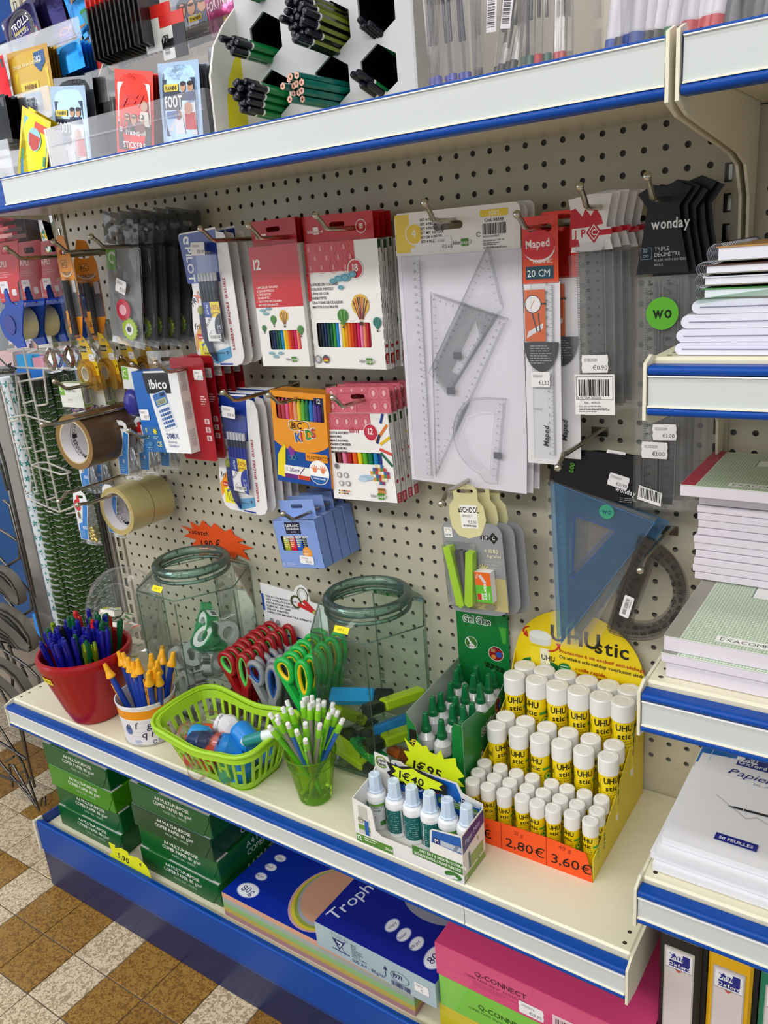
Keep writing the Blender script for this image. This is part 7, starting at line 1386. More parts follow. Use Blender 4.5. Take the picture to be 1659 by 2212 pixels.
# lever arch files at the bottom
for i, (c, nm) in enumerate((('#17181C', 'black'), ('#E2AC10', 'yellow'), ('#0C7A5E', 'green'), ('#C23A20', 'red'), ('#0C7A5E', 'second green'), ('#17181C', 'second black'), ('#1E4A9A', 'blue'))):
    x0 = .040+i*.0545; t = thing('binder', '%s lever arch file with white spine label standing on the base, right bay' % nm, 'binder', up((x0, -.262, .151)))
    MB().cbox((0, 0, 0), (.047, .25, .318), c, .003).build('case', t, 'plastic'); MB().box((.047, .006, .004), (.0525, .25, .312), '#121214').build('paper_gap', t, 'matte') if i < 6 else None
    MB().box((.006, -.0012, .035), (.040, .0003, .300), '#B8B4AC').box((.0075, -.0016, .037), (.0385, -.0011, .298), '#D8CFCE').build('spine_label', t, 'gloss'); a = Art(z=.0018); a.rect(8.5, 272, 29, 24, '#ECECF2'); a.rect(12, 273.5, 23, 21, '#1E2A86'); a.rect(12, 283, 15, 11.5, '#ECECF2'); crest(a, 23, 288, .42); a.text('Oxford', 23.5, 275.5, 5.2, '#F2F2F6', 1, 'c'); a.poly([(19, 271), (27, 271), (23, 267)], '#B84A4A'); a.rect(7.5, 271, 31, .6, '#A8A4A0'); a.build('spine_print', t, 'gloss', M=XZ)
# ================================================================== UPPER SHELF
ZT = 1.3882
def pack(TL, BL, Y, w, label, base, art, n=1, dy=.006, blab=None, bcol=None, h=None, lean=0):
    M, hh = hung(TL, BL, Y); h = h or hh; t = thing('sticker_pack', label, 'sticker pack', M)
    bul = lambda u, v: .0035*sin(pi*min(1, max(0, u/w)))*sin(pi*min(1, max(0, v/h)))
    m = MB(); m.grid(lambda a, b: (a*w, b*h, bul(a*w, b*h)+.0004*sin(b*60)), 8, 10, base); m.grid(lambda a, b: ((1-a)*w, b*h, -bul(a*w, b*h)), 4, 5, base); m.build('wrapper', t, 'foil' if base not in ('#D8B040',) else 'gloss')
    a = Art(z=.0002); a.w = lambda u, v, z: (u, v, bul(u, v)+z); art(a, w*1000, h*1000)
    if a.v: a.build('print', t, 'gloss')
    if n > 1:
        m = MB(); bc = bcol or base; m.grid(lambda a, b: (a*w, b*h*.98, .002*sin(pi*a)*sin(pi*b)), 4, 5, bc); m.grid(lambda a, b: ((1-a)*w, b*h*.98, -.002*sin(pi*a)*sin(pi*b)), 3, 3, bc); me = m.mesh('sticker_pack', 'foil')
        for i in range(1, n):
            o = bpy.data.objects.new('sticker_pack', me); COL.objects.link(o); o.matrix_basis = Matrix.Translation((R.uniform(-.002, .002), dy*i, R.uniform(-.003, .002))) @ M; tag(o, (blab or label.split(',')[0]+' row')+', number %s behind' % ORD[i-1], 'sticker pack')
    return t
def people(a, x, y, s, cols, n=3):
    for i in range(n): a.disc(x+i*s*.9, y, s*.34, '#C89878', s*.42); a.disc(x+i*s*.9, y+s*.28, s*.34, '#2A1C18', s*.2); a.poly([(x+i*s*.9-s*.5, y-s*1.1), (x+i*s*.9+s*.5, y-s*1.1), (x+i*s*.9+s*.36, y-s*.42), (x+i*s*.9-s*.36, y-s*.42)], cols[i % len(cols)])
def f1(a, W, H):
    a.rect(0, H-12, W, 12, '#E0402E'); a.rr(5, 12, W-10, H-26, 3, '#EDEAEA'); a.poly([(10, H-42), (22, H-27), (46, H-27), (42, H-32), (26, H-32), (18, H-42)], '#D8281E'); a.poly([(40, H-42), (50, H-27), (55, H-27), (46, H-42)], '#D8281E'); a.poly([(22, H-40), (28, H-34), (42, H-34), (38, H-38), (30, H-38)], '#D8281E')
    people(a, 24, H*.46, 15, ('#20242E', '#1C2030', '#B8B4A8'), 3); a.disc(56, H*.62, 5, '#C89878', 6); a.poly([(48, H*.40), (64, H*.40), (62, H*.56), (50, H*.56)], '#D8D4CC')
    for k in range(3): a.poly([(6+k*6, H*.48), (11+k*6, H*.48), (15+k*6, H*.42), (11+k*6, H*.36), (6+k*6, H*.36), (10+k*6, H*.42)], '#D8281E')
    a.rect(5, 12, W-10, 32, '#33302F'); a.disc(26, 40, 8, '#5A4A44', 7); a.disc(48, 40, 9, '#7A4A3A', 7); a.text('10', 9, 33, 6, '#F4F4F4', 1); a.text('ÉTIKING', 22, 30, 5, '#F4F4F4', 1); a.text('STICKERS', 15, 15, 7.4, '#F4F4F4', 1, sx=.92); a.rect(W-13, 14, 8, 5, '#D8401E')
def foot(a, W, H):
    a.rect(0, 0, W, H, '#A8C4E4'); a.rect(8, 12, W-16, H-30, '#1C2550'); a.poly([(12, H*.20), (W-9, 12), (W-9, H*.52), (W*.62, H*.5), (W*.5, H*.42)], '#D8DCE4'); people(a, W*.62, H*.70, 13, ('#1A2244', '#22306A'), 2); a.disc(W*.72, H*.45, 6, '#C08A6A', 7); a.poly([(W*.62, H*.2), (W-9, H*.2), (W-10, H*.4), (W*.64, H*.4)], '#C82A30'); a.poly([(W*.36, 14), (W*.6, 14), (W*.58, H*.34), (W*.40, H*.34)], '#E4E4EA'); a.disc(W*.48, H*.38, 5, '#8A5A44', 6)
    a.rr(10, H*.66, 26, 8, 1, '#E4CE3A'); a.text('PANINI', 13, H*.675, 4.6, '#3A2A14', 1); a.rr(9, H*.44, 30, 20, 2, '#141A3C'); a.text('FOOT', 11, H*.47, 13, '#F2F4F8', 1, sx=.62); a.rr(12, H*.34, 22, 8, 2, '#2A5A9A')
pack((247, 148), (254, 342), -.27, .070, 'red and white racing sticker pack with three drivers, front tier', '#D8382A', f1, 9, .006, 'red topped racing sticker pack behind the front one', '#C83A2E')
pack((340, 138), (355, 318), -.262, .070, 'light blue football sticker pack at right of the front tier', '#A8C4E4', foot, 7, .006, 'silver grey sticker pack behind the right football pack', '#8A8C94')
pack((107, 187), (127, 372), -.268, .074, 'light blue football sticker pack at left of the front tier', '#A8C4E4', foot, 2, .012, 'grey edged pack just behind the left football pack', '#70747C')
def dark(a, W, H): a.rect(4, H-16, W-8, 12, '#3A3A3E')
pack((115, 170), (135, 330), -.225, .085, 'black pack with silver top behind the left football pack', '#2A2A2E', lambda a, W, H: (a.rect(0, H-26, W, 26, '#8E9096'), a.rect(4, H-22, 26, 9, '#C8302A'), a.para(34, H-8, 40, 4, 4, '#3A3A40')), 14, .0055, 'black sticker pack in the row behind the left football pack', '#242226')
def paw(a, W, H): a.rect(0, 0, W, H, '#EAD61E'); a.rect(7, 8, W-11, H-18, '#6CC0D4'); a.rect(W*.5, H-20, W*.42, 10, '#E0502E'); a.disc(W*.55, H*.66, 14, '#9AD4E0', 15); a.poly([(W*.36, H*.72), (W*.74, H*.72), (W*.7, H*.56), (W*.55, H*.5), (W*.4, H*.56)], '#C83A30'); a.rect(7, 8, W-11, H*.22, '#3A90C4'); a.poly([(7, H*.3), (W-4, H*.36), (W-4, H*.5), (7, H*.44)], '#3F9A6A'); a.rr(W*.36, 10, 20, 6, 1, '#E8E4D8'); a.text('PANINI', W*.40, 11.6, 3.4, '#A8281E', 1)
pack((48, 228), (38, 382), -.285, .063, 'yellow and turquoise sticker pack at the front left of the tier', '#E2CE1E', paw, 2, .01, 'yellow edged sticker pack just behind the turquoise one', '#E2CE1E')
pack((-60, 220), (-40, 320), -.24, .085, 'black pack row at far left of the front tier, nearest pack', '#1C1C20', dark, 16, .0055, 'black sticker pack in the far left front row', '#1C1C20')
def turbo(a, W, H): a.rect(0, H-11, W, 11, '#D8302A'); a.disc(W*.55, H-22, 17, '#F0EEF0', 8); a.ring(W*.72, H-20, 5, 8, '#2A3A6A'); a.disc(W*.45, H*.55, 15, '#9A6A54', 13); a.disc(W*.45, H*.64, 14, '#2A1A1A', 6); a.disc(W*.66, H*.22, 13, '#A87458', 12); a.disc(W*.66, H*.31, 12, '#2A1E1A', 5); a.poly([(W*.8, H*.8), (W*.95, H*.8), (W*.98, H*.5), (W*.9, H*.55)], '#E0402A'); a.rect(3, 8, 12, 24, '#B8281E'); a.text('TURBO', 30, 6, 11, '#7AD0E0', 1, rot=85, sx=.8)
pack((193, 66), (214, 170), -.175, .058, 'red topped black card pack with two faces, second tier', '#2A2226', turbo, 1)
m0, h0 = hung((250, 45), (262, 150), -.165)
for i in range(12):
    fr_ = i/11; M = frame(at(252+i*9.5, 147-i*3.3, -.165-.002*i), (.25, -.7, 0), (0, 0, 1)); t = thing('card_pack', 'black card pack with red strip, %s in the fanned second-tier row' % (ORD[i]), 'card pack', M); H = .062
    MB().box((0, 0, -.0022), (.055, H, 0), '#17171B').build('wrapper', t, 'gloss'); MB().box((0, H, -.0018), (.055, H+.014, -.0004), '#E02A1E').build('red_strip', t, 'gloss')
for i, (px, w_) in enumerate((((308, 48), .030), ((345, 62), .022))):
    M, h = hung(px, (px[0]+10, px[1]+70), -.215); b = MB().box((0, 0, -.001), (w_, h, 0), '#E6E6E4').box((w_, 0, -.001), (w_+.022, h, 0), '#1C1A1E').box((0, h, -.001), (w_+.022, h+.014, 0), '#D8302A').build('card_pack', None, 'gloss', M=M); tag(b, 'card pack lying back outward with white barcode panel, %s of two' % ('left', 'right')[i], 'card pack'); a = Art(); a.w = lambda u, v, z: (v, u, z); a.barcode(6, 4, h*600, w_*420, bg=None); a.build('barcode', b, 'gloss')
def fifa(a, W, H): a.rect(0, 0, W, H, '#C8962A'); a.rect(14, 0, W-20, H-30, '#E4CC28'); a.text('Official Album Stickers', 12, H-24, 5.4, '#F2E4B0', 1, rot=2, sx=.9); a.poly([(W-34, H-8), (W-10, H-6), (W-9, H-22), (W-22, H-34), (W-34, H-24)], '#2A5A94'); a.text('2021', W-33, H-20, 7.4, '#EEF2F6', 1, sx=.85); a.rect(26, H-56, 44, 12, '#E8D23A'); a.text('PANINI', 36, H-53.5, 6.4, '#7A3A14', 1); a.rect(26, 0, 44, H-58, '#1E3A6E'); a.rect(26, H-74, 44, 16, '#3F86A8'); a.text('FIFA', 31, H-76, 13, '#F2F4F6', 1, sx=.95); a.text('365', 30, H-96, 14, '#F2F4F6', 1)
pack((14, 117), (40, 262), -.205, .100, 'golden yellow football album sticker pack with 2021 shield, second tier', '#D8B040', fifa, 12, .005, 'golden sticker pack behind the 2021 one', '#9A7A2A')
def bluep(a, W, H): a.rect(0, H-8, W, 8, '#4AA8E8')
pack((122, 105), (135, 165), -.19, .055, 'bright blue pack row beside the golden packs, nearest pack', '#1E8AE0', bluep, 9, .007, 'bright blue sticker pack in its row', '#1E8AE0')
pack((-30, 135), (-5, 240), -.215, .045, 'red sticker pack at the left picture edge', '#C8202A', dark, 1)
def trolls(a, W, H): a.rect(0, 0, W, H, '#2E2560'); a.disc(W*.5, H*.36, 36, '#5A5A64', 30); a.disc(W*.5, H*.38, 33, '#3A363E', 27); a.rect(10, 0, W-20, H*.18, '#7AA8B0'); a.poly([(W*.5, 0), (W-8, 0), (W-8, H*.22), (W*.6, H*.12)], '#C85A4A'); a.text('TROLLS', W*.28, H*.42, 12, '#EDEAF2', 1, rot=4, sx=.8); a.rect(W*.3, H*.33, 34, 4, '#B8A83A'); a.text('STICKERS', W*.32, H*.24, 6, '#C8C4D0', 1); a.rect(0, H-12, 6, 8, '#C8C8D0')
pack((2, 50), (25, 122), -.115, .094, 'dark purple sticker pack with round label, third tier at left', '#2E2560', trolls, 6, .012, 'dark purple sticker pack behind the round labelled one', '#2A2258')
pack((62, -10), (92, 100), -.10, .075, 'bunch of dark purple packs leaning in the third tier, nearest pack', '#31285E', dark, 7, .009, 'dark purple leaning sticker pack in the bunch', '#31285E')
def mine(a, W, H): a.rect(4, 4, W-8, H-14, '#2A8AD4'); 
def mine2(a, W, H):
    mine(a, W, H)
    for x, y, w_, h_, c in ((14, 8, 16, 44, '#A8703A'), (28, 22, 14, 36, '#3F8A3F'), (44, 20, 12, 50, '#8A2A2A'), (52, 12, 16, 22, '#E07A2A'), (30, 6, 18, 16, '#1E8A9A'), (18, 46, 12, 14, '#6A5A48'), (46, 64, 10, 12, '#B8864A'), (58, 34, 10, 14, '#D88AA8')): a.rect(x, y, w_, h_, c)
pack((138, 0), (168, 86), -.10, .074, 'bright blue sticker pack with coloured blocks, third tier', '#2A8AD4', mine2, 3, .012, 'bright blue sticker pack behind the coloured blocks one', '#3A9AE0')
pack((118, 64), (128, 100), -.125, .040, 'small blue pack with orange badge beside the purple bunch', '#4A4AA8', lambda a, W, H: a.disc(W*.6, H*.5, W*.3, '#E08A5A', H*.2), 1)
pack((205, -20), (222, 40), -.09, .072, 'white illustrated pack in the third tier, nearest of its row', '#D8D4CC', lambda a, W, H: (a.disc(W*.45, H*.25, 11, '#3A2A22', 14), a.line([(W*.2, H*.7), (W*.5, H*.8)], 1, '#6A6A64')), 9, .008, 'white illustrated sticker pack further back', '#D0CCC4')
def adren(a, W, H): a.rect(0, 0, W, H, '#4A4A50'); a.poly([(0, H*.45), (W, H*.5), (W, H), (0, H)], '#8E9AB0'); people(a, W*.25, H*.66, 22, ('#A8B0C0', '#C8CCD4', '#7A8498'), 3); a.rect(0, 3, W, H*.26, '#D8D6D0'); a.rr(W*.42, H*.36, 24, 7, 1, '#D8BE2A'); a.text('PANINI', W*.46, H*.375, 4.4, '#3A2A14', 1); a.text('9 STICKERS +', W*.34, H*.17, 7, '#3A3A3E', 1, sx=.8); a.text('1 CARD ADRENALYN XL', W*.14, H*.06, 6, '#3A3A3E', 1, sx=.8)
pack((370, 0), (386, 98), -.11, .075, 'grey pack reading 9 stickers and 1 card, third tier', '#6A7080', adren, 3, .01, 'grey card sticker pack behind the reading one', '#2A6A9A')
def fort(a, W, H): a.rect(2, 4, W-4, H-8, '#C8609A'); a.text('FORTNITE', 3, H*.62, 12, '#F4E4EE', 1, sx=.62, rot=4); a.poly([(8, 6), (20, 6), (17, H*.4), (12, H*.4)], '#B04A84'); a.disc(34, H*.2, 5, '#E0B84A', 9)
pack((441, -4), (458, 90), -.12, .052, 'pink sticker pack with white lettering beside the pencil stand', '#C8609A', fort, 3, .012, 'pink edged sticker pack behind the lettered one', '#7A2A5A')
pack((448, 100), (462, 300), -.20, .026, 'grey and white card pack squeezed between football packs and pencil stand, nearest', '#8E9298', lambda a, W, H: a.para(2, H-30, W-4, 16, 5, '#3A3A40'), 6, .012, 'grey and white card pack squeezed beside the pencil stand', '#B4B8BC')
# clear tiered stands
def stand(name, label, x0, x1, mat='acrylic'):
    t = thing('acrylic_stand', label, 'display stand', up((x0, 0, ZT))); L = x1-x0
    MB().box((0, -.2985, .0), (L, -.2965, .050), '#FFFFFF').box((0, -.3005, .0275), (L, -.2985, .0295), '#FFFFFF').build('front_fence', t, mat)
    MB().box((0, -.216, .085), (L, -.214, .126), '#FFFFFF').build('middle_fence', t, 'acrylic'); MB().box((0, -.142, .175), (L, -.140, .225), '#FFFFFF').box((0, -.1435, .2), (L, -.142, .202), '#FFFFFF').build('upper_fence', t, 'acrylic')
    for y0, y1, z in ((-.213, -.14, .095), (-.14, -.02, .165)): MB().box((0, y0, z), (L, y1, z+.002), '#FFFFFF').box((0, y0, 0), (L, y0+.002, z), '#D8D2C4').build('step', t, 'acrylic')
    for xx in (0, L-.002):
        m = MB(); m.M = Matrix(((0, 0, 1, xx), (1, 0, 0, 0), (0, 1, 0, 0), (0, 0, 0, 1))); m.prism([(-.296, 0), (-.02, 0), (-.02, .26), (-.10, .235), (-.17, .16), (-.225, .075), (-.25, .05), (-.296, .05)], 0, .002, '#DDD8D0'); m.build('side_panel', t, 'plastic' if xx == 0 else 'acrylic')
    return t
stand('right', 'clear tiered stand of sticker packs left of the pencil stand', -.782, -.478); stand('left', 'clear tiered stand of sticker packs at the left end of the upper shelf', -1.15, -.868)
# --- pencil stand
PX0, PX1, PY = -.474, -.238, -.232
t = thing('pencil_stand', 'grey pencil display panel with hexagonal holes, yellow side stripe and hardness labels', 'display stand', up((0, PY, ZT)))
def hexa(cx, cz, r): return [(cx+r*cos(radians(30+60*k)), cz+r*sin(radians(30+60*k))) for k in range(6)]
HX = {}
for k, v in {'a': (722, 62), 'b': (578, 82), 'c': (722, 178), 'd': (596, 205), '3B': (816, 22), '4B': (822, 155)}.items(): p = at(*v, PY); HX[k] = (p.x, p.z-ZT)
for k, dz in (('a', .064), ('3B', .060), ('b', .062)): HX[k+'u'] = (HX[k][0], HX[k][1]+dz)
m = MB(); m.M = XZ; m.prism([(PX0, 0), (PX1, 0), (PX1, .235), (PX0, .235)], 0, .003, '#C6C6CA', [hexa(*v, .0262) for v in HX.values()]); m.build('front_panel', t, 'plastic')
for k, v in HX.items():
    m = MB(); q = hexa(*v, .0262); m.add([(x, 0, z) for x, z in q]+[(x, .12, z) for x, z in q], [(i, 6+i, 6+(i+1) % 6, (i+1) % 6) for i in range(6)]+[[6, 7, 8, 9, 10, 11]], '#0C0D10'); m.build('hexagonal_tube', t, 'plastic')
m = MB(); m.M = Matrix(((0, 0, 1, PX0-.003), (1, 0, 0, 0), (0, 1, 0, 0), (0, 0, 0, 1))); ed = []
for px in ((470, 302), (463, 240), (455, 165), (462, 100), (482, 55), (520, 0), (560, -50)): p = atx(*px, PX0); ed.append((p.y-PY, p.z-ZT))
m.prism([(.10, 0)]+[(max(y, -.075), max(0, z)) for y, z in ed]+[(.10, .26)], 0, .003, '#DEDCD6'); m.build('side_cheek', t, 'plastic')
m = MB(); m.M = Matrix(((0, 0, 1, PX1), (1, 0, 0, 0), (0, 1, 0, 0), (0, 0, 0, 1))); m.prism([(-.004, 0), (.14, 0), (.14, .235), (-.004, .235)], 0, .003, '#B8B8BC'); m.build('side_panel', t, 'plastic')
a = Art(z=.0002); a.w = lambda u, v, z: (PX0+z, u, v); P = [atx(*px, PX0) for px in ((497, 300), (545, 291), (538, 215), (529, 150), (520, 105), (505, 130), (494, 170), (491, 215))]; a.poly([((p.y-PY)*1000, max(.3, (p.z-ZT)*1000)) for p in P], '#E2D61A'); a.build('yellow_stripe', t, 'plastic')
a = Art(z=.0004); 
for s_, px in (('3B', (748, 38)), ('4B', (757, 162))): p = at(*px, PY); a.text(s_, p.x*1000, (p.z-ZT)*1000, 9.5, '#16181C', 1, sx=.85)
a.build('hardness_labels', t, 'plastic', M=XZ)
def pencil_m(body, tip, cap=True, stripe=None, L=.14):
    m = MB(); r = .0038; hexp = lambda k: (r*cos(pi/3*k), r*sin(pi/3*k))
    m.add([(*hexp(k), 0) for k in range(6)]+[(*hexp(k), L-.022) for k in range(6)], [(k, (k+1) % 6, 6+(k+1) % 6, 6+k) for k in range(6)], body)
    if stripe: m.add([(x*1.01, y*1.01, z) for z in (0, L-.022) for x, y in [hexp(k) for k in range(6)]], [(k, (k+1) % 6, 6+(k+1) % 6, 6+k) for k in (0, 2, 4)], stripe)
    if cap: m.lathe([(.0038, L-.024), (.0039, L-.021)], 10, '#E8E8E4', caps=False); m.lathe([(.0039, L-.021), (.0039, L-.003), (.0030, L-.0006), (0, L)], 10, tip)
    else: m.lathe([(.0036, L-.022), (.0036, L), (.0014, L)], 6, '#E0A890', smooth=False); m.lathe([(.0014, L+.0001), (0, L+.0001)], 8, '#5A2A22', caps=False); m.lathe([(.0038, L-.022), (.0038, L-.0002)], 6, body, caps=False, smooth=False)
    return m.mesh('pencil', 'gloss')
PD = {'green': pencil_m('#0E7A3C', '#101420'), 'teal': pencil_m('#0F6E62', None, False), 'short': pencil_m('#0E7A3C', '#101420', L=.062), 'olive': pencil_m('#7A8A2E', '#101420', True, '#1A1D16')}
BUN = []
def bundle(hole, kind, n, out, d, word, half=False):
    cx, cz = HX[hole]; k = 0; sp = .0079
    pts = [((i+(j % 2)*.5)*sp, j*sp*.866) for j in range(-3, 4) for i in range(-3, 4)]; pts = sorted([(x, z) for x, z in pts if abs(z) < .0225 and abs(x)+abs(z)*.577 < .0225], key=lambda q: q[1]+(.3*abs(q[0]) if half else 0)+.0001*q[0])
    for i, (x, z) in enumerate(pts[:n]):
        o = bpy.data.objects.new('pencil', PD[kind]); COL.objects.link(o); dd = V(d).normalized(); base = V((cx+x, PY, ZT+cz+z-.003)); o.matrix_basis = aim(base+dd*(out+R.uniform(-.006, .006)-(.062 if kind == 'short' else .14)), dd, R.choice((0, .5))); tag(o, '%s pencil %s' % ('dark green' if kind in ('green', 'short') else 'black-striped olive' if kind == 'olive' else 'teal sharpened-end', word), 'pencil', 'pencils '+word); BUN.append(o)
    rank(BUN, BUN[0]['label']+', %s from left'); BUN.clear()
bundle('a', 'olive', 26, .062, (-.04, -1, .10), 'in the full upper middle hole of the pencil stand'); bundle('b', 'green', 7, .058, (-.03, -1, .06), 'in the upper left hole of the pencil stand'); bundle('d', 'green', 17, .058, (-.02, -1, .08), 'in the lower left hole of the pencil stand'); bundle('c', 'teal', 12, .066, (-.04, -1, .02), 'in the lower middle hole of the pencil stand', True)
bundle('3B', 'short', 3, .026, (-.3, -1, .55), 'in the hole marked 3B'); bundle('4B', 'short', 4, .030, (-.3, -1, .5), 'in the hole marked 4B'); bundle('bu', 'green', 4, .05, (-.03, -1, .06), 'in the top left hole of the pencil stand')
# --- acrylic pen holders
def holder(label, x0, x1, y0, y1, divs, zb=ZT):
    t = thing('pen_holder', label, 'pen holder', up((x0, 0, zb))); L = x1-x0
    MB().box((-.004, y0-.006, 0), (L+.004, y1, .004), '#F4ECF4').build('base', t, 'acrylic'); MB().box((0, y0, .004), (L, y0+.002, .07), '#FFFFFF').build('front_wall', t, 'acrylic'); MB().box((0, y1-.002, .004), (L, y1, .13), '#FFFFFF').build('rear_wall', t, 'acrylic')
    for d in [0]+divs+[L]: MB().box((d-.001, y0, .004), (d+.001, y1, .13), '#F4ECF4').build('divider', t, 'acrylic')
px_ = lambda x, Y: at(x, 120, Y).x
holder('clear acrylic holder of clear barrelled ballpoint pens on the upper shelf', -.190, -.006, -.288, -.20, [.047, .093, .137]); holder('clear acrylic holder of whiteboard markers on the upper shelf', .0, .084, -.285, -.20, [.042])
holder('clear acrylic holder of grey markers on the short upper shelf', .092, .20, -.285, -.20, [.05])
def bic(c):
    m = MB(); m.lathe([(.0036, 0), (.0042, .0005), (.0042, .010), (.0034, .0105)], 8, c); b = m.mesh('ballpoint_pen', 'plastic'); q = MB(); q.lathe([(.0041, .0095), (.0041, .15)], 6, '#FFFFFF', caps=False, smooth=False); i = MB(); i.tube([(0, 0, .04), (0, 0, .15)], .0016, {'#1E32A8': '#1A1A40', '#16181C': '#15151A'}.get(c, '#1A1A1E'), 6); return b, q.mesh('clear_barrel', 'clearplastic'), i.mesh('ink_tube', 'gloss')
BM = {'blue': bic('#1E32A8'), 'black': bic('#16181C'), 'green': bic('#0E5A48'), 'red': bic('#C0202E')}
seq = [(937, 184, 'blue'), (952, 180, 'blue'), (966, 176, 'blue'), (981, 172, 'blue'), (995, 168, 'blue'), (1005, 162, 'blue'), (1036, 158, 'black'), (1062, 150, 'black'), (1079, 147, 'black'), (1097, 142, 'black'), (1110, 139, 'black'), (1136, 134, 'green'), (1149, 131, 'green'), (1166, 127, 'red'), (1182, 123, 'green'), (1198, 120, 'red'), (1208, 118, 'red'), (1218, 115, 'green')]
for i, (x, y, c) in enumerate(seq):
    p = at(x, y, -.268); o, q, k_ = [bpy.data.objects.new(nm, z) for nm, z in zip(('ballpoint_pen', 'clear_barrel', 'ink_tube'), BM[c])]
    for z in (o, q, k_): COL.objects.link(z)
    q.parent = o; k_.parent = o; lean = (-.11 if c == 'blue' else .16 if c == 'black' and i > 6 else -.02)+R.uniform(-.04, .04); o.matrix_basis = aim(V((p.x, -.268+R.uniform(-.006, .012), ZT+.0045)), V((lean, R.uniform(.05, .2), 1)), R.uniform(0, 3)); tag(o, 'clear ballpoint pen with %s end cap, %s from left in the acrylic holder' % (c, (ORD+['thirteenth', 'fourteenth', 'fifteenth', 'sixteenth', 'seventeenth', 'eighteenth'])[i]), 'pen')
a = None
for i, (x, y, r_) in enumerate(((1062, 30, 4), (1092, 22, 10))):
    p = at(x, y+40, -.279); b = MB().box((-.005, -.0004, 0), (.005, 0, .042), '#ECECEE').build('barcode_sticker', None, 'paper', M=Matrix.Translation((p.x, -.2795, p.z)) @ Matrix.Rotation(radians(r_), 4, 'Y')); tag(b, 'white barcode sticker on a black ballpoint pen, %s of two' % ('left', 'right')[i], 'sticker'); q = Art(z=.0001); q.w = lambda u, v, z: (v, -.0004-z, u); q.barcode(4, -4, 32, 7, bg=None); q.build('barcode', b, 'paper')
def wb(c):
    m = MB(); m.lathe([(.0062, 0), (.0070, .001), (.0070, .010), (.0062, .0105)], 12, c); b = m.mesh('whiteboard_marker', 'plastic'); q = MB(); q.lathe([(.0064, .0102), (.0067, .012), (.0067, .13)], 12, '#E2E2E6'); l = Art(z=.0001); l.w = lambda u, v, z: ((.0067+z)*sin(u/.0067), -(.0067+z)*cos(u/.0067), v); cc = {'#0E7A48': '#2A6AB8', '#C8202A': '#3A5AB0'}.get(c, '#2A56B8')
    for i in range(14):
        for j in range(3): l.z -= l.st; l.disc(-5+j*2, 26+i*4.4, .7+.02*i, cc, n=6)
    l.text('VELLEDA', 4, 30, 5, cc, 1, rot=90); return b, q.mesh('barrel', 'plastic'), l.mesh('print', 'plastic')
WM = {'blue': wb('#1E4AA8'), 'black': wb('#1A1C20'), 'green': wb('#0E7A48'), 'red': wb('#C8202A')}
for i, (x, y, c) in enumerate(((1318, 98, 'blue'), (1338, 94, 'black'), (1358, 90, 'blue'), (1376, 86, 'blue'), (1395, 79, 'black'), (1412, 76, 'black'), (1444, 71, 'green'), (1467, 66, 'red'), (1490, 61, 'red'), (1510, 58, 'red'), (1530, 53, 'red'), (1547, 50, 'red'))):
    p = at(x, y, -.268); o, q, k_ = [bpy.data.objects.new(nm, z) for nm, z in zip(('whiteboard_marker', 'barrel', 'print'), WM[c])]
    for z in (o, q, k_): COL.objects.link(z)
    q.parent = o; k_.parent = o; o.matrix_basis = aim(V((p.x, -.268+R.uniform(-.004, .01), ZT+.0045)), V((.12+R.uniform(-.05, .05), R.uniform(.05, .15), 1)), R.uniform(-1, 1)); tag(o, 'white whiteboard marker with %s end, %s from left in its holder' % (c, ORD[i]), 'marker')
for i, x in enumerate((1585, 1612, 1637, 1660, 1684)):
    p = at(x, 45-i*4, -.268); m = MB(); m.lathe([(.0072, 0), (.0085, .002), (.0085, .09)], 14, '#5A5C60', cols={0: '#1A1A1E'}); o = m.build('marker', None, 'plastic', M=aim(V((p.x, -.268, ZT+.0045)), V((.1, .1, 1)))); tag(o, 'grey barrelled marker, %s from left on the short upper shelf' % ORD[i], 'marker')
# ================================================================== LEFT SIDE
# grey upright panel, blue stand and wrapping paper rolls
def wire(name, label, cat, lines, r, col, Y, mat='plastic'):
    pts = at(*lines[0][0], Y); t = thing(name, label, cat, up((pts.x, Y, 0)))
    for ln in lines:
        yy = Y; path = []
        for q in ln: path.append(at(q[0], q[1], yy if len(q) < 3 else q[2])-V((pts.x, Y, 0)))
        MB().tube(path, r, col, 6).build('wire', t, mat)
    return t
a_, b_ = at(20, 1080, -.13), at(53, 1080, -.13)
t = thing('grey_upright', 'tall plain grey metal upright panel left of the gift wrap', 'post', up((a_.x, -.13, 0))); MB().cbox((0, 0, 0), (b_.x-a_.x, .004, 1.30), '#8E8C88', .003).build('panel', t, 'plastic')
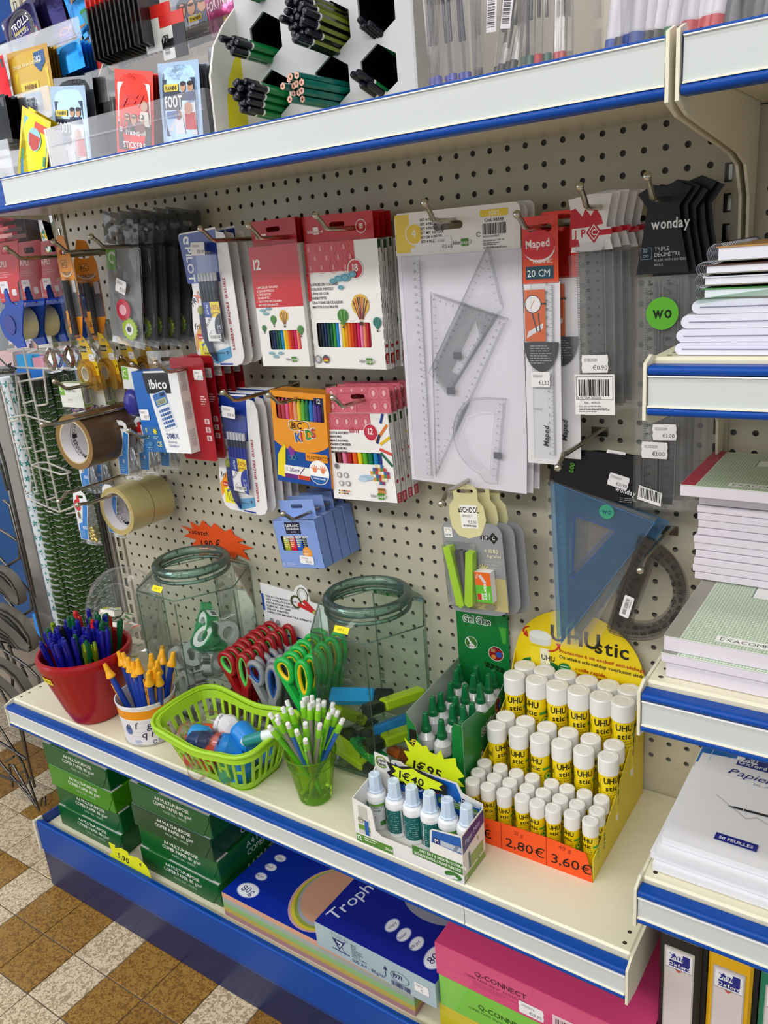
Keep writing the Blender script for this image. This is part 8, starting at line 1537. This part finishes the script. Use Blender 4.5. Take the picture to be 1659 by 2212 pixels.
# gift wrap stand
t = thing('gift_wrap_stand', 'blue stand with white inner edge holding rolls of wrapping paper', 'display stand', up((-1.66, .02, 0)))
x0 = at(74, 1080, .02).x; MB().box((x0-.075+1.66, 0, .02), (x0+1.66, .02, 1.02), '#0E78D8').box((x0-.075+1.66, -.03, .36), (x0+1.66, .0, .44), '#1A8AE8').build('front_board', t, 'plastic'); MB().box((x0+.002+1.66, -.004, .3), (x0+.012+1.66, .012, 1.04), '#E8F2FA').build('white_edge', t, 'gloss'); MB().box((.02, .10, .02), (.42, .11, .9), '#17365A').build('rear_board', t, 'plastic'); MB().box((.02, .0, .28), (.42, .11, .30), '#1E5A9A').build('floor', t, 'plastic')
def wrap_roll(px, Y, r, ztop, kind, label):
    p = at(*px, Y); t = thing('gift_wrap_roll', label, 'gift wrap roll', up((p.x, Y, .302)) @ Matrix.Rotation(R.uniform(-.008, .008), 4, 'Y')); h = ztop-.302
    m = MB(); m.lathe([(r*.6, h), (r, h), (r, 0)][::-1], 24, '#DCE4EA' if kind == 'star' else '#2A2E24'); m.build('roll', t, 'gloss'); a = Art(z=.0003); fa = math.atan2(CP.y-Y, CP.x-p.x); a.w = lambda u, v, z: ((r+z)*cos(fa+u/r), (r+z)*sin(fa+u/r), v); H = h*1000
    if kind == 'star':
        for i in range(int(H/36)):
            for j in range(5): a.z -= a.st; a.poly(star(-30+j*17+(i % 2)*8, H-14-i*36, 9, 3.6, 5, rot=.3+i), '#1E8A88'); a.z -= a.st; a.poly(star(-22+j*17+(i % 2)*8, H-31-i*36, 4.5, 1.9, 5, rot=.1*i), '#2A8A8A')
    else:
        pw = 21.5
        for i in range(int(H/15)):
            y = H-2-i*15
            for j in range(-3, 4):
                x = j*pw*2
                for sg in (-1, 1):
                    a.z -= a.st; q = lambda y0, y1: [(x, y0-12), (x+sg*pw, y0), (x+sg*pw, y1), (x, y1-12)][::1 if sg < 0 else -1]
                    a.put(q(y-9, y)[::-1], [(0, 1, 2, 3)], '#3A5C2A'); a.put(q(y-11.4, y-10)[::-1], [(0, 1, 2, 3)], '#D8DCD8')
    a.build('pattern', t, 'gloss'); return t
wrap_roll((97, 1140), -.01, .026, 1.05, 'star', 'white gift wrap roll with teal stars, leftmost'); 
for i, (px, Y, zt) in enumerate((((121, 1150), .0, 1.055), ((152, 1156), -.005, 1.045), ((192, 1180), .035, 1.06), ((216, 1190), .06, 1.06))): wrap_roll(px, Y, .0215, zt, 'chev', 'green zigzag gift wrap roll, %s of four from left' % ORD[i])
for i, (px, r, c, l) in enumerate((((229, 1180), .006, '#6A6E72', 'thin dark'), ((236, 1182), .006, '#5A5E62', 'second thin dark'), ((248, 1185), .0095, '#B4B8BC', 'thick bright'))):
    p = at(*px, .012); o = MB().tube([(0, 0, .05), (0, 0, .80)], r, c, 12).build('metal_rod', None, 'metal', M=up((p.x, .012, 0))); tag(o, l+' metal rod standing right of the gift wrap rolls', 'rod')
W_ = -.055
wire('white_wire_rack', 'white wire basket rack in front of the gift wrap rolls', 'wire rack', [[(0, 832), (9, 855), (55, 1067)], [(16, 827), (34, 899)], [(28, 760), (45, 901), (81, 1062)], [(39, 813), (103, 1093)], [(50, 752), (56, 783), (130, 1106)], [(94, 799), (103, 871), (98, 874), (77, 877)], [(144, 1015, .0), (155, 1081, .0)], [(36, 794), (100, 796), (157, 796)], [(12, 904), (53, 896), (81, 905), (112, 914)], [(21, 911), (41, 905)], [(23, 954), (42, 956), (47, 970), (69, 967)], [(76, 976), (97, 972)], [(104, 988), (121, 985)], [(69, 1005), (104, 1016), (132, 1025), (155, 1021), (102, 999), (85, 999), (69, 1005)], [(52, 1073), (128, 1106)], [(70, 1098, -.02), (138, 1111, -.02), (171, 1106, -.02)], [(54, 1066), (68, 1060), (67, 1040)], [(74, 1064), (82, 1060)], [(102, 1080), (120, 1074)], [(50, 872), (71, 866)], [(130, 1106), (170, 1090)], [(40, 825), (95, 815)], [(20, 745), (60, 735)], [(64, 700), (82, 755), (60, 762)]], .0022, '#DDD9D2', W_)
t = wire('black_tie', 'thin black cord tied round the grey wire bar at left', 'cord', [[(-5, 770), (15, 790), (35, 796), (30, 802), (8, 798), (6, 806)], [(18, 788), (24, 784), (20, 794)]], .0018, '#17171A', -.075)
o = MB().tube([at(-20, 804, -.07), at(26, 801, -.07)], .0062, '#6E6C66', 10).build('grey_bar', None, 'metal'); tag(o, 'short grey metal bar end at the left picture edge', 'bar')
# dark newspaper rack at the far left
def strip_sheet(name, px, Y0, Y1, col, label, grp=None, th=.003):
    P = [at(*p, Y0) for p in px]; off = P[0].copy(); n = len(P); vs = [tuple(p-off) for p in P]+[tuple(p-off+V((0, Y1-Y0, 0))) for p in P]
    m = MB(); m.add(vs, [(i, i+1, n+i+1, n+i) for i in range(n-1)], col, 0, True); m.add([tuple(V(v)+V((.0, .0, -th))) for v in vs], [(n+i, n+i+1, i+1, i) for i in range(n-1)], col, 0, True)
    o = m.build(name, None, 'paper', M=Matrix.Translation(off)); tag(o, label, 'newspaper', grp); return o
k = 0
for (dx, dy, n) in ((0, 0, 5), (0, 82, 8), (-6, 175, 3)):
    for i in range(n):
        s = i*4.2; px = [(-12+dx, 1226+dy+s*.6), (8+dx, 1236+dy+s), (24+dx-s*.3, 1252+dy+s), (38+dx-s*.4, 1278+dy+s*.6), (42+dx-s*.8, 1298+dy-s*.2), (36+dx-s*.8, 1306+dy-s*.3), (24+dx-s*.6, 1298+dy), (8+dx, 1276+dy+s*.5), (-12+dx, 1256+dy+s)]
        if dy: px = [(x*1.5+6, y+(y-1310)*.25) for x, y in px]
        strip_sheet('newspaper', px, -.21+.008*i, -.192+.008*i, ('#6E6A62', '#45423C', '#8A857B', '#302E2B')[i % 4], 'folded newspaper curling out of the dark wire rack, %s bundle, %s layer' % (('upper', 'middle', 'lower')[k], ORD[i]))
    k += 1
wire('newspaper_rack', 'dark grey wire newspaper rack at the left picture edge', 'wire rack', [[(8, 1080), (20, 1090), (95, 1390), (160, 1640)], [(-5, 950), (10, 1000), (75, 1290)], [(0, 1000), (16, 1060)], [(-5, 1140), (40, 1170), (43, 1205), (12, 1225)], [(0, 1205), (66, 1281), (69, 1317), (37, 1336)], [(10, 1290), (92, 1388), (96, 1420)], [(60, 1440), (85, 1430)], [(-5, 1395), (60, 1440), (84, 1465), (90, 1500)], [(0, 1385), (25, 1440), (30, 1520)], [(20, 1395), (40, 1460)], [(45, 1435), (58, 1462), (50, 1475)], [(-5, 1480), (40, 1560), (60, 1640)], [(-5, 1565), (50, 1650), (85, 1752)], [(-5, 1600), (57, 1640)], [(-5, 1640), (70, 1730), (82, 1745)], [(22, 1655), (28, 1652), (80, 1745)], [(20, 1652), (28, 1700)], [(0, 1675), (55, 1695), (68, 1680)], [(12, 1645), (30, 1634)], [(40, 1672), (56, 1665)], [(45, 1560), (60, 1640), (75, 1700)], [(88, 1740), (90, 1725), (97, 1720), (98, 1738)]], .0032, '#6A6866', -.19, 'metal')
o = MB().cbox((-.30, 0, -.03), (.28, .34, 0), '#8A7A68', .004).build('rack_base_board', None, 'matte', M=up((-1.62, -.16, .30))); tag(o, 'worn wooden bottom board under the newspaper rack', 'board')
# blue counter behind with pastel gift items
bc = at(60, 812, .55); t = thing('blue_counter', 'bright blue counter front seen through the wire rack', 'counter', up((-2.9, .55, 0))); MB().box((0, 0, 0), (1.75, .30, bc.z-.06), '#1464B4').build('front', t, 'plastic'); MB().box((0, .3, 0), (1.75, .32, bc.z+.02), '#1E7ACC').build('back_rail', t, 'plastic'); p = at(168, 800, .54); MB().tube([(p.x+2.9, -.02, .2), (p.x+2.9, -.02, bc.z+.06)], .022, '#A8A49C', 14).build('grey_leg', t, 'plastic')
cols = ('#E8C8C8', '#F0E4DC', '#E4B8A8', '#F4ECEA', '#D8C4D0', '#E8D8B8', '#C8D4D8')
for i in range(14):
    p = at(52+i*7.5, 893-i*1.6+(i % 3)*4, .30); z0 = .82; o = MB().cbox((-.03, -.02, -.05), (.03, .03, .03), cols[i % 7], .006).build('gift_bag', None, 'paper', M=Matrix.Translation(p) @ Matrix.Rotation(R.uniform(-.6, .6), 4, 'Z')); tag(o, 'pale pastel wrapped gift item lying on the blue counter behind the gift wrap', 'gift item'); o['label'] = 'pale pastel wrapped gift on the blue counter behind the rolls, %s from left' % ORD[i]
o = MB().box((-.75, .05, 0), (.75, .27, .02), '#1E62A8').box((-.75, .05, -.9), (.75, .08, 0), '#17508E').build('blue_ledge', None, 'plastic', M=up((-2.2, .22, at(100, 905, .3).z-.055))); tag(o, 'blue ledge carrying the pastel items', 'shelf')
# distant card wall
t = thing('card_wall', 'white slatted display wall of greeting cards in the far background', 'display wall', up((-4.0, 1.55, 0))); MB().box((0, 0, .4), (2.9, .03, 2.2), '#EDEAE8').build('board', t, 'matte')
for i in range(9): MB().box((0, -.05, .5+i*.2), (2.9, 0, .508+i*.2), '#D8D4D0').build('ledge', t, 'matte')
for j in range(8):
    for i in range(15):
        x, z = -3.95+i*.185+R.uniform(-.01, .01), .51+j*.2; c = R.choice(('#F0D4D8', '#F4ECE8', '#E8B4B8', '#F2E2C8', '#D8E4EC', '#E49A8A', '#F4F0F0', '#C83A4A', '#7AB8D8')); o = MB().box((0, 0, 0), (.13, .004, .165), c).build('greeting_card', None, 'paper', M=up((x, 1.515, z), 0, radians(-6))); a = Art(z=.0002); a.w = lambda u, v, zz: (u, -zz, v); a.disc(65, 90, 30, R.choice(('#E88A9A', '#F2C84A', '#7AAED0', '#F6F4F2', '#C86A4A')), R.uniform(16, 40)); a.rect(30, 30, 70, 8, R.choice(('#C86A7A', '#6A8AA8', '#E0A83A'))); a.build('print', o, 'paper'); tag(o, 'pastel greeting card on the far wall, %s row from below, %s from left' % (ORD[j], ORD[i]), 'greeting card', 'greeting cards on the far wall')
M = frame(at(50, 590, .75), (1, 0, 0), (0, 0, 1)); b0, b1, b2 = at(50, 590, .75), at(140, 590, .75), at(50, 455, .75); w_, h_ = b1.x-b0.x, b2.z-b0.z
o = MB().box((0, 0, -.06), (w_, h_, 0), '#F2F4F4').build('gift_bag', None, 'paper', M=M); tag(o, 'white gift bag with lemon print seen under the upper shelf at left', 'gift bag'); a = Art(); W, H = w_*1000, h_*1000
for i in range(16): x, y = R.uniform(8, W-8), R.uniform(8, H-8); a.disc(x, y, 15, '#EBC24A', 12); a.poly([(x+10, y+8), (x+30, y+22), (x+24, y+2)], '#4A8A5A'); a.poly([(x-12, y-8), (x-26, y+4), (x-20, y-16)], '#7AA8A0')
a.rect(W*.12, 0, W*.5, H*.62, '#D8BE6A'); a.rect(W*.12, H*.57, W*.5, H*.06, '#C8AA52'); a.build('lemon_print', o, 'paper')
for i, (px0, px1, c, nm) in enumerate((((-30, 600), (26, 450), '#A83A44', 'red display card rack'), ((28, 600), (48, 450), '#2A1A1E', 'dark strip of stacked cards'))):
    p0, p1 = at(*px0, .70), at(*px1, .70); o = MB().box((0, 0, 0), (p1.x-p0.x, .05, p1.z-p0.z), c).build('card_rack', None, 'gloss', M=Matrix.Translation(p0)); tag(o, nm+' seen under the upper shelf at the left picture edge', 'card rack'); a = Art(z=.0003); a.w = lambda u, v, z: (u, -z, v)
    for k in range(9): a.rect(4+(k % 3)*8, 12+k*(p1.z-p0.z)*105, (p1.x-p0.x)*800, (p1.z-p0.z)*60, ('#C86A6A', '#5A1A22', '#D89A94')[k % 3] if i == 0 else ('#4A3A3C', '#17100F', '#6A4A4A')[k % 3])
    a.build('print', o, 'gloss')
p0, p1 = at(-40, 60, .5), at(150, -60, .5); o = MB().box((0, 0, -.05), (2.2, .02, 1.2), '#1F4E9E').build('blue_board', None, 'matte', M=Matrix.Translation((-3.4, .5, p0.z))); tag(o, 'plain blue board high behind the sticker packs', 'board')
for i, (x, y, w_, h_, c) in enumerate(((40, 795, 28, 28, '#3FA4D8'), (70, 795, 22, 22, '#E49AA8'), (-2, 790, 30, 30, '#F0C8C0'), (95, 740, 25, 30, '#E8A07A'), (20, 745, 25, 25, '#F4E4E8'), (60, 735, 26, 30, '#F0ECEE'))):
    p0 = at(x, y, .62); p1 = at(x+w_, y-h_, .62); o = MB().box((0, 0, 0), (p1.x-p0.x, .03, p1.z-p0.z), c).build('boxed_card_set', None, 'paper', M=Matrix.Translation(p0)); tag(o, '%s boxed card set standing on the counter seen under the tape dispensers' % ('bright blue', 'pink', 'peach', 'orange', 'pale pink', 'white')[i], 'card set')
